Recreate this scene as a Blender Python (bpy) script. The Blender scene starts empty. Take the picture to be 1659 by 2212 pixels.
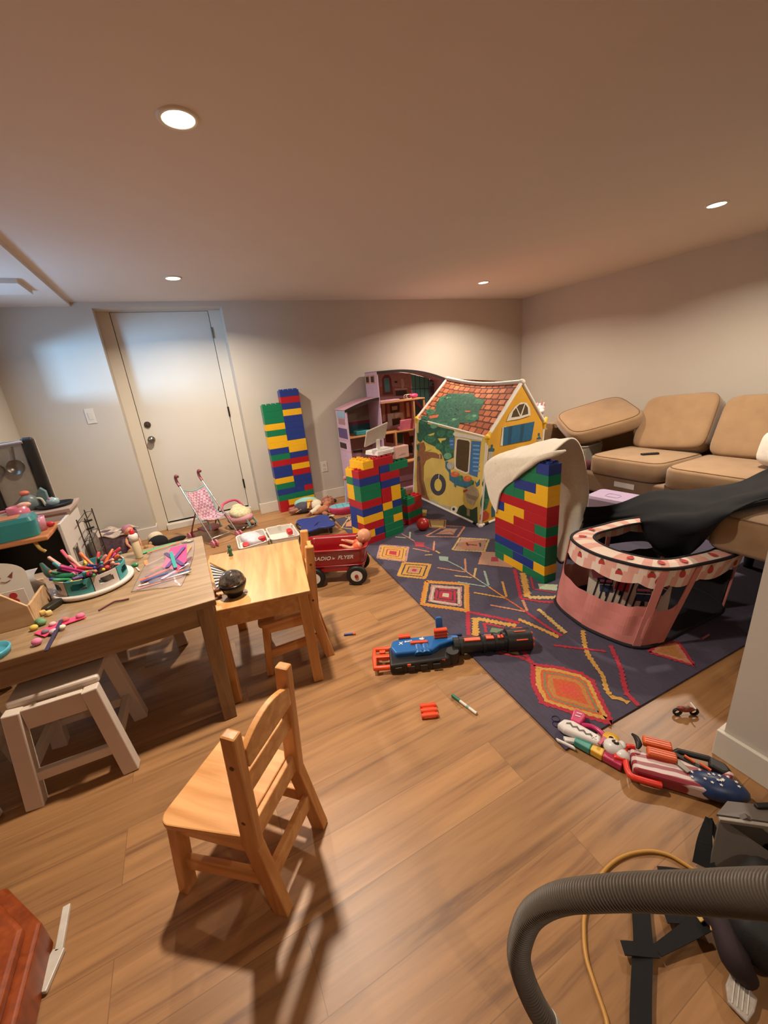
import bpy, bmesh, math, random
from mathutils import Vector as V, Matrix, Euler
random.seed(7)
C = bpy.context.scene.collection
SC = bpy.context.scene
PI = math.pi
# ------------------------------------------------------------------ camera
cam_d = bpy.data.cameras.new('camera'); cam = bpy.data.objects.new('camera', cam_d); C.objects.link(cam)
cam_d.sensor_fit = 'VERTICAL'; cam_d.sensor_height = 36.0; cam_d.lens = 863.28 / 2212 * 36
cam_d.clip_start = 0.02
RX = (0.88737248, -0.45228716, -0.08947853); DN = (-0.22190164, -0.24884816, -0.94278007); FW = (0.40414075, 0.85645252, -0.32118427)
cam.matrix_world = Matrix(((RX[0], -DN[0], -FW[0], 0), (RX[1], -DN[1], -FW[1], 0), (RX[2], -DN[2], -FW[2], 1.34), (0, 0, 0, 1)))
SC.camera = cam
# ------------------------------------------------------------------ colour management, world, lamps
SC.view_settings.view_transform = 'Standard'; SC.view_settings.look = 'None'
SC.view_settings.exposure = 0.18; SC.view_settings.gamma = 1.0; SC.view_settings.use_curve_mapping = False
LAMP_W = 34.0; LAMP_COL = (1.0, 0.865, 0.71)
DAY_W = 80.0; DAY_COL = (0.30, 0.60, 1.0); WINDOW_W = 9.0
w = bpy.data.worlds.new('sky'); SC.world = w; w.use_nodes = True
w.node_tree.nodes['Background'].inputs[0].default_value = (0.50, 0.72, 1.0, 1); w.node_tree.nodes['Background'].inputs[1].default_value = 1.0

# ------------------------------------------------------------------ materials
def lin(c): return c / 12.92 if c <= 0.04045 else ((c + 0.055) / 1.055) ** 2.4
def hx(h):
    h = h.lstrip('#'); return tuple(lin(int(h[i:i + 2], 16) / 255) for i in (0, 2, 4))
_M = {}
def mat(name, col, rough=0.5, metal=0.0, var=0.08, scale=30.0, bump=0.0, bscale=200.0, alpha=1.0, trans=0.0, emit=0.0, sheen=0.0, coat=0.0, spec=0.5):
    if name in _M: return _M[name]
    c = hx(col) if isinstance(col, str) else col
    m = bpy.data.materials.new(name); m.use_nodes = True; nt = m.node_tree; b = nt.nodes['Principled BSDF']
    b.inputs['Roughness'].default_value = rough; b.inputs['Metallic'].default_value = metal
    b.inputs['Alpha'].default_value = alpha; b.inputs['Transmission Weight'].default_value = trans
    b.inputs['Sheen Weight'].default_value = sheen; b.inputs['Coat Weight'].default_value = coat; b.inputs['Specular IOR Level'].default_value = spec
    tc = nt.nodes.new('ShaderNodeTexCoord')
    n = nt.nodes.new('ShaderNodeTexNoise'); n.inputs['Scale'].default_value = scale; n.inputs['Detail'].default_value = 3
    nt.links.new(tc.outputs['Object'], n.inputs['Vector'])
    r = nt.nodes.new('ShaderNodeValToRGB')
    r.color_ramp.elements[0].position = 0.3; r.color_ramp.elements[1].position = 0.7
    r.color_ramp.elements[0].color = (*[max(0, x * (1 - var)) for x in c], 1); r.color_ramp.elements[1].color = (*[min(1, x * (1 + var)) for x in c], 1)
    nt.links.new(n.outputs['Fac'], r.inputs[0]); nt.links.new(r.outputs[0], b.inputs['Base Color'])
    if emit: 
        b.inputs['Emission Color'].default_value = (*c, 1); b.inputs['Emission Strength'].default_value = emit
    if bump:
        n2 = nt.nodes.new('ShaderNodeTexNoise'); n2.inputs['Scale'].default_value = bscale; n2.inputs['Detail'].default_value = 2
        nt.links.new(tc.outputs['Object'], n2.inputs['Vector'])
        bp = nt.nodes.new('ShaderNodeBump'); bp.inputs['Strength'].default_value = bump; bp.inputs['Distance'].default_value = 0.004
        nt.links.new(n2.outputs['Fac'], bp.inputs['Height']); nt.links.new(bp.outputs[0], b.inputs['Normal'])
    _M[name] = m; return m
def wood(name, c0, c1, rough=0.45, axis=0, scale=6.0, stretch=12.0, ring=1.0):
    """grain streaks running along local axis"""
    if name in _M: return _M[name]
    m = bpy.data.materials.new(name); m.use_nodes = True; nt = m.node_tree; b = nt.nodes['Principled BSDF']; b.inputs['Roughness'].default_value = rough
    tc = nt.nodes.new('ShaderNodeTexCoord'); mp = nt.nodes.new('ShaderNodeMapping')
    s = [scale * stretch] * 3; s[axis] = scale; mp.inputs['Scale'].default_value = s
    nt.links.new(tc.outputs['Object'], mp.inputs[0])
    n = nt.nodes.new('ShaderNodeTexNoise'); n.inputs['Scale'].default_value = 1.0; n.inputs['Detail'].default_value = 5; n.inputs['Distortion'].default_value = 0.6 * ring
    nt.links.new(mp.outputs[0], n.inputs['Vector'])
    r = nt.nodes.new('ShaderNodeValToRGB'); r.color_ramp.elements[0].position = 0.35; r.color_ramp.elements[1].position = 0.68
    r.color_ramp.elements[0].color = (*hx(c0), 1); r.color_ramp.elements[1].color = (*hx(c1), 1)
    nt.links.new(n.outputs['Fac'], r.inputs[0]); nt.links.new(r.outputs[0], b.inputs['Base Color'])
    _M[name] = m; return m

# ------------------------------------------------------------------ mesh builder
def rotm(rot): return Euler(rot).to_matrix() if rot else Matrix.Identity(3)
def smooth_path(pts, k=6, closed=False):
    P = [V(p) for p in pts]; n = len(P); out = []
    if n < 3: return P
    rng = n if closed else n - 1
    for i in range(rng):
        a = P[(i - 1) % n] if closed or i > 0 else P[0] * 2 - P[1]
        b = P[i]; c = P[(i + 1) % n]
        d = P[(i + 2) % n] if closed or i + 2 < n else P[-1] * 2 - P[-2]
        for j in range(k):
            t = j / k
            out.append(0.5 * ((2 * b) + (c - a) * t + (2 * a - 5 * b + 4 * c - d) * t * t + (3 * b - a - 3 * c + d) * t ** 3))
    if not closed: out.append(P[-1])
    return out
class B:
    def __init__(s, org=(0, 0, 0)): s.v = []; s.f = []; s.mi = []; s.sm = []; s.ms = []; s.cur = 0; s.o = V(org); s.T = None
    def use(s, m):
        if m not in s.ms: s.ms.append(m)
        s.cur = s.ms.index(m); return s
    def add(s, vs, fs, smooth=False):
        k = len(s.v)
        for p in vs:
            p = V(p)
            if s.T is not None: p = s.T @ p
            s.v.append(p - s.o)
        for f in fs: s.f.append([i + k for i in f]); s.mi.append(s.cur); s.sm.append(smooth)
        return s
    def box(s, c, d, rot=None, taper=None):
        c = V(c); R = rotm(rot); h = V(d) / 2; vs = []
        for z in (-1, 1):
            t = taper if (taper and z > 0) else (1, 1)
            for x, y in ((-1, -1), (1, -1), (1, 1), (-1, 1)): vs.append(c + R @ V((x * h.x * t[0], y * h.y * t[1], z * h.z)))
        return s.add(vs, [(0, 3, 2, 1), (4, 5, 6, 7), (0, 1, 5, 4), (1, 2, 6, 5), (2, 3, 7, 6), (3, 0, 4, 7)])
    def mm(s, a, b):
        a = V(a); b = V(b); return s.box((a + b) / 2, b - a)
    def bar(s, p0, p1, w, h, up=(0, 0, 1), w1=None, h1=None):
        p0 = V(p0); p1 = V(p1); d = (p1 - p0).normalized(); u = V(up)
        if abs(d.dot(u)) > 0.98: u = V((1, 0, 0))
        x = d.cross(u).normalized(); y = x.cross(d).normalized(); vs = []
        for p, a, b in ((p0, w, h), (p1, w1 or w, h1 or h)):
            for i, j in ((-1, -1), (1, -1), (1, 1), (-1, 1)): vs.append(p + x * i * a / 2 + y * j * b / 2)
        return s.add(vs, [(0, 1, 2, 3), (7, 6, 5, 4), (4, 5, 1, 0), (5, 6, 2, 1), (6, 7, 3, 2), (7, 4, 0, 3)])
    def cyl(s, p0, p1, r0, r1=None, n=20, caps=True, smooth=True):
        r1 = r0 if r1 is None else r1; p0 = V(p0); p1 = V(p1); d = (p1 - p0).normalized()
        u = V((0, 0, 1)) if abs(d.z) < 0.9 else V((1, 0, 0)); x = d.cross(u).normalized(); y = d.cross(x)
        vs = []
        for p, r in ((p0, r0), (p1, r1)):
            for i in range(n): a = 2 * PI * i / n; vs.append(p + (x * math.cos(a) + y * math.sin(a)) * r)
        s.add(vs, [(i, (i + 1) % n, n + (i + 1) % n, n + i) for i in range(n)], smooth)
        if caps: s.add(vs[:n], [tuple(range(n))[::-1]]); s.add(vs[n:], [tuple(range(n))])
        return s
    def tube(s, pts, r, n=10, k=6, closed=False, sm=True, caps=True, flat=None):
        P = smooth_path(pts, k, closed) if sm else [V(p) for p in pts]; m = len(P)
        rs = [r] * m if not hasattr(r, '__len__') else [r[min(len(r) - 1, int(i / (m - 1) * (len(r) - 1)))] + (r[min(len(r) - 1, int(i / (m - 1) * (len(r) - 1)) + 1)] - r[min(len(r) - 1, int(i / (m - 1) * (len(r) - 1)))]) * ((i / (m - 1) * (len(r) - 1)) % 1) for i in range(m)]
        vs = []; x = None
        for i, p in enumerate(P):
            d = (P[(i + 1) % m] - P[i - 1]) if closed else (P[min(i + 1, m - 1)] - P[max(i - 1, 0)])
            d = d.normalized() if d.length > 1e-9 else V((0, 0, 1))
            if x is None:
                u = V((0, 0, 1)) if abs(d.z) < 0.9 else V((1, 0, 0)); x = d.cross(u).normalized()
            else:
                x = (x - d * x.dot(d)); x = x.normalized() if x.length > 1e-6 else d.orthogonal().normalized()
            y = d.cross(x)
            fl = flat or 1.0
            for j in range(n): a = 2 * PI * j / n; vs.append(p + (x * math.cos(a) + y * math.sin(a) * fl) * rs[i])
        fs = []
        for i in range(m if closed else m - 1):
            for j in range(n): fs.append((i * n + j, i * n + (j + 1) % n, ((i + 1) % m) * n + (j + 1) % n, ((i + 1) % m) * n + j))
        s.add(vs, fs, True)
        if caps and not closed: s.add(vs[:n], [tuple(range(n))[::-1]]); s.add(vs[-n:], [tuple(range(n))])
        return s
    def lathe(s, prof, c=(0, 0, 0), n=32, rot=None, sx=1, sy=1, smooth=True, a0=0, a1=2 * PI):
        c = V(c); R = rotm(rot); m = len(prof); full = abs(a1 - a0 - 2 * PI) < 1e-6; nn = n if full else n + 1; vs = []
        for i in range(nn):
            a = a0 + (a1 - a0) * i / n
            for r, z in prof: vs.append(c + R @ V((r * math.cos(a) * sx, r * math.sin(a) * sy, z)))
        fs = []
        for i in range(n):
            i2 = (i + 1) % nn
            for j in range(m - 1): fs.append((i * m + j, i2 * m + j, i2 * m + j + 1, i * m + j + 1))
        return s.add(vs, fs, smooth)
    def ell(s, c, r, rot=None, nu=20, nv=12, e=1.0, e2=1.0):
        c = V(c); R = rotm(rot); vs = []; fs = []
        if not hasattr(r, '__len__'): r = (r, r, r)
        pw = lambda t, q: math.copysign(abs(t) ** q, t)
        for j in range(nv + 1):
            ph = -PI / 2 + PI * j / nv
            for i in range(nu):
                th = 2 * PI * i / nu
                vs.append(c + R @ V((r[0] * pw(math.cos(ph), e2) * pw(math.cos(th), e), r[1] * pw(math.cos(ph), e2) * pw(math.sin(th), e), r[2] * pw(math.sin(ph), e2))))
        for j in range(nv):
            for i in range(nu): fs.append((j * nu + i, j * nu + (i + 1) % nu, (j + 1) * nu + (i + 1) % nu, (j + 1) * nu + i))
        return s.add(vs, fs, True)
    def rbox(s, c, d, r=0.4, rot=None, nu=28, nv=14):
        """rounded pillow-like box (superellipsoid)"""
        return s.ell(c, (d[0] / 2, d[1] / 2, d[2] / 2), rot, nu, nv, r, r)
    def prism(s, poly, o, u, v, t, n=None):
        """extrude 2D polygon (in plane o,u,v) by t along normal"""
        o = V(o); u = V(u); v = V(v); nn = V(n) if n else u.cross(v).normalized(); k = len(poly)
        a = [o + u * p[0] + v * p[1] for p in poly]; b = [p + nn * t for p in a]
        return s.add(a + b, [tuple(range(k))[::-1], tuple(range(k, 2 * k))] + [(i, (i + 1) % k, k + (i + 1) % k, k + i) for i in range(k)])
    def poly(s, pts): return s.add(pts, [tuple(range(len(pts)))])
    def grid(s, fn, nu, nv, smooth=True, closed_u=False, t=0.0):
        vs = [V(fn(i / (nu if closed_u else nu), j / nv)) for i in range(nu if closed_u else nu + 1) for j in range(nv + 1)]
        m = nv + 1; N = nu if closed_u else nu + 1
        fs = [(i * m + j, ((i + 1) % N) * m + j, ((i + 1) % N) * m + j + 1, i * m + j + 1) for i in range(nu) for j in range(nv)]
        return s.add(vs, fs, smooth)
    def build(s, name, m=None, parent=None, bevel=0, seg=2, solid=0, sub=0, loc=None):
        me = bpy.data.meshes.new(name); me.from_pydata([tuple(p) for p in s.v], [], s.f)
        if m is not None and not s.ms: s.ms = [m]
        for x in s.ms: me.materials.append(x)
        me.polygons.foreach_set('material_index', s.mi); me.polygons.foreach_set('use_smooth', s.sm); me.update()
        o = bpy.data.objects.new(name, me); C.objects.link(o)
        if loc: o.location = loc
        if parent: o.parent = parent
        if solid: q = o.modifiers.new('thick', 'SOLIDIFY'); q.thickness = solid; q.offset = 0
        if bevel: q = o.modifiers.new('bev', 'BEVEL'); q.width = bevel; q.segments = seg; q.limit_method = 'ANGLE'; q.angle_limit = 0.7
        if sub: q = o.modifiers.new('sub', 'SUBSURF'); q.levels = sub; q.render_levels = sub
        return o
def tag(o, label, cat, group=None, kind=None):
    o['label'] = label; o['category'] = cat
    if group: o['group'] = group
    if kind: o['kind'] = kind
    return o
def thing(name, label, cat, loc=(0, 0, 0), rz=0.0, group=None):
    o = bpy.data.objects.new(name, None); C.objects.link(o); o.empty_display_size = 0.05
    o.location = loc; o.rotation_euler = (0, 0, rz)
    return tag(o, label, cat, group)
def struct(o): o['kind'] = 'structure'; return o
def copy_tree(o, parent=None):
    c = o.copy(); C.objects.link(c); c.parent = parent
    for ch in list(o.children): copy_tree(ch, c)
    return c
def text_mesh(name, txt, size, m, parent, mtx, extrude=0.0008, shear=0.0, bold=0.0):
    cu = bpy.data.curves.new(name, 'FONT'); cu.body = txt; cu.size = size; cu.extrude = extrude; cu.shear = shear; cu.offset = bold; cu.align_x = 'CENTER'; cu.align_y = 'CENTER'
    t = bpy.data.objects.new(name, cu); C.objects.link(t); dg = bpy.context.evaluated_depsgraph_get()
    me = bpy.data.meshes.new_from_object(t.evaluated_get(dg)); bpy.data.objects.remove(t); bpy.data.curves.remove(cu)
    me.materials.clear(); me.materials.append(m)
    o = bpy.data.objects.new(name, me); C.objects.link(o); o.parent = parent; o.matrix_local = mtx; return o
def frame_m(o, x, y):
    """matrix whose local x,y lie along given directions at o"""
    x = V(x).normalized(); y = V(y); z = x.cross(y).normalized(); y = z.cross(x)
    m = Matrix((x, y, z)).transposed().to_4x4(); m.translation = V(o); return m
# ------------------------------------------------------------------ structure materials
M_wall = mat('wall_paint', '#bcb4a7', 0.75, var=0.015, scale=3, bump=0.05, bscale=160)
M_ceil = mat('ceiling_paint', '#cdc3b9', 0.8, var=0.012, scale=2)
M_trim = mat('trim_paint', '#cfc7b8', 0.45, var=0.01, scale=4)
M_door = mat('door_paint', '#cbc5b8', 0.5, var=0.015, scale=3)
M_gap = mat('door_gap_dark', '#2a2018', 0.9)
M_steel = mat('brushed_steel', '#8a857c', 0.28, 1.0, var=0.05)
M_dark = mat('dark_steel', '#3a352f', 0.4, 0.8)
M_plate = mat('wall_plate_plastic', '#cfc8bb', 0.4, var=0.01)

def floor_material():
    m = bpy.data.materials.new('vinyl_plank_floor'); m.use_nodes = True; nt = m.node_tree; N = nt.nodes; L = nt.links; b = N['Principled BSDF']
    tc = N.new('ShaderNodeTexCoord')
    br = N.new('ShaderNodeTexBrick'); br.offset = 0.37; br.inputs['Scale'].default_value = 1.0
    br.inputs['Brick Width'].default_value = 1.22; br.inputs['Row Height'].default_value = 0.18; br.inputs['Mortar Size'].default_value = 0.0010; br.inputs['Mortar Smooth'].default_value = 0.2
    br.inputs['Color1'].default_value = (0, 0, 0, 1); br.inputs['Color2'].default_value = (1, 1, 1, 1); br.inputs['Mortar'].default_value = (0.5, 0.5, 0.5, 1); br.inputs['Bias'].default_value = 0
    L.new(tc.outputs['Object'], br.inputs['Vector'])
    # long grain
    ad = N.new('ShaderNodeVectorMath'); ad.operation = 'MULTIPLY_ADD'; L.new(br.outputs['Color'], ad.inputs[0]); ad.inputs[1].default_value = (7, 13, 5); L.new(tc.outputs['Object'], ad.inputs[2])
    mp = N.new('ShaderNodeMapping'); mp.inputs['Scale'].default_value = (1.3, 22, 22); L.new(ad.outputs[0], mp.inputs[0])
    n1 = N.new('ShaderNodeTexNoise'); n1.inputs['Scale'].default_value = 1; n1.inputs['Detail'].default_value = 6; n1.inputs['Roughness'].default_value = 0.62; n1.inputs['Distortion'].default_value = 0.4; L.new(mp.outputs[0], n1.inputs['Vector'])
    r1 = N.new('ShaderNodeValToRGB'); e = r1.color_ramp.elements; e[0].position = 0.30; e[0].color = (*hx('#704d33'), 1); e[1].position = 0.62; e[1].color = (*hx('#a87c50'), 1)
    e2 = r1.color_ramp.elements.new(0.44); e2.color = (*hx('#966d45'), 1)
    L.new(n1.outputs['Fac'], r1.inputs[0])
    # cathedral figure
    mp2 = N.new('ShaderNodeMapping'); mp2.inputs['Scale'].default_value = (1.1, 7, 7); L.new(ad.outputs[0], mp2.inputs[0])
    wv = N.new('ShaderNodeTexWave'); wv.wave_type = 'RINGS'; wv.inputs['Scale'].default_value = 1.6; wv.inputs['Distortion'].default_value = 6; wv.inputs['Detail'].default_value = 3; wv.inputs['Detail Scale'].default_value = 1.2; L.new(mp2.outputs[0], wv.inputs['Vector'])
    n3 = N.new('ShaderNodeTexNoise'); n3.inputs['Scale'].default_value = 1.6; L.new(ad.outputs[0], n3.inputs['Vector'])
    rr = N.new('ShaderNodeValToRGB'); rr.color_ramp.elements[0].position = 0.55; rr.color_ramp.elements[1].position = 0.7; L.new(n3.outputs['Fac'], rr.inputs[0])
    mu = N.new('ShaderNodeMath'); mu.operation = 'MULTIPLY'; L.new(rr.outputs[0], mu.inputs[0]); mu.inputs[1].default_value = 0.35
    rw = N.new('ShaderNodeValToRGB'); rw.color_ramp.elements[0].color = (0.62, 0.55, 0.5, 1); rw.color_ramp.elements[1].color = (1, 1, 1, 1); L.new(wv.outputs['Fac'], rw.inputs[0])
    mx = N.new('ShaderNodeMixRGB'); mx.blend_type = 'MULTIPLY'; L.new(mu.outputs[0], mx.inputs[0]); L.new(r1.outputs[0], mx.inputs[1]); L.new(rw.outputs[0], mx.inputs[2])
    # per-plank tint
    rt = N.new('ShaderNodeValToRGB'); rt.color_ramp.elements[0].color = (0.86, 0.85, 0.84, 1); rt.color_ramp.elements[1].color = (1.06, 1.05, 1.03, 1); L.new(br.outputs['Color'], rt.inputs[0])
    m2 = N.new('ShaderNodeMixRGB'); m2.blend_type = 'MULTIPLY'; m2.inputs[0].default_value = 1; L.new(mx.outputs[0], m2.inputs[1]); L.new(rt.outputs[0], m2.inputs[2])
    # seams
    m3 = N.new('ShaderNodeMixRGB'); L.new(br.outputs['Fac'], m3.inputs[0]); L.new(m2.outputs[0], m3.inputs[1]); m3.inputs[2].default_value = (*hx('#7c5a3a'), 1)
    L.new(m3.outputs[0], b.inputs['Base Color']); b.inputs['Roughness'].default_value = 0.42
    bp = N.new('ShaderNodeBump'); bp.inputs['Strength'].default_value = 0.15; bp.inputs['Distance'].default_value = 0.002; L.new(n1.outputs['Fac'], bp.inputs['Height']); L.new(bp.outputs[0], b.inputs['Normal'])
    return m
XL, XR, YB, ZC, YF = -1.23, 4.45, 4.46, 2.15, -2.6
XS, ZS = -0.59, 2.118          # lowered ceiling edge on the left
struct(B().box((1.6, 1.05, -0.05), (5.9, 7.6, 0.1)).build('floor', floor_material()))
struct(B().mm((XS, YF - .1, ZC), (XR + .1, YB + .4, ZC + .1)).build('ceiling', M_ceil))
struct(B().mm((XL - .1, YF - .1, ZS), (XS, YB + .4, ZC + .1)).build('ceiling_lowered', M_ceil))
struct(B().mm((-0.93, 3.53, ZS - .028), (-0.705, 3.86, ZS)).build('trim_1', M_ceil))
# back wall with the door recess
DX0, DX1, DZ = -0.449, 0.5985, 2.105
b = B(); b.mm((XL - .1, YB, 0), (DX0, YB + .3, ZC)).mm((DX1, YB, 0), (XR + .1, YB + .3, ZC)).mm((DX0, YB, DZ), (DX1, YB + .3, ZC)).mm((DX0, YB + .26, 0), (DX1, YB + .3, DZ))
struct(b.build('wall_back', M_wall))
struct(B().mm((XR, YF, 0), (XR + .1, YB + .3, ZC)).build('wall_right', M_wall))
# left wall with a basement window high up (outside the frame; its daylight reaches the door)
WY0, WY1, WZ0, WZ1 = 3.02, 3.92, 1.40, 1.76
b = B(); b.mm((XL - .1, YF, 0), (XL, WY0, ZC)).mm((XL - .1, WY1, 0), (XL, YB, ZC)).mm((XL - .1, WY0, 0), (XL, WY1, WZ0)).mm((XL - .1, WY0, WZ1), (XL, WY1, ZC))
struct(b.build('wall_left', M_wall))
struct(B().mm((XL - .1, YF - .1, 0), (XR + .1, YF, ZC)).build('wall_front', M_wall))
struct(B().mm((1.403, YF, 0), (XR, 0.452, ZC)).build('wall_near', M_wall))
wf = struct(bpy.data.objects.new('window_1', None)); C.objects.link(wf)
b = B()
for a, c in (((XL - .09, WY0, WZ0), (XL - .05, WY0 + .03, WZ1)), ((XL - .09, WY1 - .03, WZ0), (XL - .05, WY1, WZ1)), ((XL - .09, WY0, WZ0), (XL - .05, WY1, WZ0 + .03)), ((XL - .09, WY0, WZ1 - .03), (XL - .05, WY1, WZ1))): b.mm(a, c)
b.build('window_frame', M_trim, wf)
dl = bpy.data.lights.new('daylight', 'AREA'); dl.shape = 'RECTANGLE'; dl.size = 0.45; dl.size_y = 0.2; dl.energy = DAY_W; dl.color = DAY_COL
do = bpy.data.objects.new('daylight', dl); C.objects.link(do); do.location = (-2.25, 2.35, 1.50)
do.rotation_euler = (V((0.15, 4.6, 1.66)) - V(do.location)).to_track_quat('-Z', 'Y').to_euler()
dl2 = bpy.data.lights.new('window_light', 'AREA'); dl2.shape = 'RECTANGLE'; dl2.size = .84; dl2.size_y = .30; dl2.energy = WINDOW_W; dl2.color = DAY_COL
d2 = bpy.data.objects.new('window_light', dl2); C.objects.link(d2); d2.location = (XL - .04, (WY0 + WY1) / 2, (WZ0 + WZ1) / 2); d2.rotation_euler = V((1, 0, 0)).to_track_quat('-Z', 'Y').to_euler()
# baseboards
BBH, BBT = 0.118, 0.016
struct(B().mm((DX1 - .012, YB - BBT, 0), (XR, YB, BBH)).mm((DX1 - .012, YB, 0), (DX1, YB + .03, BBH)).build('baseboard_back', M_trim, bevel=.003))
struct(B().mm((XL, YB - BBT, 0), (DX0 + .012, YB, BBH)).mm((DX0, YB, 0), (DX0 + .012, YB + .12, BBH)).build('baseboard_back_left', M_trim, bevel=.003))
struct(B().mm((1.388, YF, 0), (1.403, 0.468, BBH - .013)).mm((1.403, 0.452, 0), (XR, 0.468, BBH - .013)).build('baseboard_near', M_trim, bevel=.003))
struct(B().mm((XL, YF, 0), (XL + BBT, YB - BBT, BBH)).build('baseboard_left', M_trim, bevel=.003))
struct(B().mm((XR - BBT, .468, 0), (XR, YB - BBT, BBH)).build('baseboard_right', M_trim, bevel=.003))
# door
dr = struct(bpy.data.objects.new('door_1', None)); C.objects.link(dr); dr.location = (0.07, 4.66, 0); O = dr.location
b = B(O); b.mm((-.342, 4.66, .080), (.488, 4.70, 2.098)); b.build('door_panel', M_door, dr, bevel=.002)
b = B(O); b.mm((-.449, 4.655, 0), (-.347, 4.72, 2.105)).mm((.493, 4.655, 0), (.5985, 4.72, 2.105)).mm((-.347, 4.655, 2.101), (.493, 4.72, 2.105)); b.build('door_frame', M_trim, dr, bevel=.001)
B(O).mm((-.347, 4.68, .055), (.493, 4.715, 2.103)).build('gap_shade', M_gap, dr)  # dark sheet behind the door stands in for shade in the gaps
B(O).mm((-.36, 4.60, 0), (.51, 4.72, .062)).build('threshold', M_trim, dr, bevel=.004)
for nm, zz, r in (('deadbolt', 1.094, .031), ('door_knob', .948, .034)):
    k = B(O); y0 = 4.66; k.cyl((-.287, y0, zz), (-.287, y0 - .012, zz), r, r * .95, 28)
    if nm == 'door_knob': k.lathe([(.0, .066), (.022, .064), (.031, .052), (.030, .038), (.014, .028), (.013, .01)], (-.287, y0, zz), 28, (PI / 2, 0, 0))
    else: k.cyl((-.287, y0 - .012, zz), (-.287, y0 - .020, zz), .018, .016, 24); k.box((-.287, y0 - .026, zz), (.034, .014, .009), (0, .6, 0))
    k.build(nm, M_steel, dr)
for zz in (1.90, 1.13, .34): B(O).cyl((.490, 4.650, zz - .05), (.490, 4.650, zz + .05), .009, n=10).build('hinge', M_dark if zz < 1.5 else M_steel, dr)
# wall plates
sw = thing('light_switch', 'white wall switch plate left of the white door', 'light switch', (-.694, YB, 1.235))
B().box((0, -.003, 0), (.072, .006, .130)).build('cover_plate', M_plate, sw, bevel=.002)
B().box((0, -.007, .0), (.032, .006, .064), (.06, 0, 0)).build('rocker', M_trim, sw, bevel=.001)
ol = thing('wall_outlet', 'white double wall outlet low on the back wall beside the tall block tower', 'outlet', (1.388, YB, .40))
B().box((0, -.003, 0), (.072, .006, .118)).build('cover_plate', M_plate, ol, bevel=.002)
for dz in (-.024, .024):
    s_ = B(); s_.cyl((0, -.005, dz), (0, -.009, dz), .016, n=18); s_.use(M_plate); q = s_.build('socket', M_plate, ol)
    B().box((-.006, -.0095, dz), (.002, .002, .009)).box((.006, -.0095, dz), (.002, .002, .009)).build('slots', M_gap, q)
# recessed ceiling lights
M_diff = mat('lamp_diffuser', (1.0, .86, .62), .5, emit=9.0, var=0.0)
def downlight(x, y, label):
    t = thing('ceiling_light', label, 'ceiling light', (x, y, ZC), group='recessed ceiling lights')
    B().lathe([(.047, -.001), (.049, -.006), (.060, -.005), (.063, 0)], n=40).build('trim_ring', M_trim, t)
    B().cyl((0, 0, -.004), (0, 0, -.0005), .048, n=40).build('diffuser', M_diff, t)
    ld = bpy.data.lights.new('lamp', 'AREA'); ld.shape = 'DISK'; ld.size = .11; ld.energy = LAMP_W; ld.color = LAMP_COL; ld.spread = math.radians(150)
    lo = bpy.data.objects.new('lamp', ld); C.objects.link(lo); lo.parent = t; lo.location = (0, 0, -.009); return t
downlight(.205, 1.652, 'round recessed ceiling light nearest the viewer, above the wooden chair')
downlight(.19, 3.61, 'round recessed ceiling light in front of the white door')
downlight(3.07, 3.62, 'round recessed ceiling light above the play house corner')
downlight(3.22, 1.645, 'round recessed ceiling light above the tan sofa seats')
bl = downlight(.55, -1.10, 'added recessed ceiling light behind the viewer, weak fill')
[c for c in bl.children if c.type == 'LIGHT'][0].data.energy = LAMP_W * .3  # unseen lamp added behind the camera as weak fill
# ------------------------------------------------------------------ tables, chairs, stools
M_gt = wood('grey_brown_table_wood', '#826748', '#9c8160', 0.45, 0, 3.0, 14)
M_gtl = wood('grey_brown_leg_wood', '#7c6044', '#967a56', 0.5, 2, 4.0, 12)
M_pine = wood('pine_top', '#b07c48', '#c8985f', 0.33, 1, 2.5, 10)
M_pinel = wood('pine_leg', '#b67f48', '#cf9a5e', 0.4, 2, 3.0, 12)
M_pinec = wood('pine_chair_post', '#b97a42', '#d2965a', 0.33, 2, 3.0, 12)
M_pines = wood('pine_chair_seat', '#c08448', '#deA468', 0.30, 1, 3.0, 10)
M_white = mat('white_stool_paint', '#cfc0b0', 0.45, var=0.02)
M_screw = mat('screw_recess', '#5a3a20', 0.6)

t = thing('play_table', 'grey-brown wooden play table covered with craft things', 'table', (-.58, 2.0, 0)); O = t.location
B(O).mm((-1.14, 1.585, .532), (-.03, 2.432, .560)).build('tabletop', M_gt, t, bevel=.003)
for x, y, sx, sy in ((-.075, 1.628, -.012, -.045), (-.075, 2.39, -.012, .03), (-1.09, 1.628, 0, -.04), (-1.09, 2.39, 0, .03)):
    B(O).bar((x, y, .532), (x + sx, y + sy, 0), .062, .062, (0, 1, 0), .052, .052).build('leg', M_gtl, t, bevel=.003)
B(O).mm((-1.09, 1.605, .450), (-.075, 1.625, .532)).mm((-1.09, 2.39, .450), (-.075, 2.41, .532)).mm((-.075, 1.64, .45), (-.055, 2.38, .532)).mm((-1.11, 1.64, .45), (-1.09, 2.38, .532)).build('apron', M_gt, t, bevel=.002)

t = thing('activity_table', 'small honey pine children table with one chair tucked under', 'table', (.222, 1.912, 0), math.radians(-10.8))
B().box((-.060, 0, .474), (.492, .645, .020)).build('tabletop', M_pine, t, bevel=.004)
for x in (-1, 1):
    for y in (-1, 1): B().bar(((x * .150 if x > 0 else -.215), y * .287, .464), ((x * .156 if x > 0 else -.218), y * .300, 0), .046, .046, (0, 1, 0)).build('leg', M_pinel, t, bevel=.003)
B().box((-.03, -.296, .425), (.34, .016, .078)).box((-.03, .296, .425), (.34, .016, .078)).box((.160, 0, .425), (.016, .56, .078)).box((-.222, 0, .425), (.016, .56, .078)).build('apron', M_pine, t, bevel=.002)

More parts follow.
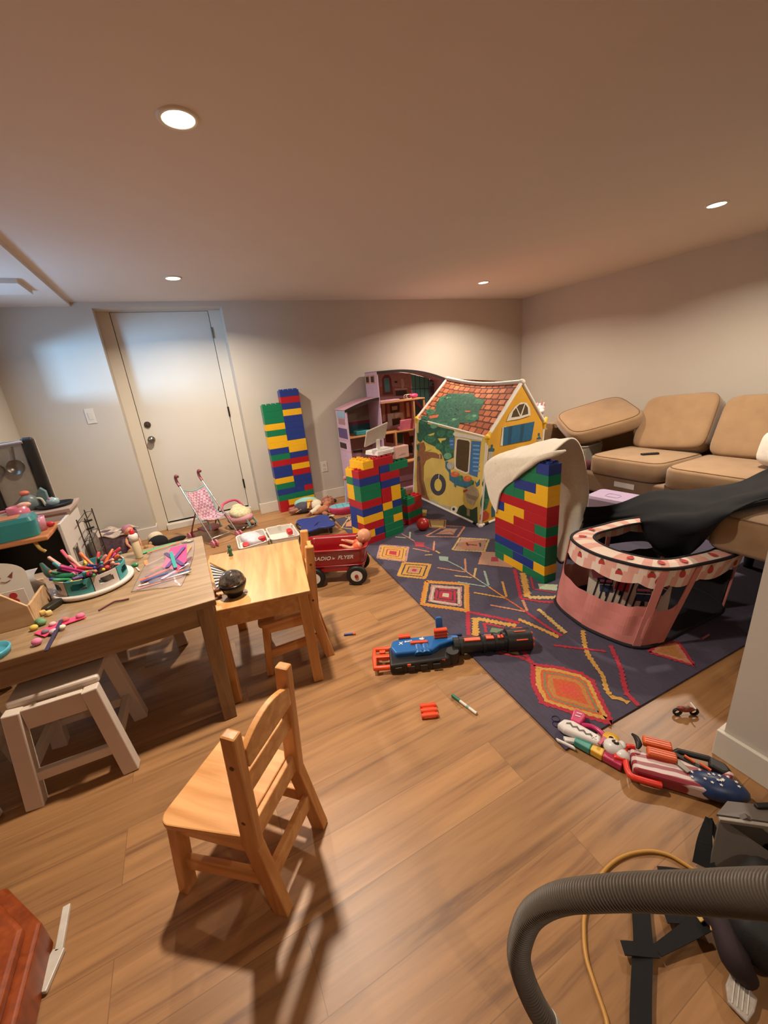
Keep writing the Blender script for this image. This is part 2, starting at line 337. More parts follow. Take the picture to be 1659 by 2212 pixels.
def kid_chair(loc, rz, label):
    t = thing('wooden_chair', label, 'chair', loc, rz, 'small pine chairs')
    for s in (-1, 1):
        b = B(); b.bar((s * .112, -.018, 0), (s * .108, .026, .245), .030, .046, (0, 1, 0)); b.build('rear_leg', M_pinec, t, bevel=.003)
        b = B(); b.bar((s * .108, .028, .235), (s * .113, -.002, .620), .030, .050, (0, 1, 0), .030, .040); p = b.build('back_post', M_pinec, t, bevel=.006)
        for z, y in ((.34, .022), (.53, .006)): B().cyl((s * .1235 if z < .4 else s * .1265, y, z), (s * .1245 if z < .4 else s * .1280, y, z), .006, n=12).build('screw_hole', M_screw, p)
        B().bar((s * .118, .262, .262), (s * .134, .285, 0), .040, .032, (0, 1, 0)).build('front_leg', M_pinec, t, bevel=.004)
        B().bar((s * .112, .010, .125), (s * .125, .272, .105), .018, .046).build('side_stretcher', M_pines, t, bevel=.003)
        B().bar((s * .108, .02, .238), (s * .118, .262, .240), .018, .044).build('side_apron', M_pines, t, bevel=.002)
    hw0, hw1, y0, y1, r = .122, .146, .048, .295, .035
    pl = [(-hw0, y0), (hw0, y0)]
    for i in range(7): a = i / 6 * PI / 2; pl.append((hw1 - r + r * math.cos(a), y1 - r + r * math.sin(a)))
    for i in range(7): a = PI / 2 + i / 6 * PI / 2; pl.append((-hw1 + r + r * math.cos(a), y1 - r + r * math.sin(a)))
    B().prism(pl, (0, 0, .262), (1, 0, 0), (0, 1, 0), .018).build('seat', M_pines, t, bevel=.004)
    b = B(); n = 14
    def arch(x): return .030 * (1 - (x / .098) ** 2)
    poly = [(-.098, .505), (.098, .505)] + [(.098 - .196 * i / n, .560 + arch(.098 - .196 * i / n)) for i in range(n + 1)]
    b.prism(poly, (0, .016, 0), (1, 0, 0), (0, -.03, 1), .018, (0, -1, 0)); b.build('top_rail', M_pines, t, bevel=.003)
    B().bar((-.098, .012, .440), (.098, .012, .440), .018, .060, (0, 0, 1)).build('middle_rail', M_pines, t, bevel=.003)
    B().bar((-.098, .022, .276), (.098, .022, .276), .016, .060, (0, 0, 1)).build('lower_rail', M_pines, t, bevel=.003)
    B().bar((-.104, .0, .125), (.104, .0, .125), .020, .052, (0, 0, 1)).build('rear_stretcher', M_pines, t, bevel=.003)
    B().bar((-.118, .262, .236), (.118, .262, .236), .016, .046, (0, 0, 1)).build('front_apron', M_pines, t, bevel=.002)
    return t
kid_chair((.023, .875, 0), math.radians(46), 'small pine chair standing alone in the foreground, seen from behind')
kid_chair((.428, 1.835, 0), math.radians(80), 'small pine chair pushed in under the pine table, its back beside the red wagon')

def stool(loc, rz, label):
    t = thing('step_stool', label, 'stool', loc, rz, 'white wooden stools')
    for x in (-1, 1):
        for y in (-1, 1): B().bar((x * .112, y * .118, .385), (x * .150, y * .142, 0), .050, .042, (0, 1, 0), .054, .046).build('leg', M_white, t, bevel=.004)
    for y in (-1, 1):
        B().bar((-.088, y * .120, .345), (.088, y * .120, .345), .022, .080, (0, 0, 1)).build('apron', M_white, t, bevel=.003)
        B().bar((-.125, y * .134, .115), (.125, y * .134, .115), .026, .038, (0, 0, 1)).build('stretcher', M_white, t, bevel=.004)
    for x in (-1, 1): B().bar((x * .133, -.12, .135), (x * .133, .12, .135), .026, .038, (0, 0, 1)).build('side_stretcher', M_white, t, bevel=.004)
    B().box((0, 0, .392), (.272, .190, .030)).build('seat', M_white, t, bevel=.008)
    return t
stool((-.600, 1.665, 0), math.radians(-3), 'white wooden stool standing half under the near edge of the grey-brown table')
stool((-.400, 2.44, 0), math.radians(-4), 'white wooden stool in shadow beyond the grey-brown table, only legs showing')
stool((-1.035, 1.69, 0), math.radians(-2), 'white wooden stool at the left photo edge with only one foot tip showing')
# ------------------------------------------------------------------ sofa
M_sofa = mat('tan_microfibre', '#8d6f4e', 0.9, var=0.09, scale=9, bump=0.10, bscale=60, sheen=0.25)
M_sofab = mat('tan_sofa_base', '#7f654c', 0.9, var=0.06, scale=9, bump=0.08, bscale=60, sheen=0.2)
M_pipe = mat('sofa_piping', '#6e5236', 0.9)
M_black = mat('black_plastic', '#15130f', 0.35)
t = thing('sectional_sofa', 'tan microfibre corner sofa along the right wall with a chaise', 'sofa', (3.8, 2.2, 0)); O = t.location
B(O).mm((3.34, 1.10, .125), (4.30, 3.20, .300)).build('base', M_sofab, t, bevel=.02, seg=3)
B(O).mm((4.22, .60, .125), (4.44, 3.46, .745)).build('backrest', M_sofa, t, bevel=.05, seg=4)
B(O).mm((3.36, 3.20, .125), (4.20, 3.46, .655)).build('armrest', M_sofa, t, bevel=.06, seg=4)
B(O).mm((2.88, .50, .150), (4.16, 1.115, .285)).build('chaise_base', M_sofab, t, bevel=.015, seg=3)
for x, y, z in ((2.96, 1.03, .150), (2.96, .58, .150), (3.42, 1.75, .125), (3.42, 3.12, .125), (4.32, 3.36, .125), (4.32, .7, .125)):
    B(O).cyl((x, y, 0), (x, y, z), .022, .03, 12).build('leg', M_black, t)
M_paper = mat('white_paper', '#d8d4cc', 0.7, var=0.02)
B(O).mm((3.333, 2.018, .222), (3.341, 2.198, .268)).build('paper_tag', M_paper, t)
def cushion(name, label, c, d, rot=(0, 0, 0), r=0.28, group='tan sofa cushions', sag=0.0):
    o = thing(name, label, 'cushion', c, 0, group)
    o.rotation_euler = rot
    b = B(); b.rbox((0, 0, 0), d, r, nu=48, nv=20); m = b.build('cover', M_sofa, o)
    # welt lines round both faces
    ax = min(range(3), key=lambda i: d[i]); ot = [i for i in range(3) if i != ax]; p = B()
    for s in (-1, 1):
        ring = []
        for i in range(56):
            a = 2 * PI * i / 56; pw = lambda q, e: math.copysign(abs(q) ** e, q); ph = 0.62 * s
            # follows the superellipsoid surface (seat plane welts)
            q = [0, 0, 0]
            if ax == 2: q = [d[0] / 2 * pw(math.cos(ph), r) * pw(math.cos(a), r), d[1] / 2 * pw(math.cos(ph), r) * pw(math.sin(a), r), d[2] / 2 * pw(math.sin(ph), r)]
            else: q[ot[0]] = d[ot[0]] / 2 * .985 * pw(math.cos(a), r); q[ot[1]] = d[ot[1]] / 2 * .985 * pw(math.sin(a), r); q[ax] = s * d[ax] / 2 * .62
            ring.append(q)
        p.tube(ring, .0045, 6, 1, closed=True, sm=False)
    p.build('piping', M_pipe, o)
    return o
cushion('seat_cushion', 'tan seat cushion with a black remote lying on it', (3.66, 2.150, .385), (.70, .655, .185), (0, math.radians(1), 0))
cushion('seat_cushion', 'tan seat cushion right of the one with the remote, navy blanket lying over its corner', (3.66, 1.470, .378), (.72, .670, .19), (0, 0, 0))
cushion('seat_cushion', 'tan chaise cushion of the sofa hidden under the navy blanket', (3.50, .80, .348), (1.24, .62, .130), (0, 0, 0), .22)
cushion('seat_cushion', 'tan cushion laid like a fort roof from the pink playpen towards the sofa', (2.49, .700, .512), (.76, .45, .180), (0, 0, 0), .22)
cushion('back_cushion', 'tan back cushion behind the remote', (4.055, 2.135, .680), (.19, .62, .53), (math.radians(-6), math.radians(31), math.radians(-2)), .32)
cushion('back_cushion', 'tan back cushion at the right edge of the photo', (4.065, 1.475, .680), (.19, .64, .53), (math.radians(-3), math.radians(29), 0), .32)
# loose cushion tipped over the basket
L_, T_, F_ = V((3.70, 3.25, .770)), V((4.20, 2.90, .915)), V((3.50, 2.70, .660)); ux = (T_ - L_).normalized(); uy = (L_ - F_).normalized(); uz = ux.cross(uy).normalized(); uy = uz.cross(ux)
o = cushion('loose_cushion', 'loose tan cushion tipped over the white basket in the sofa corner', (0, 0, 0), (.71, .66, .17), (0, 0, 0), .42)
mx = Matrix((ux, uy, uz)).transposed().to_4x4(); mx.translation = (T_ + F_) / 2 - uz * .085; o.matrix_world = mx
# basket
M_bask = mat('basket_plastic', '#9d968b', 0.6, var=0.05)
t = thing('storage_basket', 'pale woven plastic basket standing in the empty sofa seat under the loose cushion', 'basket', (3.70, 2.83, .300), math.radians(8))
def rrect(hx_, hy_, r, n=6):
    p = []
    for cx_, cy_, a0 in ((hx_ - r, hy_ - r, 0), (-hx_ + r, hy_ - r, PI / 2), (-hx_ + r, -hy_ + r, PI), (hx_ - r, -hy_ + r, 1.5 * PI)):
        for i in range(n): a = a0 + PI / 2 * i / (n - 1); p.append((cx_ + r * math.cos(a), cy_ + r * math.sin(a)))
    return p
def loft(b, rings, closed=True, smooth=False, cap0=True, cap1=False):
    n = len(rings[0]); vs = [p for r in rings for p in r]; fs = []
    for i in range(len(rings) - 1):
        for j in range(n): fs.append((i * n + j, i * n + (j + 1) % n, (i + 1) * n + (j + 1) % n, (i + 1) * n + j))
    b.add(vs, fs, smooth)
    if cap0: b.add(rings[0], [tuple(range(n))[::-1]])
    if cap1: b.add(rings[-1], [tuple(range(n))])
    return b
def tub(b, hx_, hy_, r, z0, z1, taper=0.88, wall=.005, ribs=0):
    o0 = [(x * taper, y * taper, z0) for x, y in rrect(hx_, hy_, r)]; o1 = [(x, y, z1) for x, y in rrect(hx_, hy_, r)]
    i1 = [(x, y, z1) for x, y in rrect(hx_ - wall, hy_ - wall, r - wall * .5)]; i0 = [(x * taper, y * taper, z0 + wall) for x, y in rrect(hx_ - wall, hy_ - wall, r - wall * .5)]
    loft(b, [o0, o1, i1, i0], cap0=True, cap1=True); return b
b = B(); tub(b, .17, .13, .05, .001, .185); b.build('body', M_bask, t)
b = B(); b.tube([(x, y, .186) for x, y in rrect(.172, .132, .05)], .007, 8, 1, closed=True, sm=False); b.build('rim', M_bask, t)
b = B()
for i in range(26):
    for s in (-1, 1): b.bar((-.155 + i * .0124, s * .132, .170), (-.140 + i * .0112, s * .119, .010), .005, .003, (0, 1, 0))
b.build('woven_ribs', M_bask, t)
# remote
t = thing('remote_control', 'black remote control on the tan seat cushion', 'remote', (3.60, 2.075, .4775), math.radians(-30))
B().box((0, 0, .009), (.145, .036, .017)).build('body', M_black, t, bevel=.006, seg=3)
b = B()
for i in range(5):
    for j in (-1, 0, 1): b.cyl((-.045 + i * .02, j * .01, .0175), (-.045 + i * .02, j * .01, .0195), .0035, n=8)
b.build('buttons', mat('remote_button', '#6b6459', .4), t)
# white pillow corner
M_cream = mat('white_fleece', '#cfc8bb', 0.95, var=0.04, bump=0.25, bscale=120, sheen=0.4)
o = B(); o.rbox((0, 0, 0), (.20, .34, .26), .5, nu=36, nv=16); tag(o.build('throw_pillow', M_cream, loc=(3.70, 1.19, .605)), 'white throw pillow on the sofa, cut by the right edge of the photo', 'pillow'); bpy.data.objects['throw_pillow'].rotation_euler = (0, .25, -.1)
tag(B().rbox((0, 0, .045), (.10, .20, .085), .6, (0, .1, .3)).build('cloth_bundle', mat('dark_red_plaid', '#4a1c20', .9, var=.6, scale=40), loc=(3.45, 2.58, .300)), 'dark red cloth bundle on the bare sofa base between basket and seat cushion', 'cloth')
# ------------------------------------------------------------------ big interlocking blocks
BC = {'r': mat('red_block', '#a81520', 0.38, var=0.03), 'y': mat('yellow_block', '#e2ab1c', 0.38, var=0.03), 'g': mat('green_block', '#0a704a', 0.38, var=0.03), 'b': mat('blue_block', '#1e357c', 0.38, var=0.03)}
BN = {'r': 'red block', 'y': 'yellow block', 'g': 'green block', 'b': 'blue block'}
U, RH = 0.0505, 0.0645
def block(t, c, x, y, z, nx, ny, studs=False, nz=1):
    """x,y in studs, z in courses, local to tower"""
    b = B(); b.mm((x * U + .0003, y * U + .0003, z * RH), ((x + nx) * U - .0003, (y + ny) * U - .0003, (z + nz) * RH - .0004))
    if studs:
        for i in range(int(nx)):
            for j in range(int(ny)):
                cx_, cy_ = (x + i + .5) * U, (y + j + .5) * U
                b.lathe([(.016, 0), (.016, .012), (.010, .012), (.010, .004), (0, .004)], (cx_, cy_, (z + nz) * RH - .0005), 14, smooth=False)
    o = b.build('block', BC[c], t, bevel=.0009, seg=1); o['label'] = BN[c]; return o
def run(t, z, spec, x0=0, y=0, ny=2, nz=1):
    """spec like 'g2 y4': colour + length in studs, laid left to right"""
    x = x0
    for s in spec.split():
        n = int(s[1:]); block(t, s[0], x, y, z, n, ny, nz=nz); x += n
# A: tall pair of columns against the back wall
tA = thing('block_tower', 'tallest tower of big plastic blocks standing against the back wall', 'block tower', (.786, 4.343, 0), math.radians(.6), 'towers of big plastic blocks')
left = ['r2 r2', 'r2 y2', 'g4', 'b4', 'g4', 'y4', 'b4', 'b4', 'r4', 'g4', 'b4', 'y4', 'y4', 'g4', 'y4', 'g4', 'g4', 'g4']
right = ['b4', 'y4', 'g4', 'b2 r2', 'b4', 'b4', 'r4', 'y4', 'r4', 'b4', 'y4', 'y4', 'b4', 'b4', 'b4', 'b4', 'y4', 'b4', 'r4', 'b4']
for i, s in enumerate(left): 
    if i == 17: block(tA, 'g', 0, 0, i, 4, 2, True)
    else: run(tA, i, s, 0)
for i, s in enumerate(right):
    if i == 19: block(tA, 'b', 4, 0, i, 4, 2, True)
    else: run(tA, i, s, 4)
# B: counter of two pillars that carries the toy till
aB = math.atan2(.035, .201)
tB = thing('block_tower', 'block counter of two pillars carrying the white toy cash register', 'block tower', (1.166, 2.875, 0), aB, 'towers of big plastic blocks')
for i, s in enumerate(['r4', 'y2 b2', 'r4', 'y4', 'b4', 'r4', 'g4', 'g4', 'b4']): run(tB, i, s, 0)
block(tB, 'r', 0, 0, 9, 4, 2, True)
for i, s in enumerate('r y b b b r y y g'.split()): run(tB, i, s + '4', 0, 2, 2)
block(tB, 'y', 0, 2, 9, 4, 2, True)
block(tB, 'y', 1, 0, 10, 2, 4, True)
block(tB, 'r', 3, 0, 10, 4, 2, True)
for i, s in enumerate(['g4', 'g4', 'g2 y2', 'g4', 'y2 b2', 'r2 y2', 'r2 y2', 'b4', 'r4']): run(tB, i, s, 4.1)
run(tB, 9, 'b2', 4.1); block(tB, 'g', 6.1, 0, 9, 4, 2, True)
for i, s in enumerate('g r g b y r g b y'.split()): run(tB, i, s + '4', 4.1, 2, 2)
block(tB, 'y', 6.1, 4, 6, 4, 2, True)
# C: low stack in front of the dollhouse
tC = thing('block_tower', 'low red and green block stack beside the red ball and the play house', 'block tower', (1.683, 3.05, 0), math.radians(18), 'towers of big plastic blocks')
for i, s in enumerate('r g r'.split()): run(tC, i, s + '4', 0)
for i, s in enumerate('g r g'.split()): run(tC, i, s + '4', 0, 2, 2)
block(tC, 'r', 2, 0, 2.99, 2, 2, True); block(tC, 'g', 0, 0, 3, 2, 2, True); block(tC, 'g', 0, 2, 3, 2, 2, nz=1); block(tC, 'g', 0, 2, 4, 2, 2, True)
# D: wide wall with the cream blanket over it
tD = thing('block_tower', 'wide block wall with the cream blanket thrown over it', 'block tower', (1.850, 2.078, 0), math.radians(-94.0), 'towers of big plastic blocks')
U = 0.0486
for i, s in enumerate(['g2 y4 g4', 'g4 b4 y2', 'b6 g4', 'r4 r4 g2', 'r4 r4 r2', 'y4 r4 g2', 'b2 y4 r4', 'r2 r4 r4', 'g4 g2 y4', 'g4 b4 y2', 'g2 g4 g4']):
    run(tD, i, s, 0)
run(tD, 11, 'g2', 6); block(tD, 'b', 8, 0, 11, 2, 2, True)
U = 0.0505
# ------------------------------------------------------------------ toy till and pink box on the counter
M_tw = mat('till_white', '#d8d2cb', 0.35, var=0.02)
M_tg = mat('till_grey_back', '#b9b2a8', 0.3, var=0.03)
t = thing('toy_cash_register', 'white toy cash register with a tilted tablet screen, seen from behind', 'toy till', (1.475, 3.005, 10.98 * RH + .0135), aB + .10)
B().box((0, .045, .019), (.215, .165, .038), taper=(.97, .93)).build('base', M_tw, t, bevel=.006, seg=3)
B().box((0, -.0375, .017), (.10, .001, .002)).build('drawer_line', M_tg, t)
B().bar((-.02, .05, .036), (-.035, .03, .125), .030, .024, (0, 1, 0)).build('stem', M_tw, t, bevel=.005)
b = B(); b.box((0, 0, 0), (.245, .158, .014)); s_ = b.build('tablet', M_tg, t, bevel=.006, seg=3); s_.location = (-.045, .035, .165); s_.rotation_euler = (math.radians(-62), math.radians(-9), math.radians(2))
B().box((0, 0, .008), (.215, .13, .002)).build('screen', M_black, s_)
M_pk = mat('pale_pink_box', '#d3a99b', 0.5, var=0.03)
t = thing('toy_card_box', 'pale pink toy box standing on the green block behind the till', 'toy box', (1.165 + .43, 2.875 + .16, 10 * RH + .0125), aB)
B().box((.035, -.02, .052), (.150, .060, .104)).build('body', M_pk, t, bevel=.006, seg=3)
q = B().box((.035, -.051, .030), (.075, .0012, .004)).box((.045, -.051, .040), (.05, .0012, .003)); q.build('print', mat('pink_print', '#a8766c', .6), t)
# ------------------------------------------------------------------ red balls
M_ball = mat('red_rubber', '#9c1c16', 0.35, var=0.06)
def ball(x, y, r, label, z0=0.0):
    t = thing('ball', label, 'ball', (x, y, z0 + r), .4)
    B().ell((0, 0, 0), r, nu=32, nv=20).build('skin', M_ball, t)
    b = B()
    for a in (0, PI / 2): b.tube([(r * 1.002 * math.cos(i * PI / 18) * math.cos(a), r * 1.002 * math.cos(i * PI / 18) * math.sin(a), r * 1.002 * math.sin(i * PI / 18)) for i in range(36)], .0016, 5, 1, closed=True, sm=False)
    b.build('seams', mat('ball_seam', '#5a0f0c', .6), t); return t
ball(1.72, 2.86, .058, 'red toy basketball on the rug in front of the low block stack', .008)
ball(1.86, 3.78, .055, 'red ball in the dark under the dollhouse, behind the low block stack')
# ------------------------------------------------------------------ play house tent
SIDE_PRINT = [('bk', [(0.95, 0.768), (0.847, 0.806), (0.792, 0.685), (0.672, 0.7), (0.548, 0.698), (0.545, 0.641), (0.704, 0.624), (0.799, 0.562), (0.834, 0.481), (0.826, 0.274), (0.754, 0.086), (0.7, 0.011), (0.922, -0.009), (0.951, 0.235), (0.956, 0.557)]), ('bd', [(0.927, 0.51), (0.888, 0.52), (0.858, 0.264), (0.785, 0.075), (0.842, 0.032), (0.912, 0.269)]), ('hole', [(0.893, 0.561), (0.898, 0.535), (0.912, 0.516), (0.93, 0.512), (0.945, 0.524), (0.952, 0.547), (0.947, 0.573), (0.933, 0.592), (0.915, 0.596), (0.9, 0.584)]), ('g1', [(0.941, 1.07), (0.401, 1.027), (0.377, 0.956), (0.463, 0.889), (0.388, 0.813), (0.381, 0.698), (0.501, 0.624), (0.549, 0.716), (0.63, 0.776), (0.772, 0.799), (0.848, 0.826), (0.941, 0.893)]), ('g1', [(0.969, 0.919), (0.889, 0.9), (0.873, 0.822), (0.911, 0.79), (0.958, 0.818)]), ('g1', [(0.97, 0.754), (0.916, 0.753), (0.919, 0.659), (0.96, 0.682)]), ('g2', [(0.647, 0.888), (0.662, 0.851), (0.708, 0.823), (0.766, 0.813), (0.816, 0.826), (0.837, 0.858), (0.819, 0.896), (0.771, 0.924), (0.713, 0.932), (0.666, 0.918)]), ('g2', [(0.785, 1.09), (0.798, 1.066), (0.834, 1.048), (0.88, 1.043), (0.919, 1.053), (0.935, 1.075), (0.921, 1.1), (0.883, 1.118), (0.837, 1.122), (0.8, 1.111)]), ('g2', [(0.509, 0.973), (0.52, 0.945), (0.551, 0.923), (0.591, 0.917), (0.625, 0.929), (0.639, 0.955), (0.627, 0.984), (0.595, 1.005), (0.555, 1.01), (0.523, 0.998)]), ('g2', [(0.387, 0.795), (0.396, 0.756), (0.425, 0.727), (0.463, 0.719), (0.495, 0.736), (0.509, 0.771), (0.499, 0.811), (0.469, 0.84), (0.432, 0.847), (0.401, 0.829)]), ('g2', [(0.543, 0.802), (0.552, 0.776), (0.578, 0.755), (0.612, 0.748), (0.641, 0.758), (0.653, 0.781), (0.643, 0.809), (0.616, 0.829), (0.582, 0.835), (0.554, 0.825)]), ('g3', [(0.632, 1.049), (0.642, 1.029), (0.669, 1.014), (0.705, 1.009), (0.734, 1.018), (0.747, 1.036), (0.736, 1.057), (0.708, 1.072), (0.672, 1.076), (0.644, 1.067)]), ('g3', [(0.407, 0.71), (0.416, 0.684), (0.443, 0.663), (0.478, 0.654), (0.508, 0.663), (0.52, 0.685), (0.51, 0.712), (0.483, 0.733), (0.448, 0.74), (0.419, 0.731)]), ('g2', [(0.389, 0.981), (0.396, 0.954), (0.42, 0.934), (0.451, 0.93), (0.477, 0.942), (0.488, 0.967), (0.48, 0.994), (0.456, 1.014), (0.425, 1.018), (0.399, 1.005)]), ('y2', [(0.619, 0.892), (0.496, 0.916), (0.505, 0.892), (0.557, 0.874), (0.566, 0.835)]), ('y2', [(0.777, 0.916), (0.673, 0.96), (0.677, 0.931), (0.741, 0.907)]), ('y2', [(0.796, 0.775), (0.676, 0.777), (0.549, 0.716), (0.592, 0.688), (0.709, 0.732), (0.817, 0.68)]), ('wh', [(0.408, 0.978), (0.381, 1.012), (0.046, 0.986), (0.052, 0.957), (0.377, 0.956)]), ('bl', [(0.45, 0.923), (0.384, 0.942), (0.382, 0.792), (0.444, 0.816)]), ('bl', [(0.166, 0.938), (0.063, 0.946), (0.075, 0.542), (0.17, 0.548)]), ('bl2', [(0.148, 0.896), (0.074, 0.904), (0.075, 0.887), (0.149, 0.88)]), ('bl2', [(0.145, 0.85), (0.071, 0.858), (0.072, 0.842), (0.145, 0.833)]), ('bl2', [(0.142, 0.803), (0.067, 0.813), (0.069, 0.796), (0.142, 0.786)]), ('bl2', [(0.138, 0.756), (0.064, 0.767), (0.065, 0.75), (0.139, 0.739)]), ('bl2', [(0.135, 0.709), (0.061, 0.721), (0.062, 0.704), (0.136, 0.692)]), ('bl2', [(0.132, 0.662), (0.057, 0.675), (0.058, 0.658), (0.132, 0.645)]), ('bl2', [(0.128, 0.614), (0.054, 0.629), (0.055, 0.612), (0.129, 0.597)]), ('bl2', [(0.438, 0.898), (0.394, 0.905), (0.393, 0.89), (0.438, 0.883)]), ('bl2', [(0.436, 0.853), (0.391, 0.861), (0.39, 0.846), (0.435, 0.838)]), ('wh', [(0.357, 0.937), (0.329, 0.95), (0.202, 0.949), (0.175, 0.933), (0.171, 0.821), (0.172, 0.578), (0.188, 0.55), (0.219, 0.543), (0.333, 0.556), (0.362, 0.571), (0.369, 0.691), (0.367, 0.87)]), ('pane', [(0.346, 0.917), (0.323, 0.93), (0.205, 0.93), (0.188, 0.914), (0.186, 0.776), (0.187, 0.578), (0.211, 0.561), (0.325, 0.576), (0.344, 0.598), (0.348, 0.714)]), ('bl3', [(0.49, 0.626), (0.438, 0.629), (0.41, 0.497), (0.143, 0.47), (0.13, 0.413), (0.19, 0.375), (0.322, 0.367), (0.42, 0.401), (0.43, 0.492), (0.486, 0.542)]), ('bl3', [(0.352, 0.38), (0.323, 0.385), (0.33, 0.336), (0.351, 0.348)]), ('gr', [(0.366, 0.602), (0.373, 0.57), (0.397, 0.545), (0.428, 0.537), (0.455, 0.548), (0.466, 0.576), (0.458, 0.608), (0.434, 0.633), (0.403, 0.64), (0.377, 0.628)]), ('or', [(0.292, 0.513), (0.302, 0.489), (0.33, 0.467), (0.366, 0.457), (0.396, 0.461), (0.409, 0.479), (0.399, 0.504), (0.37, 0.526), (0.334, 0.536), (0.304, 0.531)]), ('or', [(0.136, 0.507), (0.145, 0.484), (0.17, 0.463), (0.203, 0.453), (0.231, 0.457), (0.242, 0.474), (0.233, 0.498), (0.207, 0.518), (0.174, 0.528), (0.148, 0.523)]), ('g2', [(0.238, 0.484), (0.243, 0.462), (0.258, 0.444), (0.279, 0.438), (0.296, 0.445), (0.304, 0.464), (0.299, 0.487), (0.283, 0.505), (0.263, 0.511), (0.246, 0.503)]), ('g2', [(0.108, 0.472), (0.112, 0.453), (0.124, 0.438), (0.139, 0.433), (0.153, 0.44), (0.159, 0.456), (0.156, 0.475), (0.143, 0.49), (0.128, 0.495), (0.114, 0.488)]), ('or2', [(0.307, 0.522), (0.311, 0.512), (0.323, 0.502), (0.338, 0.498), (0.35, 0.5), (0.355, 0.508), (0.351, 0.519), (0.339, 0.529), (0.325, 0.533), (0.312, 0.53)]), ('or2', [(0.159, 0.513), (0.162, 0.502), (0.173, 0.493), (0.186, 0.489), (0.198, 0.492), (0.203, 0.499), (0.199, 0.51), (0.188, 0.519), (0.175, 0.523), (0.164, 0.52)]), ('ti', [(0.469, 0.328), (0.472, 0.282), (0.485, 0.237), (0.509, 0.197), (0.54, 0.165), (0.575, 0.144), (0.613, 0.137), (0.648, 0.146), (0.677, 0.169), (0.697, 0.205), (0.705, 0.25), (0.701, 0.298), (0.685, 0.345), (0.659, 0.386), (0.627, 0.417), (0.59, 0.434), (0.554, 0.438), (0.521, 0.427), (0.494, 0.403), (0.476, 0.369)]), ('y1', [(0.523, 0.305), (0.526, 0.272), (0.536, 0.241), (0.554, 0.216), (0.576, 0.202), (0.599, 0.201), (0.619, 0.212), (0.634, 0.235), (0.64, 0.266), (0.637, 0.3), (0.625, 0.332), (0.607, 0.356), (0.585, 0.369), (0.562, 0.37), (0.543, 0.357), (0.529, 0.335)]), ('rope', [(0.579, 0.43), (0.57, 0.432), (0.573, 0.368), (0.581, 0.365)]), ('rope', [(0.579, 0.691), (0.57, 0.693), (0.567, 0.641), (0.576, 0.639)]), ('gr', [(0.695, 0.034), (0.629, 0.05), (0.536, 0.036), (0.385, 0.068), (0.382, 0.016), (0.522, -0.019), (0.65, -0.021), (0.7, 0.001)]), ('tan', [(0.199, 0.372), (0.131, 0.43), (0.061, 0.411), (0.04, 0.35), (0.097, 0.197), (0.17, 0.212), (0.203, 0.29)]), ('tan2', [(0.195, 0.311), (0.055, 0.319), (0.076, 0.267), (0.173, 0.265)]), ('dg', [(0.3, 0.008), (0.267, 0.117), (0.213, 0.167), (0.164, 0.132), (0.103, 0.15), (0.051, 0.207), (0.032, 0.012), (0.118, -0.011), (0.24, -0.008)]), ('tan2', [(0.169, 0.139), (0.134, 0.146), (0.127, 0.053), (0.164, 0.05)]), ('wh', [(0.284, 0.072), (0.289, 0.046), (0.305, 0.022), (0.328, 0.005), (0.352, 0.001), (0.371, 0.011), (0.379, 0.032), (0.374, 0.058), (0.357, 0.083), (0.334, 0.099), (0.31, 0.102), (0.292, 0.093)]), ('dk', [(0.318, 0.062), (0.323, 0.045), (0.337, 0.033), (0.351, 0.033), (0.358, 0.045), (0.353, 0.063), (0.339, 0.075), (0.325, 0.074)]), ('rd', [(0.233, 0.333), (0.18, 0.369), (0.17, 0.355), (0.222, 0.31)]), ('bl3', [(0.101, 0.5), (0.074, 0.475), (0.045, 0.534), (0.044, 0.467), (0.075, 0.432)])]
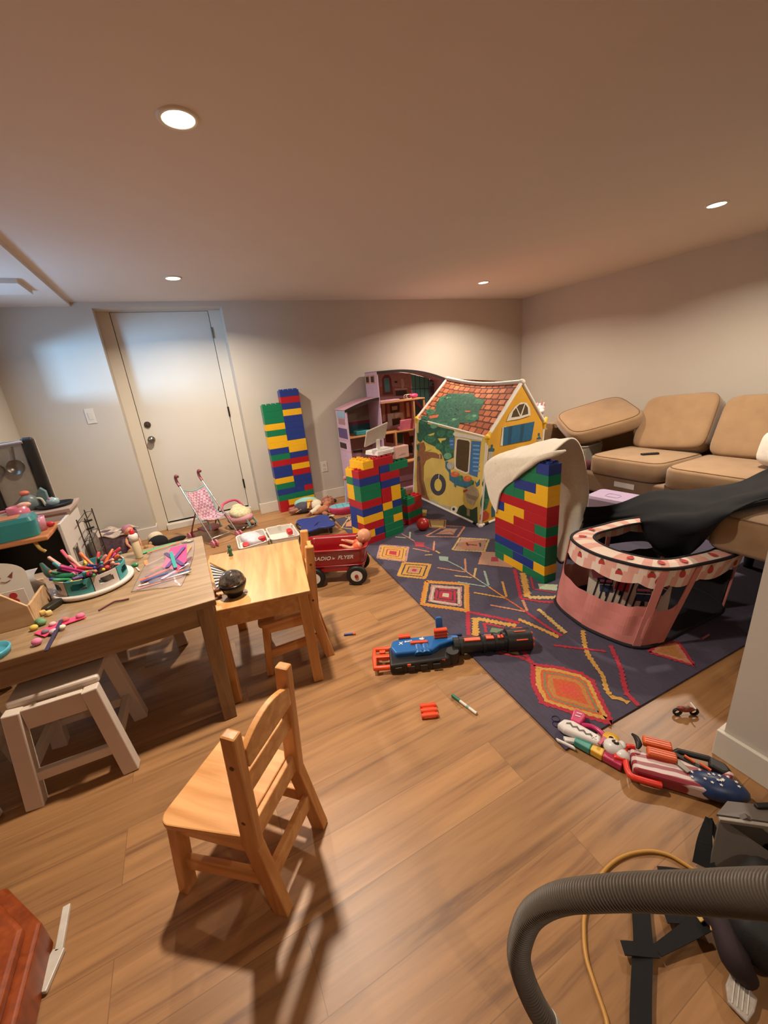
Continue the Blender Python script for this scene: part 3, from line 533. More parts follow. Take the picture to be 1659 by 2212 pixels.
ROOF_PRINT = [('g1', [(0.886, 0.543), (0.812, 0.684), (0.505, 0.765), (0.387, 0.671), (0.294, 0.666), (0.264, 0.551), (0.26, 0.409), (0.195, 0.264), (0.248, 0.176), (0.385, 0.128), (0.345, -0.002), (0.494, -0.01), (0.918, -0.031), (0.949, 0.072), (0.773, 0.182), (0.88, 0.402)]), ('g2', [(0.58, 0.659), (0.58, 0.613), (0.617, 0.576), (0.678, 0.563), (0.742, 0.579), (0.782, 0.62), (0.783, 0.669), (0.742, 0.707), (0.679, 0.718), (0.617, 0.699)]), ('g2', [(0.679, 0.559), (0.679, 0.511), (0.718, 0.473), (0.782, 0.457), (0.849, 0.472), (0.892, 0.513), (0.893, 0.563), (0.85, 0.603), (0.783, 0.616), (0.718, 0.598)]), ('g2', [(0.392, 0.645), (0.393, 0.594), (0.432, 0.553), (0.497, 0.538), (0.564, 0.556), (0.607, 0.601), (0.607, 0.655), (0.564, 0.697), (0.497, 0.71), (0.431, 0.689)]), ('g2', [(0.276, 0.621), (0.277, 0.585), (0.303, 0.557), (0.346, 0.547), (0.39, 0.559), (0.417, 0.59), (0.417, 0.627), (0.389, 0.655), (0.345, 0.664), (0.302, 0.651)]), ('g2', [(0.796, 0.23), (0.792, 0.19), (0.817, 0.158), (0.862, 0.144), (0.91, 0.155), (0.943, 0.187), (0.947, 0.228), (0.921, 0.261), (0.874, 0.273), (0.827, 0.261)]), ('g2', [(0.505, 0.365), (0.508, 0.327), (0.545, 0.293), (0.604, 0.275), (0.662, 0.282), (0.698, 0.312), (0.694, 0.352), (0.654, 0.387), (0.594, 0.403), (0.537, 0.394)]), ('g2', [(0.43, 0.211), (0.429, 0.171), (0.46, 0.135), (0.511, 0.118), (0.564, 0.126), (0.598, 0.157), (0.598, 0.2), (0.565, 0.236), (0.512, 0.252), (0.461, 0.242)]), ('g2', [(0.218, 0.303), (0.217, 0.262), (0.244, 0.228), (0.289, 0.213), (0.336, 0.223), (0.367, 0.256), (0.368, 0.299), (0.339, 0.334), (0.292, 0.348), (0.246, 0.336)]), ('g3', [(0.473, 0.526), (0.473, 0.489), (0.502, 0.458), (0.55, 0.446), (0.599, 0.458), (0.63, 0.489), (0.63, 0.528), (0.599, 0.559), (0.55, 0.57), (0.502, 0.557)]), ('g2', [(0.498, 0.038), (0.504, 0.007), (0.543, -0.026), (0.601, -0.048), (0.657, -0.05), (0.689, -0.031), (0.682, 0.002), (0.641, 0.036), (0.581, 0.057), (0.527, 0.057)]), ('gd', [(0.813, 0.391), (0.624, 0.477), (0.55, 0.43), (0.636, 0.382), (0.766, 0.334)]), ('or', [(0.844, 0.119), (0.721, 0.197), (0.71, 0.134), (0.797, 0.065)]), ('or', [(0.43, 0.386), (0.356, 0.401), (0.358, 0.369), (0.411, 0.361)]), ('g3', [(0.626, 0.677), (0.625, 0.661), (0.636, 0.65), (0.655, 0.646), (0.674, 0.652), (0.686, 0.666), (0.687, 0.682), (0.676, 0.694), (0.657, 0.697), (0.638, 0.691)]), ('g3', [(0.439, 0.674), (0.438, 0.659), (0.448, 0.648), (0.465, 0.644), (0.482, 0.65), (0.493, 0.663), (0.494, 0.678), (0.484, 0.69), (0.467, 0.693), (0.45, 0.687)]), ('g3', [(0.248, 0.317), (0.248, 0.303), (0.257, 0.292), (0.272, 0.287), (0.287, 0.291), (0.297, 0.302), (0.297, 0.316), (0.288, 0.328), (0.273, 0.332), (0.258, 0.328)]), ('g3', [(0.733, 0.588), (0.733, 0.572), (0.744, 0.56), (0.764, 0.556), (0.784, 0.562), (0.797, 0.575), (0.798, 0.591), (0.786, 0.604), (0.766, 0.608), (0.746, 0.602)]), ('g3', [(0.452, 0.179), (0.452, 0.165), (0.462, 0.152), (0.478, 0.147), (0.495, 0.15), (0.506, 0.161), (0.507, 0.176), (0.497, 0.188), (0.48, 0.194), (0.463, 0.19)])]
GABLE_PRINT = [('wh', [(0.277, 1.131), (0.317, 1.204), (0.397, 1.273), (0.494, 1.308), (0.592, 1.291), (0.66, 1.228), (0.687, 1.142), (0.502, 1.126)]), ('pane', [(0.353, 1.16), (0.374, 1.223), (0.42, 1.257), (0.497, 1.154)]), ('pane', [(0.429, 1.263), (0.467, 1.285), (0.56, 1.287), (0.506, 1.166)]), ('pane', [(0.572, 1.279), (0.622, 1.233), (0.641, 1.162), (0.529, 1.157)]), ('wh', [(0.226, 1.072), (0.285, 1.076), (0.253, 0.866), (0.212, 0.873)]), ('bl4', [(0.242, 1.069), (0.773, 1.058), (0.753, 0.85), (0.253, 0.866)]), ('bl5', [(0.326, 1.064), (0.387, 1.064), (0.385, 0.863), (0.333, 0.865)]), ('bl5', [(0.533, 1.06), (0.597, 1.061), (0.586, 0.856), (0.532, 0.859)]), ('tealk', [(0.029, 0.872), (0.075, 0.884), (0.127, 0.854), (0.12, 0.829), (0.032, 0.845)]), ('tealk', [(0.062, 0.913), (0.092, 0.908), (0.095, 0.88), (0.066, 0.886)]), ('gr', [(0.033, 0.841), (0.111, 0.826), (0.091, 0.746), (0.029, 0.758)]), ('tealk', [(0.844, 0.849), (0.898, 0.869), (0.94, 0.83), (0.894, 0.826)]), ('tealk', [(0.863, 0.911), (0.896, 0.906), (0.903, 0.869), (0.869, 0.874)]), ('gr', [(0.854, 0.833), (0.93, 0.824), (0.933, 0.805), (0.861, 0.817)]), ('g2', [(-0.021, 0.55), (0.036, 0.551), (0.094, 0.468), (0.121, 0.318), (0.077, 0.185), (-0.009, 0.165), (-0.041, 0.289), (-0.006, 0.407)]), ('g1', [(0.044, 0.48), (0.039, 0.456), (0.021, 0.445), (-0.003, 0.451), (-0.024, 0.471), (-0.034, 0.498), (-0.029, 0.521), (-0.012, 0.532), (0.013, 0.527), (0.034, 0.507)]), ('g1', [(0.099, 0.338), (0.093, 0.31), (0.07, 0.298), (0.039, 0.306), (0.012, 0.331), (-0.001, 0.364), (0.005, 0.391), (0.028, 0.404), (0.059, 0.396), (0.086, 0.371)]), ('g1', [(0.056, 0.234), (0.05, 0.21), (0.029, 0.2), (0.002, 0.207), (-0.021, 0.23), (-0.032, 0.258), (-0.027, 0.282), (-0.007, 0.292), (0.02, 0.285), (0.044, 0.263)]), ('or3', [(-0.026, 0.141), (0.059, 0.168), (0.125, 0.112), (0.121, 0.054), (0.013, 0.041), (-0.03, 0.083)]), ('bl3', [(0.156, 0.192), (0.217, 0.191), (0.233, 0.051), (0.172, 0.054)])]

PC = {k: mat('print_' + k, c, 0.8, var=v, scale=40) for k, c, v in (('bk', '#8a5a34', .18), ('bd', '#6a4024', .1), ('hole', '#4a4038', .1), ('g1', '#2a5a44', .35), ('g2', '#37704f', .4), ('g3', '#6a9c78', .2), ('gd', '#2c3c2c', .2), ('y1', '#cdb24e', .1), ('y2', '#d2b950', .1), ('wh', '#cfc8b8', .04), ('bl', '#3a6a98', .08), ('bl2', '#6d97bb', .08), ('bl3', '#2f6378', .1), ('bl4', '#1f5878', .12), ('bl5', '#17465f', .1), ('pane', '#4a3818', .15), ('gr', '#a8a494', .15), ('or', '#c0603a', .2), ('or2', '#d87848', .1), ('or3', '#b8482c', .1), ('ti', '#3c3a44', .1), ('rope', '#d8d0c0', .05), ('tan', '#a89878', .12), ('tan2', '#8a7c62', .1), ('dg', '#2c4028', .2), ('dk', '#2a2420', .1), ('rd', '#a84028', .1), ('tealk', '#2c5a68', .1))}
FM, FL, EM, EL = V((2.15, 2.60, .02)), V((2.21, 3.84, .02)), V((2.225, 2.59, .785)), V((2.30, 3.82, .868))
RF, RB, ER, FR = V((2.66, 2.655, 1.187)), V((2.735, 3.83, 1.248)), V((2.99, 2.70, .805)), V((2.95, 2.72, .02))
EBR, BBR = V((3.12, 3.84, .86)), V((3.05, 3.88, .02))
t = thing('play_house_tent', 'fabric play house tent printed as a yellow cottage with an orange tiled roof', 'play tent', (2.6, 3.2, 0)); O = t.location
def printed(b, o, a, c, items, n, lift=.0010):
    o, a, c = V(o), V(a) - V(o), V(c) - V(o)
    for i, (k, pts) in enumerate(items):
        b.use(PC[k]); b.poly([o + a * p[0] + c * p[1] + n * (lift + i * .00006) for p in pts])
M_y = mat('print_wall_yellow', '#cbae58', 0.85, var=0.10, scale=6); M_yg = mat('print_gable_yellow', '#d09a2a', 0.85, var=0.08, scale=5)
def quad(b, A, Bq, Cq, D, n=6): return b.grid(lambda u, v: (A * (1 - u) + Bq * u) * (1 - v) + (D * (1 - u) + Cq * u) * v, n, n, smooth=True)
b = B(O); b.use(M_y); quad(b, FL, FM, EM, EL); printed(b, FM, FL, EM, SIDE_PRINT, (EM - FM).cross(FL - FM).normalized()); b.build('side_panel', None, t)  # side window opening filled dark brown for the shade inside the tent
# roof with tiles
T1, T2, T3, TD = mat('tile_orange', '#b8653c', .85, var=.12), mat('tile_light', '#c87a4c', .85, var=.12), mat('tile_brown', '#a0522c', .85, var=.12), mat('tile_row_dark', '#5e3220', .9, var=.1)
b = B(O); nr = (EL - EM).cross(RF - EM).normalized(); nr = nr if nr.x < 0 else -nr
rp = lambda u, v: (EM * (1 - u) + EL * u) * (1 - v) + (RF * (1 - u) + RB * u) * v - V((0, 0, .035)) * math.sin(PI * u) * v
b.use(TD); b.grid(rp, 20, 12)  # dark printed base, shows as row lines between the tiles
rs = random.Random(3); NR_, NC_ = 9, 13
for i in range(NR_):
    for j in range(NC_ + 1):
        u0, u1 = max(0.0, (j - .5 * (i % 2)) / NC_ + .006), min(1.0, (j + 1 - .5 * (i % 2)) / NC_ - .006)
        if u1 - u0 < .02: continue
        v0, v1 = i / NR_ + .018 + rs.uniform(0, .01), (i + 1) / NR_ - .004
        b.use(rs.choice((T1, T1, T2, T3))); b.poly([rp(u0, v0) + nr * .0012, rp((u0 + u1) / 2, v0 - .006) + nr * .0012, rp(u1, v0) + nr * .0012, rp(u1, v1) + nr * .0012, rp(u0, v1) + nr * .0012])
ru = RF + (EL - EM)
for i, (k, pts) in enumerate(ROOF_PRINT): b.use(PC[k]); b.poly([rp(min(1, max(0, p[0])), min(1, max(0, p[1]))) + nr * (.003 + i * .00008) for p in pts])
for i in range(70):
    u_, v_ = rs.uniform(.50, .93), rs.uniform(.06, .74)
    if any(k == 'g2' and min((u_ - p[0]) ** 2 + (v_ - p[1]) ** 2 for p in pts) < .004 for k, pts in ROOF_PRINT):
        b.use(PC[rs.choice(('g3', 'g2', 'gd'))]); c_ = rp(u_, v_) + nr * .0062; du, dv = (EL - EM).normalized(), (RF - EM).normalized(); r_ = rs.uniform(.005, .012)
        b.poly([c_ + du * (r_ * math.cos(a)) + dv * (r_ * .6 * math.sin(a)) for a in [PI * q / 3 for q in range(6)]])
b.build('roof_panel', None, t)
b = B(O); b.use(M_yg); b.add([FM, FR, ER, RF, EM], [(0, 1, 2, 3, 4)]); printed(b, FM, FR, EM, GABLE_PRINT, (FR - FM).cross(EM - FM).normalized(), .002); b.build('gable_panel', None, t)
b = B(O); b.use(T1); quad(b, ER, EBR, RB, RF); b.build('far_roof_panel', None, t)
b = B(O); b.use(M_y); quad(b, FR, BBR, EBR, ER); b.build('far_side_panel', None, t)
b = B(O); b.use(M_y); b.add([FL, BBR, EBR, RB, EL], [(0, 1, 2, 3, 4)]); b.build('back_panel', None, t)
M_pole = mat('tent_white_sleeve', '#d8d0c2', 0.6, var=0.03); M_yc = mat('tent_yellow_corner', '#d9ac28', 0.6, var=.05)
for a, c, r in ((FM, EM, .012), (FL, EL, .012), (FR, ER, .012), (BBR, EBR, .012), (EM, RF, .016), (ER, RF, .016), (EL, RB, .016), (EBR, RB, .016), (EM, EL, .008), (FM, FL, .012), (FM, FR, .012), (FL, BBR, .012), (ER, EBR, .009), (FR, BBR, .012)):
    B(O).cyl(a, c, r, n=12).build('pole', M_pole, t)
ridge = [RF + (RB - RF) * (i / 8) - V((0, 0, .035)) * math.sin(PI * i / 8) for i in range(9)]
B(O).tube(ridge, .020, 10, 2).build('ridge_sleeve', M_pole, t)
for p in (EM, EL, ER, EBR): 
    b = B(O); b.ell(p, (.026, .026, .024)); b.cyl(p, p - V((0, 0, .06)), .022, .014, 12); b.cyl(p, p + (RF - EM).normalized() * .05, .02, .016, 12); b.build('corner_patch', M_yc, t)
for p in (FM, FL, FR, BBR): B(O).ell(p, (.024, .024, .022)).build('corner_joint', M_pole, t)
for p in (RF, RB): B(O).ell(p, (.028, .028, .024)).build('ridge_joint', M_pole, t)
for p, d in ((FM, FL), (FM, FR), (FL, FM)):
    q = p + (d - p).normalized() * .045; b = B(O); b.cyl(q, q + (d - p).normalized() * .05, .0145, n=12); b.build('base_strap', M_black, t)
# plush unicorn peeping over the far eave
M_pw = mat('plush_white', '#d8cdc6', .95, var=.05, bump=.3, bscale=150, sheen=.4); M_pp = mat('plush_pink', '#d6a4a4', .95, var=.1); M_pb = mat('plush_aqua', '#a9c4c4', .95, var=.1)
t = thing('plush_unicorn', 'white plush unicorn with pink ears sitting on the sofa arm behind the play house', 'plush toy', (3.62, 3.33, .655), -2.2)
b = B(); b.ell((0, 0, .075), (.065, .055, .078)).ell((.03, 0, .175), (.055, .048, .052)).ell((.085, 0, .16), (.035, .03, .028)); b.build('body', M_pw, t)
B().cyl((.045, 0, .22), (.06, 0, .285), .012, .002, 10).build('horn', M_pp, t)
for s in (-1, 1): B().ell((.015, s * .035, .225), (.012, .014, .026)).build('ear', M_pp, t)
b = B(); b.ell((-.03, 0, .19), (.028, .03, .05)).ell((-.05, 0, .12), (.026, .03, .05)); b.build('mane', M_pb, t)
# ------------------------------------------------------------------ rug
RUG=[('f','y',0,[(1.27,2.797),(1.413,2.621),(1.277,2.423),(1.142,2.6)]), ('l','p',0.02,[(1.27,2.815),(1.426,2.622),(1.277,2.408),(1.13,2.599),(1.27,2.815)]), ('l','r',0.012,[(1.272,2.697),(1.342,2.613),(1.276,2.514),(1.209,2.603),(1.272,2.697)]), ('f','r',0,[(1.273,2.656),(1.311,2.609),(1.275,2.554),(1.238,2.604)]), ('l','n',0.006,[(1.271,2.75),(1.38,2.617),(1.277,2.465),(1.173,2.601),(1.271,2.75)]), ('f','y',0,[(1.254,2.399),(1.395,2.257),(1.255,2.106),(1.126,2.247)]), ('l','y',0.02,[(1.254,2.408),(1.402,2.257),(1.254,2.099),(1.119,2.247),(1.254,2.408)]), ('l','n',0.014,[(1.254,2.371),(1.369,2.256),(1.255,2.131),(1.149,2.248),(1.254,2.371)]), ('l','n',0.01,[(1.255,2.319),(1.321,2.253),(1.255,2.18),(1.194,2.248),(1.255,2.319)]), ('f','p',0,[(1.255,2.295),(1.299,2.252),(1.255,2.203),(1.214,2.249)]), ('f','r',0,[(1.256,2.274),(1.279,2.25),(1.256,2.224),(1.234,2.249)]), ('l','o2',0.03,[(1.239,2.064),(1.436,1.875),(1.241,1.627),(1.062,1.839),(1.239,2.064)]), ('l','y',0.018,[(1.239,2.041),(1.416,1.872),(1.241,1.647),(1.08,1.839),(1.239,2.041)]), ('f','p',0,[(1.24,2.003),(1.384,1.867),(1.241,1.68),(1.108,1.84)]), ('l','n',0.008,[(1.24,2.013),(1.392,1.868),(1.241,1.672),(1.101,1.84),(1.24,2.013)]), ('l','w',0.015,[(1.24,1.976),(1.36,1.863),(1.241,1.705),(1.129,1.84),(1.24,1.976)]), ('f','n',0,[(1.24,1.954),(1.341,1.859),(1.241,1.726),(1.147,1.841)]), ('l','r',0.02,[(1.24,1.932),(1.321,1.856),(1.241,1.748),(1.165,1.841),(1.24,1.932)]), ('f','r',0,[(1.241,1.906),(1.298,1.852),(1.241,1.774),(1.186,1.842)]), ('f','w',0,[(1.241,1.874),(1.269,1.847),(1.241,1.808),(1.214,1.842)]), ('l','r',0.03,[(1.236,1.616),(1.325,1.496),(1.398,1.374)]), ('l','r',0.03,[(1.236,1.616),(1.103,1.441)]), ('l','o2',0.02,[(1.436,1.875),(1.24,1.621)]), ('l','y',0.045,[(1.235,1.548),(1.132,1.421)]), ('l','y',0.04,[(1.238,1.535),(1.313,1.432),(1.365,1.367)]), ('l','r',0.02,[(1.242,1.481),(1.193,1.408)]), ('l','r',0.02,[(1.242,1.481),(1.301,1.392)]), ('f','gr',0,[(1.247,1.428),(1.29,1.38),(1.238,1.377),(1.213,1.404)]), ('l','r',0.022,[(1.116,1.319),(1.149,1.24),(1.201,1.175),(1.216,1.127)]), ('l','r',0.025,[(1.249,1.206),(1.228,1.157),(1.215,1.113)]), ('f','y2',0,[(1.154,1.31),(1.236,1.247),(1.21,1.184),(1.165,1.245)]), ('f','y',0,[(1.212,1.091),(1.282,1.022),(1.332,0.949),(1.335,0.901),(1.284,0.832),(1.214,0.727),(1.144,0.823),(1.084,0.922),(1.126,1.006)]), ('f','o',0,[(1.214,1.064),(1.273,1.006),(1.316,0.944),(1.319,0.903),(1.276,0.843),(1.215,0.751),(1.154,0.835),(1.102,0.921),(1.139,0.993)]), ('l','r',0.028,[(1.212,1.105),(1.287,1.031),(1.341,0.951),(1.343,0.9),(1.289,0.826),(1.214,0.714),(1.139,0.817),(1.073,0.922),(1.118,1.013),(1.212,1.105)]), ('l','y',0.02,[(1.213,1.076),(1.277,1.013),(1.324,0.946),(1.326,0.902),(1.28,0.838),(1.215,0.74),(1.15,0.829),(1.094,0.921),(1.133,0.999),(1.213,1.076)]), ('l','gr',0.01,[(1.215,1.04),(1.265,0.991),(1.302,0.939),(1.304,0.904),(1.268,0.853),(1.216,0.773),(1.164,0.846),(1.12,0.92),(1.152,0.98),(1.215,1.04)]), ('f','y3',0,[(1.216,1.024),(1.26,0.982),(1.292,0.936),(1.294,0.905),(1.263,0.86),(1.217,0.789),(1.171,0.854),(1.132,0.919),(1.16,0.972)]), ('f','o',0,[(1.217,0.995),(1.25,0.964),(1.274,0.93),(1.276,0.907),(1.253,0.873),(1.218,0.818),(1.183,0.868),(1.154,0.917),(1.176,0.957)]), ('f','o3',0,[(1.219,0.958),(1.237,0.941),(1.251,0.922),(1.252,0.91),(1.239,0.891),(1.22,0.859),(1.2,0.888),(1.184,0.916),(1.196,0.938)]), ('f','p2',0,[(1.864,2.499),(2.003,2.343),(1.84,2.204),(1.69,2.36)]), ('l','y2',0.022,[(1.865,2.516),(2.02,2.343),(1.84,2.188),(1.673,2.361),(1.865,2.516)]), ('f','o4',0,[(1.857,2.439),(1.942,2.345),(1.843,2.259),(1.751,2.355)]), ('l','n',0.018,[(1.842,2.403),(1.813,2.345)]), ('l','n',0.018,[(1.831,2.366),(1.874,2.31)]), ('l','n',0.018,[(1.924,2.337),(1.878,2.276)]), ('f','p2',0,[(1.831,2.195),(1.994,2.028),(1.823,1.869),(1.671,2.053)]), ('l','o4',0.015,[(1.831,2.186),(1.985,2.028),(1.823,1.876),(1.679,2.052),(1.831,2.186)]), ('f','r2',0,[(1.822,2.084),(1.857,2.057),(1.812,1.998),(1.768,2.032)]), ('l','o4',0.022,[(1.928,2.822),(2.048,2.692),(1.857,2.543),(1.654,2.724),(1.928,2.822)]), ('f','p2',0,[(1.901,2.763),(1.967,2.692),(1.863,2.609),(1.75,2.71)]), ('l','r2',0.012,[(1.771,2.706),(1.889,2.687),(1.876,2.618)]), ('f','y2',0,[(1.9,3.052),(2.016,2.94),(1.89,2.775),(1.803,2.876)]), ('l','n',0.01,[(1.9,3.037),(2.004,2.936),(1.892,2.789),(1.813,2.879),(1.9,3.037)]), ('f','y2',0,[(1.9,3.014),(1.985,2.931),(1.893,2.809),(1.829,2.884)]), ('l','o4',0.012,[(1.9,3.06),(2.022,2.942),(1.89,2.769),(1.798,2.874),(1.9,3.06)]), ('f','y2',0,[(2.002,3.353),(2.05,3.309),(1.941,3.156),(1.888,3.169)]), ('l','r',0.03,[(1.814,1.842),(1.692,1.688),(1.581,1.551)]), ('l','r',0.025,[(1.581,1.551),(1.642,1.465),(1.707,1.407)]), ('l','y',0.05,[(1.819,1.774),(1.713,1.645),(1.621,1.541)]), ('l','y2',0.04,[(1.625,1.538),(1.683,1.489),(1.761,1.44)]), ('l','r',0.015,[(1.824,1.708),(1.719,1.586),(1.793,1.481)]), ('f','gr2',0,[(1.79,1.617),(1.876,1.54),(1.813,1.492),(1.749,1.564)]), ('l','o4',0.02,[(1.578,1.534),(1.51,1.432)]), ('l','p',0.015,[(1.525,2.908),(1.528,2.693)]), ('f','r2',0,[(1.516,2.688),(1.576,2.616),(1.523,2.545),(1.477,2.595)]), ('l','r2',0.015,[(1.53,2.584),(1.556,2.403)]), ('l','y2',0.02,[(1.563,2.426),(1.557,2.369)]), ('f','t',0,[(1.525,2.333),(1.574,2.276),(1.525,2.218),(1.487,2.266)]), ('l','t',0.013,[(1.529,2.234),(1.542,2.081),(1.532,1.988)]), ('l','o4',0.014,[(1.532,1.988),(1.526,1.868)]), ('l','t',0.012,[(1.525,1.884),(1.522,1.751)]), ('l','o2',0.014,[(1.519,1.764),(1.511,1.619)]), ('l','o',0.014,[(1.511,1.619),(1.502,1.438)]), ('l','r',0.02,[(1.502,1.438),(1.49,1.311),(1.485,1.174)]), ('l','o4',0.018,[(1.44,2.58),(1.512,2.437)]), ('l','o4',0.018,[(1.656,2.59),(1.547,2.439)]), ('l','o4',0.018,[(1.407,2.183),(1.526,2.009)]), ('l','o4',0.018,[(1.652,2.177),(1.532,2.015)]), ('l','y2',0.018,[(1.437,2.011),(1.512,1.921)]), ('l','y2',0.018,[(1.62,2.015),(1.522,1.914)]), ('l','t',0.018,[(1.399,1.932),(1.504,1.78)]), ('l','t',0.018,[(1.639,1.948),(1.533,1.782)]), ('l','y',0.018,[(1.398,1.765),(1.508,1.608)]), ('l','y',0.018,[(1.633,1.766),(1.523,1.61)]), ('l','o4',0.018,[(1.388,1.597),(1.497,1.439)]), ('l','y2',0.018,[(1.448,2.414),(1.5,2.381)]), ('l','gr2',0.018,[(1.443,2.882),(1.506,2.804)]), ('l','gr2',0.018,[(1.605,2.896),(1.528,2.776)]), ('l','y',0.03,[(1.417,1.406),(1.446,1.283),(1.467,1.178)]), ('l','y',0.03,[(1.575,1.409),(1.548,1.291),(1.519,1.181)]), ('l','y',0.026,[(1.61,1.153),(1.533,1.082),(1.469,1.013),(1.433,0.949),(1.409,0.897),(1.35,0.834),(1.326,0.797),(1.347,0.772),(1.356,0.741)]), ('l','r',0.026,[(1.614,1.003),(1.552,0.929),(1.497,0.866),(1.435,0.816),(1.392,0.772),(1.374,0.716)]), ('l','r',0.018,[(1.394,1.15),(1.464,1.079),(1.557,0.986)]), ('f','o4',0,[(1.711,0.88),(1.79,0.889),(1.892,0.852),(1.78,0.723)]), ('l','r',0.02,[(1.711,0.88),(1.79,0.889),(1.892,0.852),(1.78,0.723),(1.711,0.88)]), ('f','y3',0,[(1.743,0.862),(1.791,0.867),(1.851,0.845),(1.784,0.766)]), ('l','y2',0.016,[(1.149,3.409),(1.283,3.593),(1.366,3.672)]), ('l','y2',0.016,[(1.149,3.409),(1.22,3.307)]), ('f','o4',0,[(1.238,3.514),(1.307,3.548),(1.237,3.379),(1.192,3.417)]), ('l','y2',0.012,[(1.292,3.685),(1.322,3.584)]), ('l','y2',0.012,[(1.331,3.676),(1.292,3.562)]), ('l','y2',0.02,[(1.579,1.416),(1.551,1.303),(1.528,1.184)]), ('l','r',0.02,[(1.492,1.344),(1.484,1.243),(1.488,1.177)]), ('l','y',0.02,[(1.444,1.299),(1.454,1.234),(1.458,1.176)])]

RGC = {k: mat('rug_' + k, c, 0.95, var=0.16, scale=120, bump=.4, bscale=250) for k, c in (('y', '#b88a42'), ('y2', '#b59a62'), ('y3', '#a8713c'), ('o', '#b5522e'), ('o2', '#c07a2e'), ('o3', '#bb4a38'), ('o4', '#b3785a'), ('r', '#a02838'), ('r2', '#9c3440'), ('p', '#a87a74'), ('p2', '#a07c68'), ('n', '#3a3038'), ('w', '#b4a890'), ('t', '#84998c'), ('gr', '#67785a'), ('gr2', '#9aa286'))}
def rug_base():
    m = mat('rug_navy', '#423c4c', 0.95, var=0.22, scale=14, bump=.35, bscale=300)
    nt = m.node_tree; n = [q for q in nt.nodes if q.type == 'TEX_NOISE'][0]; mp = nt.nodes.new('ShaderNodeMapping'); mp.inputs['Scale'].default_value = (9, 1.2, 1)
    tc = [q for q in nt.nodes if q.type == 'TEX_COORD'][0]; nt.links.new(tc.outputs['Object'], mp.inputs[0]); nt.links.new(mp.outputs[0], n.inputs['Vector']); n.inputs['Detail'].default_value = 6; n.inputs['Roughness'].default_value = .75; return m
b = B((2.2, 2.1, 0)); b.use(rug_base())
rc = [V((.977, .727, 0)), V((3.38, .63, 0)), V((3.30, 3.62, 0)), V((1.185, 3.70, 0))]
b.prism([(p.x, p.y) for p in rc], (0, 0, .0005), (1, 0, 0), (0, 1, 0), .0075)
rr = random.Random(11)
def jag(pts, w, z, step=.011):
    P = [V((p[0], p[1], 0)) for p in pts]; sm = []
    for i in range(len(P) - 1):
        n = max(2, int((P[i + 1] - P[i]).length / step))
        for j in range(n): sm.append((P[i] + (P[i + 1] - P[i]) * (j / n), (P[i + 1] - P[i]).normalized()))
    sm.append((P[-1], (P[-1] - P[-2]).normalized())); L = []; R = []
    for i, (p, d) in enumerate(sm):
        s = V((-d.y, d.x, 0)); k = w / 2 * (1.0 if i % 2 else .55)
        L.append(p + s * k * rr.uniform(.75, 1.25) + d * rr.uniform(-.004, .004) + V((0, 0, z))); R.append(p - s * k * rr.uniform(.75, 1.25) + d * rr.uniform(-.004, .004) + V((0, 0, z)))
    n = len(L); b.add(L + R, [(i, i + 1, n + i + 1, n + i) for i in range(n - 1)])
def jfill(pts, z, step=.014):
    P = [V((p[0], p[1], 0)) for p in pts]; c = sum(P, V((0, 0, 0))) / len(P); out = []
    for i in range(len(P)):
        a, q = P[i], P[(i + 1) % len(P)]; n = max(1, int((q - a).length / step))
        for j in range(n): m_ = a + (q - a) * (j / n); out.append(c + (m_ - c) * (1 + rr.uniform(-.05, .05)) + V((0, 0, z)))
    b.add(out, [tuple(range(len(out)))])
for i, (k, c, w_, pts) in enumerate(RUG):
    b.use(RGC[c]); z = .0086 + i * .00002
    if k == 'l': jag(pts, w_, z)
    else: jfill(pts, z)
tag(b.build('rug'), 'dark navy patterned rug with woven diamonds and zigzags on the wood floor', 'rug'); bpy.data.objects['rug'].location = (2.2, 2.1, 0)
RZ = .0085
# ------------------------------------------------------------------ pop-up playpen
M_pk1 = mat('pen_pink', '#c07870', 0.8, var=.06, scale=12); M_pk2 = mat('pen_stripe_pink', '#d49c8c', .8, var=.04); M_pcr = mat('pen_stripe_cream', '#dcc6b4', .8, var=.03)
M_berry = mat('strawberry', '#b83a34', .8, var=.12); M_leaf = mat('strawberry_leaf', '#4a5038', .8); M_bk = mat('black_binding', '#16121a', .85)
M_mat = mat('pen_floor_dark', '#1c1820', .95)
top = [(1.695, 1.17), (1.735, .98), (1.81, .89), (1.95, .842), (2.15, .802), (2.33, .83), (2.43, .96), (2.43, 1.14), (2.36, 1.30), (2.20, 1.375), (2.03, 1.40), (1.85, 1.415), (1.745, 1.35)]
bot = [(1.632, 1.18), (1.655, 1.00), (1.70, .918), (1.80, .885), (1.95, .88), (2.30, .87), (2.42, .97), (2.43, 1.14), (2.36, 1.31), (2.20, 1.39), (2.03, 1.42), (1.84, 1.44), (1.70, 1.40)]
ZR = .408; NR = 12
Tp = smooth_path([(x, y, ZR) for x, y in top], NR, True); Bp = smooth_path([(x, y, RZ + .002) for x, y in bot], NR, True); n = len(Tp)
cen = V((2.06, 1.11, ZR)); Ip = [p + (V((2.10, 1.12, ZR)) - p) * .27 for i, p in enumerate(Tp)]
W = lambda i, z: Bp[i % n] + (Tp[i % n] - Bp[i % n]) * (z / ZR)
t = thing('pop_up_playpen', 'pink strawberry print pop-up playpen on the rug under the navy blanket', 'playpen', (2.06, 1.11, RZ)); O = t.location
b = B(O)
for i in range(n):
    b.use(M_pk2 if (i // 4) % 2 else M_pcr); j = (i + 1) % n; m1, m2 = Tp[i] * .5 + Ip[i] * .5 + V((0, 0, .006)), Tp[j] * .5 + Ip[j] * .5 + V((0, 0, .006))
    b.add([Tp[i], Tp[j], m2, m1], [(0, 1, 2, 3)], True); b.add([m1, m2, Ip[j], Ip[i]], [(0, 1, 2, 3)], True)
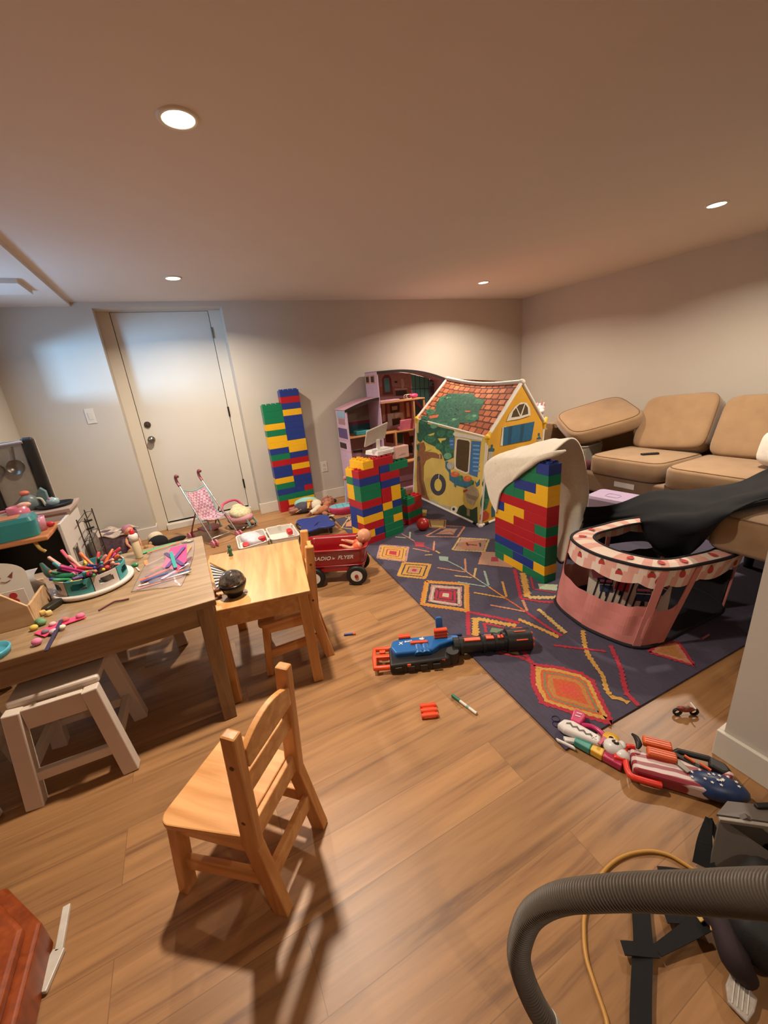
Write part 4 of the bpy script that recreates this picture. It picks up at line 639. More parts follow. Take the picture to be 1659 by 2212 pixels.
rim = b.build('rim', None, t)
def berry(b, c, u, v, r, nn):
    b.use(M_berry); b.poly([c + u * (r * .8 * math.cos(a)) + v * (r * math.sin(a) - .25 * r * abs(math.cos(a))) + nn for a in [2 * PI * k / 12 for k in range(12)]])
    b.use(M_leaf); b.poly([c + u * (r * .4 * math.cos(a)) + v * (r * .9 + r * .25 * math.sin(a)) + nn * 1.3 for a in [2 * PI * k / 6 for k in range(6)]])
b = B(O)
for i in (8, 20, 31, 43, 55, 75, 95, 128, 140): c = (Tp[i] + Ip[i]) / 2 + V((0, 0, .009)); u = (Tp[(i + 1) % n] - Tp[i]).normalized(); berry(b, c, u, V((0, 0, 1)).cross(u), .019, V((0, 0, .0005)))
b.build('strawberry_print', None, rim)
b = B(O); VA = .082
for i in range(n):
    j = i + 1; sc = lambda k: ZR - VA - .018 * math.sin(PI * ((k % 13) / 13))
    for q in range(2):
        b.use(M_pk2 if ((i + q) // 3) % 2 else M_pcr); z0, z1 = (ZR, ZR - VA * .5) if q == 0 else (ZR - VA * .5, None)
        b.add([W(i, z0), W(j, z0), W(j, z1 if z1 else sc(j)), W(i, z1 if z1 else sc(i))], [(0, 1, 2, 3)], True)
va = b.build('valance', None, t)
b = B(O)
for i, dz in ((150, -.045), (2, -.03), (7, -.055), (17, -.035), (21, -.06), (30, -.03), (41, -.04), (52, -.05), (60, -.03), (110, -.04), (130, -.04)):
    p = W(i, ZR + dz); u = (W(i + 1, ZR + dz) - p).normalized(); nn = u.cross(V((0, 0, 1))); nn = nn if nn.dot(p - cen) > 0 else -nn; berry(b, p, u, V((0, 0, 1)), .020, nn * .0015)
b.build('strawberry_print', None, va)
POL = (138, 22, 36, 64, 90, 114); OPEN = set(range(37, 64))
M_pdk = mat('pen_wall_shaded', '#1a1518', .9)  # wall part in shadow: its shade is put into this near-black colour
b = B(O); b.use(M_pk1)
def scal(i):
    z = .226 
    ps = sorted(POL)
    a = max([p for p in ps if p <= i], default=ps[-1] - n); c = min([p for p in ps if p > i], default=ps[0] + n)
    return z - .035 * math.sin(PI * (i - a) / (c - a)) + .004 * math.sin(i * .9)
for i in range(n):
    if i in OPEN: continue
    b.use(M_pdk if 64 <= i < 120 else M_pk1)
    for q in range(4):
        pts = []
        for k, f in ((i, q / 4), (i + 1, q / 4), (i + 1, (q + 1) / 4), (i, (q + 1) / 4)):
            z = scal(k % n) * f; p = W(k, z); o_ = (p - cen); o_.z = 0; o_.normalize(); pts.append(p + o_ * .010 * math.sin(f * PI) * math.sin(k * .55 + 1))
        b.add(pts, [(0, 1, 2, 3)], True)
b.build('lower_wall', None, t)
for i in POL:
    b = B(O); b.use(M_pk1); u = (W(i + 1, .2) - W(i - 1, .2)).normalized()
    for q in range(6):
        z0, z1 = ZR * .97 * q / 6, ZR * .97 * (q + 1) / 6; o_ = (W(i, .2) - cen); o_.z = 0; o_ = o_.normalized() * .003
        b.add([W(i, z0) - u * .017 + o_, W(i, z0) + u * .017 + o_, W(i, z1) + u * .017 + o_, W(i, z1) - u * .017 + o_], [(0, 1, 2, 3)])
    b.build('pole_sleeve', None, t, solid=.004)
B(O).tube(Tp, .008, 8, 1, closed=True, sm=False).build('rim_binding', M_bk, t); B(O).tube(Ip, .006, 8, 1, closed=True, sm=False).build('inner_binding', M_bk, t); B(O).tube([p + V((0, 0, .006)) for p in Bp], .009, 8, 1, closed=True, sm=False).build('base_binding', M_bk, t)
B(O).add([p + V((0, 0, .003)) for p in Bp], [tuple(range(n))]).build('floor_mat', M_mat, t)
b = B(O); p = W(66, ZR - .05); b.ell(p, (.012, .012, .012)); b.build('toggle', M_black, t)
# popsicle printed cushion inside
M_ps = mat('popsicle_fabric', '#c4b8a8', .85, var=.04); M_nv = mat('print_navy', '#26344f', .85, var=.1); M_rd = mat('print_red', '#a02230', .85); M_rs = mat('print_rose', '#b0626c', .85)
t = thing('printed_floor_pillow', 'white floor pillow printed with red and blue ice pops, inside the pink playpen', 'pillow', (1.88, 1.12, RZ + .01)); O = t.location
A_, Bq, D_ = V((1.745, 1.25, .05)), V((1.925, .935, .05)), V((1.785, 1.26, .35)); u, v = Bq - A_, D_ - A_; nn = v.cross(u).normalized(); nn = nn if nn.x < 0 else -nn
b = B(O); b.use(M_ps); b.grid(lambda s, q: A_ + u * s + v * q + nn * (.02 * math.sin(PI * s) * math.sin(PI * q)), 12, 8); b.grid(lambda s, q: A_ + u * s + v * q - nn * (.03 * math.sin(PI * s) * math.sin(PI * q)), 12, 8); pc = b.build('cover', None, t)
def surf(s, q, k): return A_ + u * s + v * q + nn * (.02 * math.sin(PI * max(0, min(1, s))) * math.sin(PI * max(0, min(1, q))) + .0022 + k)
def pop(s, q, c, sc, ang, k):
    bb = B(O); bb.use(c); ca, sa = math.cos(ang), math.sin(ang)
    shp = [(-.5, -.6), (.5, -.6), (.5, .4), (.35, .8), (0, .95), (-.35, .8), (-.5, .4)]; bb.poly([surf(s + sc * (x * ca - y * sa), q + sc * 1.25 * (x * sa + y * ca), k) for x, y in shp])
    bb.use(M_bk); bb.poly([surf(s + sc * (x * ca - y * sa), q + sc * 1.25 * (x * sa + y * ca), k) for x, y in ((-.1, -.6), (-.1, -1.0), (.1, -1.0), (.1, -.6))])
    if c is M_nv:
        bb.use(M_rs); bb.poly([surf(s + sc * (x * ca - y * sa), q + sc * 1.25 * (x * sa + y * ca), k + .0003) for x, y in ((-.45, .25), (.45, .25), (.45, .45), (-.45, .45))])
        bb.use(M_ps); bb.poly([surf(s + sc * (x * ca - y * sa), q + sc * 1.25 * (x * sa + y * ca), k + .0003) for x, y in ((-.5, 0), (.5, 0), (.5, .07), (-.5, .07))])
    bb.build('ice_pop_print', None, pc)
for i, a in enumerate(((.24, .50, M_nv, .17, .15), (.44, .58, M_rd, .17, -.1), (.10, .70, M_rs, .14, .3), (.70, .46, M_nv, .17, .1), (.88, .62, M_nv, .15, -.4), (.62, .80, M_rs, .12, .4), (.30, .84, M_nv, .12, .5))): pop(*a, .0004 * i)
b = B(O); b.use(M_bk)
for i in range(14):
    s0 = -.1 + i * .085; q = [(s0 + .03 * k, .12 + .1 * k) for k in (0, 1, 6, 7)]
    pts = [(s0, .15), (s0 + .012, .15), (s0 + .112, .92), (s0 + .10, .92)]
    for q in range(10):
        f0, f1 = q / 10, (q + 1) / 10; sg = [(s0 + .1 * f0, .15 + .77 * f0), (s0 + .022 + .1 * f0, .15 + .77 * f0), (s0 + .022 + .1 * f1, .15 + .77 * f1), (s0 + .1 * f1, .15 + .77 * f1)]
        if 0 <= s0 and s0 + .122 <= 1: b.poly([surf(x, y, .0002) for x, y in sg])
b.build('line_print', None, pc)
# ------------------------------------------------------------------ blankets
def cr1(P, t):
    k = min(int(t), len(P) - 2); f = t - k; a = P[max(k - 1, 0)] if k > 0 else P[0] * 2 - P[1]; d = P[k + 2] if k + 2 < len(P) else P[-1] * 2 - P[-2]; b_, c = P[k], P[k + 1]
    return .5 * ((2 * b_) + (c - a) * f + (2 * a - 5 * b_ + 4 * c - d) * f * f + (3 * b_ - a - 3 * c + d) * f ** 3)
def cloth(name, rows, nu, nv, m, label, cat, wr, seed, loc, solid=.006):
    R_ = [[V(p) for p in r] for r in rows]; rs_ = random.Random(seed); ph = [rs_.uniform(0, 6) for _ in range(8)]
    def fn(u, v):
        tv = v * (len(R_) - 1) * .99999; tu = u * (len(R_[0]) - 1) * .99999
        p = cr1([cr1(r, tu) for r in R_], tv)
        q = wr * (math.sin(u * 9 + v * 15 + ph[0]) + .7 * math.sin(v * 26 + 3 * math.sin(u * 5 + ph[1])) + .4 * math.sin(u * 31 + v * 9 + ph[2]))
        p = p + V((q * .5, -q * .4, q)); p.z = max(p.z, .016); return p
    o = B(loc).grid(fn, nu, nv).build(name, m, loc=loc, solid=solid); return tag(o, label, cat)
NAVY = [[(2.365, 1.757, 0.340), (2.439, 1.583, 0.400), (2.598, 1.477, 0.460), (2.718, 1.274, 0.500), (2.925, 1.156, 0.520), (3.249, 1.136, 0.550), (3.717, 1.166, 0.550)],
[(2.409, 1.784, 0.260), (2.408, 1.541, 0.360), (2.439, 1.339, 0.460), (2.450, 1.140, 0.520), (2.577, 1.020, 0.560), (2.840, 0.981, 0.580), (3.191, 0.986, 0.580)],
[(2.439, 1.819, 0.200), (2.376, 1.502, 0.340), (2.284, 1.234, 0.460), (2.225, 1.028, 0.540), (2.296, 0.920, 0.600), (2.494, 0.852, 0.620), (2.726, 0.830, 0.620)],
[(2.512, 1.877, 0.120), (2.422, 1.513, 0.300), (2.191, 1.225, 0.430), (2.079, 0.990, 0.520), (2.073, 0.848, 0.615), (2.354, 0.799, 0.630), (2.545, 0.768, 0.630)],
[(2.489, 1.817, 0.040), (2.422, 1.420, 0.280), (2.188, 1.202, 0.360), (2.104, 1.010, 0.420), (2.022, 0.851, 0.560), (2.175, 0.818, 0.630), (2.483, 0.746, 0.630)],
[(2.483, 1.772, 0.020), (2.534, 1.418, 0.180), (2.298, 1.225, 0.220), (2.244, 1.075, 0.250), (2.119, 0.926, 0.420), (2.083, 0.845, 0.600), (2.438, 0.731, 0.632)]]
M_navy = mat('navy_jersey', '#07090f', 0.85, var=.12, scale=20, bump=.15, bscale=300, spec=.3)
NAVY = [[(p[0], p[1], p[2] + (.014 if p[2] > .4 else 0)) for p in r] for r in NAVY]
cloth('navy_blanket', NAVY, 90, 80, M_navy, 'dark navy blanket draped from the sofa over the pink playpen', 'blanket', .0075, 4, (2.7, 1.2, .2))
CREAM = [[(1.842, 2.056, 0.350), (1.838, 1.997, 0.527), (1.834, 1.875, 0.632), (1.830, 1.729, 0.743)],
[(1.845, 2.136, 0.496), (1.840, 2.054, 0.620), (1.832, 1.851, 0.712), (1.830, 1.677, 0.788)],
[(1.860, 2.196, 0.666), (1.870, 1.999, 0.751), (1.870, 1.825, 0.792), (1.870, 1.631, 0.828)],
[(1.970, 2.138, 0.748), (2.050, 2.024, 0.794), (2.120, 1.872, 0.840), (2.200, 1.758, 0.862)],
[(2.150, 2.211, 0.674), (2.200, 2.081, 0.701), (2.280, 1.912, 0.758), (2.340, 1.784, 0.747)],
[(2.250, 2.211, 0.402), (2.300, 2.078, 0.456), (2.320, 1.887, 0.558), (2.420, 1.792, 0.556)],
[(2.300, 2.206, 0.201), (2.340, 2.059, 0.231), (2.300, 1.842, 0.368), (2.460, 1.802, 0.359)],
[(2.300, 2.151, 0.019), (2.320, 2.008, 0.022), (2.240, 1.795, 0.187), (2.440, 1.818, 0.182)],
[(2.240, 2.05, 0.016), (2.240, 1.90, 0.016), (2.13, 1.72, 0.02), (2.280, 1.80, 0.018)]]
cloth('cream_blanket', CREAM, 60, 110, mat('cream_fleece', '#dccfb8', .97, var=.05, scale=60, bump=.35, bscale=180, sheen=.5), 'cream fleece blanket hanging over the wide block wall', 'blanket', .004, 9, (2.1, 1.9, .3), .012)
fold = [(1.822, 1.86, .655), (1.818, 1.79, .705), (1.822, 1.72, .755), (1.83, 1.66, .800), (1.86, 1.60, .822)]
# rolled fleece edge along the top of the wall belongs to the blanket
ed = B((2.1, 1.9, .3)); ed.tube([(1.818, 1.872, .640), (1.812, 1.80, .705), (1.812, 1.73, .758), (1.822, 1.672, .802), (1.86, 1.60, .832), (1.95, 1.60, .835)], [.010, .018, .020, .020, .018, .008], 12, 8); e_ = ed.build('rolled_edge', bpy.data.materials['cream_fleece'], bpy.data.objects['cream_blanket'])
# ------------------------------------------------------------------ lilac bin
M_lil = mat('lilac_plastic', '#a998b4', 0.22, var=.03)
t = thing('plastic_tub', 'glossy lilac plastic tub upside down in front of the tan sofa', 'tub', (2.93, 1.92, RZ), math.radians(8))
loft(b := B(), [[(x * 1.0, y * 1.0, .001) for x, y in rrect(.15, .20, .05)], [(x * .98, y * .98, .03) for x, y in rrect(.15, .20, .05)], [(x * .86, y * .86, .255) for x, y in rrect(.15, .20, .05)], [(x * .80, y * .80, .275) for x, y in rrect(.15, .20, .05)]], cap1=True); b.build('body', M_lil, t, bevel=.004)
B().tube([(x, y, .012) for x, y in rrect(.156, .206, .055)], .008, 8, 1, closed=True, sm=False).build('rim', M_lil, t)
B().tube([(x - .02, y, .2765) for x, y in rrect(.04, .05, .02)], .003, 6, 1, closed=True, sm=False).build('base_mark', M_lil, t)
# ------------------------------------------------------------------ dollhouse
DOLL_PRINT=[('mv',[(2.173,1.381),(2.612,1.339),(2.602,1.08),(2.153,1.109)]), ('rs',[(2.157,1.227),(2.6,1.187),(2.602,1.08),(2.154,1.117)]), ('rd',[(2.221,1.315),(2.261,1.351),(2.316,1.346),(2.341,1.305),(2.352,1.121),(2.211,1.127)]), ('tl',[(2.244,1.313),(2.313,1.312),(2.317,1.157),(2.246,1.155)]), ('wh',[(2.376,1.183),(2.55,1.175),(2.553,1.158),(2.384,1.166)]), ('wh',[(2.471,1.279),(2.501,1.292),(2.516,1.235),(2.501,1.179),(2.477,1.182)]), ('dk',[(2.384,1.27),(2.422,1.267),(2.42,1.247),(2.383,1.25)]), ('bn',[(2.384,1.158),(2.538,1.152),(2.543,1.094),(2.388,1.101)]), ('tl',[(2.611,1.331),(2.878,1.261),(2.864,0.96),(2.627,1.019)]), ('tk',[(2.67,1.319),(2.678,1.317),(2.667,1.015),(2.657,1.016)]), ('tk',[(2.733,1.301),(2.741,1.3),(2.733,1.008),(2.723,1.009)]), ('tk',[(2.798,1.284),(2.806,1.283),(2.799,1.001),(2.789,1.002)]), ('tk',[(2.863,1.266),(2.871,1.265),(2.866,0.994),(2.856,0.995)]), ('tk',[(2.598,1.162),(2.876,1.145),(2.875,1.136),(2.599,1.152)]), ('vi',[(2.883,1.261),(3.064,1.212),(3.056,1.06),(2.869,1.036)]), ('sk',[(2.886,1.219),(3.058,1.213),(3.055,1.154),(2.883,1.169)]), ('dk',[(2.909,1.179),(2.926,1.203),(2.943,1.172)]), ('rs',[(2.147,1.046),(2.608,1.029),(2.6,0.802),(2.148,0.792)]), ('rd',[(2.155,1.037),(2.258,1.034),(2.243,0.788),(2.149,0.801)]), ('rd',[(2.488,1.025),(2.587,1.023),(2.59,0.803),(2.489,0.799)]), ('pk',[(2.182,1.026),(2.229,1.025),(2.217,0.817),(2.179,0.817)]), ('pk',[(2.521,1.005),(2.561,1.005),(2.562,0.832),(2.521,0.829)]), ('bn',[(2.294,1.013),(2.428,1.011),(2.424,0.908),(2.293,0.907)]), ('wh',[(2.319,0.982),(2.396,0.982),(2.392,0.937),(2.32,0.937)]), ('wh',[(2.254,0.903),(2.467,0.894),(2.478,0.792),(2.438,0.788),(2.433,0.84),(2.306,0.839),(2.308,0.763),(2.257,0.736)]), ('bn',[(2.305,0.831),(2.422,0.833),(2.426,0.764),(2.312,0.754)]), ('tk',[(2.617,1.02),(2.78,1.02),(2.762,0.764),(2.61,0.801)]), ('cr',[(2.618,1.036),(2.668,1.031),(2.762,0.911),(2.749,0.878)]), ('gy',[(1.738,0.997),(2.047,1.056),(2.036,0.791),(1.73,0.799)]), ('cr',[(1.734,0.867),(2.017,0.867),(2.017,0.826),(1.734,0.831)]), ('dt',[(1.734,0.831),(2.022,0.83),(2.016,0.736),(1.728,0.719)]), ('ta',[(1.796,0.766),(1.915,0.774),(1.906,0.701),(1.798,0.709)]), ('lb',[(2.114,1.001),(2.135,1.023),(2.124,0.829),(2.083,0.842)]), ('mv',[(1.732,0.677),(2.145,0.667),(2.132,0.447),(1.728,0.504)]), ('dk',[(1.75,0.534),(1.877,0.531),(1.873,0.497),(1.756,0.508)]), ('rd',[(2.194,0.677),(2.31,0.678),(2.307,0.54),(2.202,0.565)]), ('dt',[(2.367,0.653),(2.446,0.65),(2.435,0.521),(2.356,0.533)]), ('rd',[(2.446,0.65),(2.527,0.647),(2.581,0.418),(2.458,0.429)]), ('dk',[(2.472,0.48),(2.575,0.473),(2.567,0.375),(2.475,0.39)]), ('bn',[(2.533,0.594),(2.594,0.594),(2.588,0.507),(2.531,0.506)])]

DC = {k: mat('doll_' + k, c, .6, var=.10, scale=50) for k, c in (('mv', '#a07a7c'), ('rs', '#9a605a'), ('rd', '#6e2a30'), ('tl', '#4f929a'), ('wh', '#b8a49c'), ('dk', '#2a2024'), ('bn', '#3c2622'), ('tk', '#1c4450'), ('vi', '#5a4870'), ('sk', '#6a88a8'), ('pk', '#b88878'), ('cr', '#7a2440'), ('gy', '#857468'), ('dt', '#1e5560'), ('ta', '#3c9098'), ('lb', '#8ca8b8'))}
M_dp = mat('doll_pink', '#cc9dab', .45, var=.08, scale=60); M_dl = mat('doll_lilac', '#c8a8bc', .45, var=.12, scale=70); M_dw = mat('doll_wood_edge', '#c08a58', .5, var=.05); M_db = mat('doll_black_trim', '#1c1414', .5)
t = thing('dollhouse', 'tall pink dollhouse with a black arched roof against the back wall behind the till', 'dollhouse', (2.25, 4.25, 0)); O = t.location
Y0, Y1 = 4.10, 4.415
b = B(O); b.use(M_dp); ax = lambda x: 1.386 + .0 if x < 2.1 else 0
def arcR(x): return 1.395 - .145 * ((x - 2.20) / .70) ** 2 if x > 2.20 else 1.395
def arcL(x): return 1.04 + .085 * math.sin((x - 1.60) / .414 * PI / 2)
pan = [(1.61, .03), (2.95, .03)] + [(2.95 - .936 * i / 16, arcR(2.95 - .936 * i / 16) - .012) for i in range(17)] + [(2.014 - .404 * i / 8, arcL(2.014 - .404 * i / 8) - .012) for i in range(9)]
b.prism(pan, (0, Y1, 0), (1, 0, 0), (0, 0, 1), .012, (0, 1, 0))
for i, (k, pts) in enumerate(DOLL_PRINT): b.use(DC[k]); b.poly([(x, Y1 - .0008 - i * .00006, z) for x, z in pts if True])
b.build('back_panel', None, t)
b = B(O); b.use(M_dl); b.mm((1.598, Y0, .0), (1.610, Y1, 1.035)); sd = b.build('side_wall', None, t)
def win(y0, y1, z0, z1, m, x=1.597):
    q = B(O); q.use(m); q.mm((x - .003, y0, z0), (x, y1, z1)); q.build('window_print', None, sd, bevel=.0005)
win(4.14, 4.37, .945, 1.012, DC['lb']); win(4.16, 4.35, .872, .937, DC['mv']); win(4.13, 4.39, .72, .83, DC['vi']); win(4.20, 4.39, .602, .665, DC['bn'])
B(O).mm((1.594, Y0 - .001, .70), (1.599, Y1, .715)).mm((1.594, Y0, .58), (1.599, Y1, .592)).build('wall_band', M_dp, t)
b = B(O); b.use(M_dl); b.mm((2.004, Y0, .0), (2.016, Y1, 1.392)); tw = b.build('tower_wall', None, t)
for a, c in ((4.18, 4.25), (4.31, 4.38)):
    q = B(O); q.use(M_dw); q.mm((2.000, a - .012, 1.272), (2.004, c + .012, 1.358)); f = q.build('window_frame', mat('doll_white', '#c8b4c0', .5), tw); 
    B(O).mm((1.998, a, 1.285), (2.001, c, 1.345)).build('pane', DC['bn'], f)
b = B(O); b.use(M_dp); b.mm((2.940, Y0, 0), (2.952, Y1, 1.24)); b.build('right_wall', None, t)
for nm, f, xa, xb in (('roof_arch', arcR, 2.004, 2.955), ('side_roof', arcL, 1.585, 2.004)):
    b = B(O); n_ = 20; xs = [xa + (xb - xa) * i / n_ for i in range(n_ + 1)]; b.use(M_dp)
    loft(b, [[(x, Y0 - .006, f(x)), (x, Y1, f(x)), (x, Y1, f(x) - .006), (x, Y0 - .006, f(x) - .006)] for x in xs], cap1=True); b.use(M_db)
    for i in range(n_): b.add([(xs[i], Y0 - .007, f(xs[i]) - .002), (xs[i + 1], Y0 - .007, f(xs[i + 1]) - .002), (xs[i + 1], Y0 - .007, f(xs[i + 1]) - .030), (xs[i], Y0 - .007, f(xs[i]) - .030), (xs[i], Y0, f(xs[i]) - .002), (xs[i + 1], Y0, f(xs[i + 1]) - .002), (xs[i + 1], Y0, f(xs[i + 1]) - .030), (xs[i], Y0, f(xs[i]) - .030)], [(0, 1, 2, 3), (7, 6, 5, 4), (3, 2, 6, 7), (0, 4, 5, 1)])
    b.build(nm, None, t)
for x0, x1, z, yf in ((2.016, 2.585, 1.062, Y0 - .02), (2.016, 2.94, .722, Y0), (1.610, 2.004, .735, Y0), (1.610, 2.004, .38, Y0), (2.016, 2.94, .350, Y0)):
    B(O).mm((x0, yf, z - .012), (x1, Y1, z + .002)).build('shelf', M_dw, t, bevel=.001)
for x, z0, z1 in ((2.576, .726, 1.062), (2.44, .726, 1.05), (2.175, .352, .71)): B(O).mm((x - .008, Y0 - .012, z0), (x + .008, Y0 + .006, z1)).build('post', M_dw, t)
B(O).mm((1.61, Y0, .0), (2.94, Y1, .025)).build('base_board', M_dp, t)
# doll things inside
t = thing('toy_chair', 'bright pink toy egg chair tipped over on the upper dollhouse floor', 'toy chair', (2.46, 4.16, 1.064), .3)
B().ell((.03, 0, .028), (.07, .03, .027)).build('shell', mat('hot_pink', '#c43a6c', .4), t)
for s in (-1, 1): B().tube([(-.03, s * .022, .008), (-.10, s * .026, .004), (-.11, s * .02, .045), (-.03, s * .015, .05)], .003, 6, 3).build('leg', M_pcr, t)
B().bar((-.105, -.022, .025), (-.105, .022, .025), .004, .004).build('rail', M_pcr, t)
t = thing('toy_sofa', 'pink toy sofa on the middle floor of the dollhouse', 'toy sofa', (2.36, 4.17, .724), .05)
B().mm((-.10, -.05, 0), (.10, .05, .035)).build('seat', mat('toy_pink', '#cc6a7c', .5), t, bevel=.006); B().box((0, -.048, .06), (.22, .016, .115), (.12, 0, 0)).build('backrest', bpy.data.materials['toy_pink'], t, bevel=.004)
tag(B().box((0, 0, 0), (.17, .09, .045)).build('toy_bed', mat('toy_teal', '#2f8c94', .5), bevel=.006, loc=(1.80, 4.20, .762)), 'teal toy bed on the left middle floor of the dollhouse', 'toy bed')
tag(B().box((0, 0, 0), (.24, .10, .016)).build('toy_tray', M_dp, bevel=.003, loc=(2.14, 4.15, 1.0735)), 'pink toy board on the upper dollhouse floor', 'toy board')
# ------------------------------------------------------------------ red wagon
M_red = mat('wagon_red', '#8e0f17', 0.28, var=.03, coat=.3); M_tyre = mat('tyre_black', '#14110f', .55); M_hub = mat('hub_white', '#cfc8bc', .4); M_let = mat('lettering_white', '#d8d0c8', .5)
aw = math.radians(-29)
t = thing('toy_wagon', 'red toy pull wagon with white lettering, a baby doll lying in it', 'wagon', (.775, 2.492, 0), aw)
def wring(hx_, hy_, z, r=.045): return [(x, y, z) for x, y in rrect(hx_, hy_, r)]
b = B(); loft(b, [wring(.190, .098, .100), wring(.200, .108, .125), wring(.212, .120, .205), wring(.224, .132, .262), wring(.232, .140, .268), wring(.232, .140, .276), wring(.222, .130, .278), wring(.206, .116, .262), wring(.196, .106, .205), wring(.186, .098, .118)], smooth=True, cap1=True); b.build('tray', M_red, t)
B().tube([(x, y, .272) for x, y in rrect(.230, .138, .05)], .0075, 8, 1, closed=True, sm=False).build('rolled_rim', M_red, t)
B().tube([(x, y, .148) for x, y in rrect(.2065, .1135, .045)], .004, 6, 1, closed=True, sm=False).build('groove', M_red, t)
for s in (-1, 1):
    b = B(); pl = [(-.20, .125), (.20, .125), (.20, .088)] + [(.075 * math.cos(a) * 1.5 + 0, .085 + .028 * math.sin(a)) for a in [PI * i / 10 for i in range(11)]] + [(-.20, .088)]
    b.prism(pl, (0, s * .106, 0), (1, 0, 0), (0, 0, 1), .006, (0, s, 0)); b.build('skirt', M_red, t)
def wheel(x, y, s):
    b = B(); b.lathe([(.040, -.018), (.058, -.021), (.068, -.017), (.072, -.008), (.072, .008), (.068, .017), (.058, .021), (.040, .018)], (x, y, .072), 36, (PI / 2, 0, 0)); w_ = b.build('wheel', M_tyre, t)
    b = B(); b.cyl((x, y - .018, .072), (x, y + .018, .072), .051, n=30); b.lathe([(.051, .018), (.048, .022), (.030, .0225), (.0, .0225)], (x, y, .072), 30, (-s * PI / 2 * -1, 0, 0) if s < 0 else (-PI / 2, 0, 0)); b.build('rim_disc', M_hub, w_)
    b = B(); b.cyl((x, y, .072), (x, y + s * .028, .072), .013, n=18); b.build('hub_cap', M_red, w_)
for x in (-.145, .145):
    for s in (-1, 1): wheel(x, s * .118, s)
for x in (-.145, .145): B().cyl((x, -.115, .072), (x, .115, .072), .006, n=10).build('axle', M_steel, t); B().mm((x - .012, -.07, .072), (x + .012, .07, .108)).build('axle_bracket', M_red, t)
for tx, sx, x in (('RADIO', .040, -.080), ('FLYER', .040, .082)):
    text_mesh('lettering', tx, .040, M_let, t, frame_m((x, -.1235, .212), (1, 0, 0), (0, -.18, 1)), shear=.35, bold=.0006)
b = B(); b.poly([(x * .5, -.1245 - .002 + y * -.12 * .5, .213 + y * .5) for x, y in ((-.03, -.02), (-.008, -.008), (0, .028), (.008, -.004), (.03, .012), (.012, -.02), (0, -.012))]); b.build('arrow_mark', M_let, t)
# ------------------------------------------------------------------ dolls
M_skin = mat('doll_skin', '#c98a66', .5, var=.04); M_skin2 = mat('doll_skin_brown', '#8a5038', .5, var=.05); M_or = mat('doll_orange_cloth', '#c8572e', .8, var=.08); M_eye = mat('doll_eye', '#2a1a14', .3)
def body_obj(name, verts, edges, rad, m, parent, sub=2, mtx=None):
    me = bpy.data.meshes.new(name); me.from_pydata(verts, edges, []); o = bpy.data.objects.new(name, me); C.objects.link(o); me.materials.append(m)
    md = o.modifiers.new('skin', 'SKIN'); md.use_smooth_shade = True; sv = me.skin_vertices[0].data
    for i, r in enumerate(rad): sv[i].radius = (r, r) if not hasattr(r, '__len__') else r
    sv[0].use_root = True
    ss = o.modifiers.new('sub', 'SUBSURF'); ss.levels = sub; ss.render_levels = sub
    dg = bpy.context.evaluated_depsgraph_get(); me2 = bpy.data.meshes.new_from_object(o.evaluated_get(dg)); bpy.data.objects.remove(o)
    for p in me2.polygons: p.use_smooth = True
    o = bpy.data.objects.new(name, me2); C.objects.link(o); o.parent = parent
    if mtx: o.matrix_local = mtx
    return o
def doll_head(b, c, r, rot=(0, 0, 0)):
    """round baby head: x forward, z up"""
    R = rotm(rot); c = V(c); P = lambda x, y, z: c + R @ V((x, y, z)) * r
    b.ell(c, (r * 1.0, r * .95, r * 1.02), rot, 28, 18)
    b.ell(P(.25, 0, -.32), (r * .74, r * .80, r * .62), rot, 24, 14)           # cheeks and chin
    for s in (-1, 1): b.ell(P(-.02, s * .95, -.12), (r * .15, r * .09, r * .22), rot, 10, 8)
    b.ell(P(.99, 0, -.20), (r * .13, r * .13, r * .11), rot, 10, 8)
    for s in (-1, 1): b.ell(P(.80, s * .42, -.38), (r * .20, r * .22, r * .20), rot, 12, 8)
def baby_hand(vs, es, rs, wrist, d, side, s):
    """five short fingers from a palm; returns nothing, appends to lists"""
    w_ = len(vs); d = V(d).normalized(); sd = V(side).normalized()
    vs.append(tuple(V(wrist) + d * .016 * s)); rs.append((.0095 * s, .007 * s)); es.append((wrist_i[0], w_))
    for k, (o_, l, a) in enumerate(((-.009, .018, -.25), (-.003, .021, -.08), (.003, .020, .08), (.009, .016, .25))):
        i = len(vs); vs.append(tuple(V(wrist) + (d * .026 + sd * o_) * s)); rs.append(.0042 * s); es.append((w_, i))
        vs.append(tuple(V(wrist) + (d * (.026 + l * .9) + sd * (o_ + l * a) + V((0, 0, -.004))) * s)); rs.append(.0034 * s); es.append((i, i + 1))
    i = len(vs); vs.append(tuple(V(wrist) + (d * .012 + sd * .013) * s)); rs.append(.0045 * s); es.append((w_, i))
    vs.append(tuple(V(wrist) + (d * .024 + sd * .021) * s)); rs.append(.0036 * s); es.append((i, i + 1))
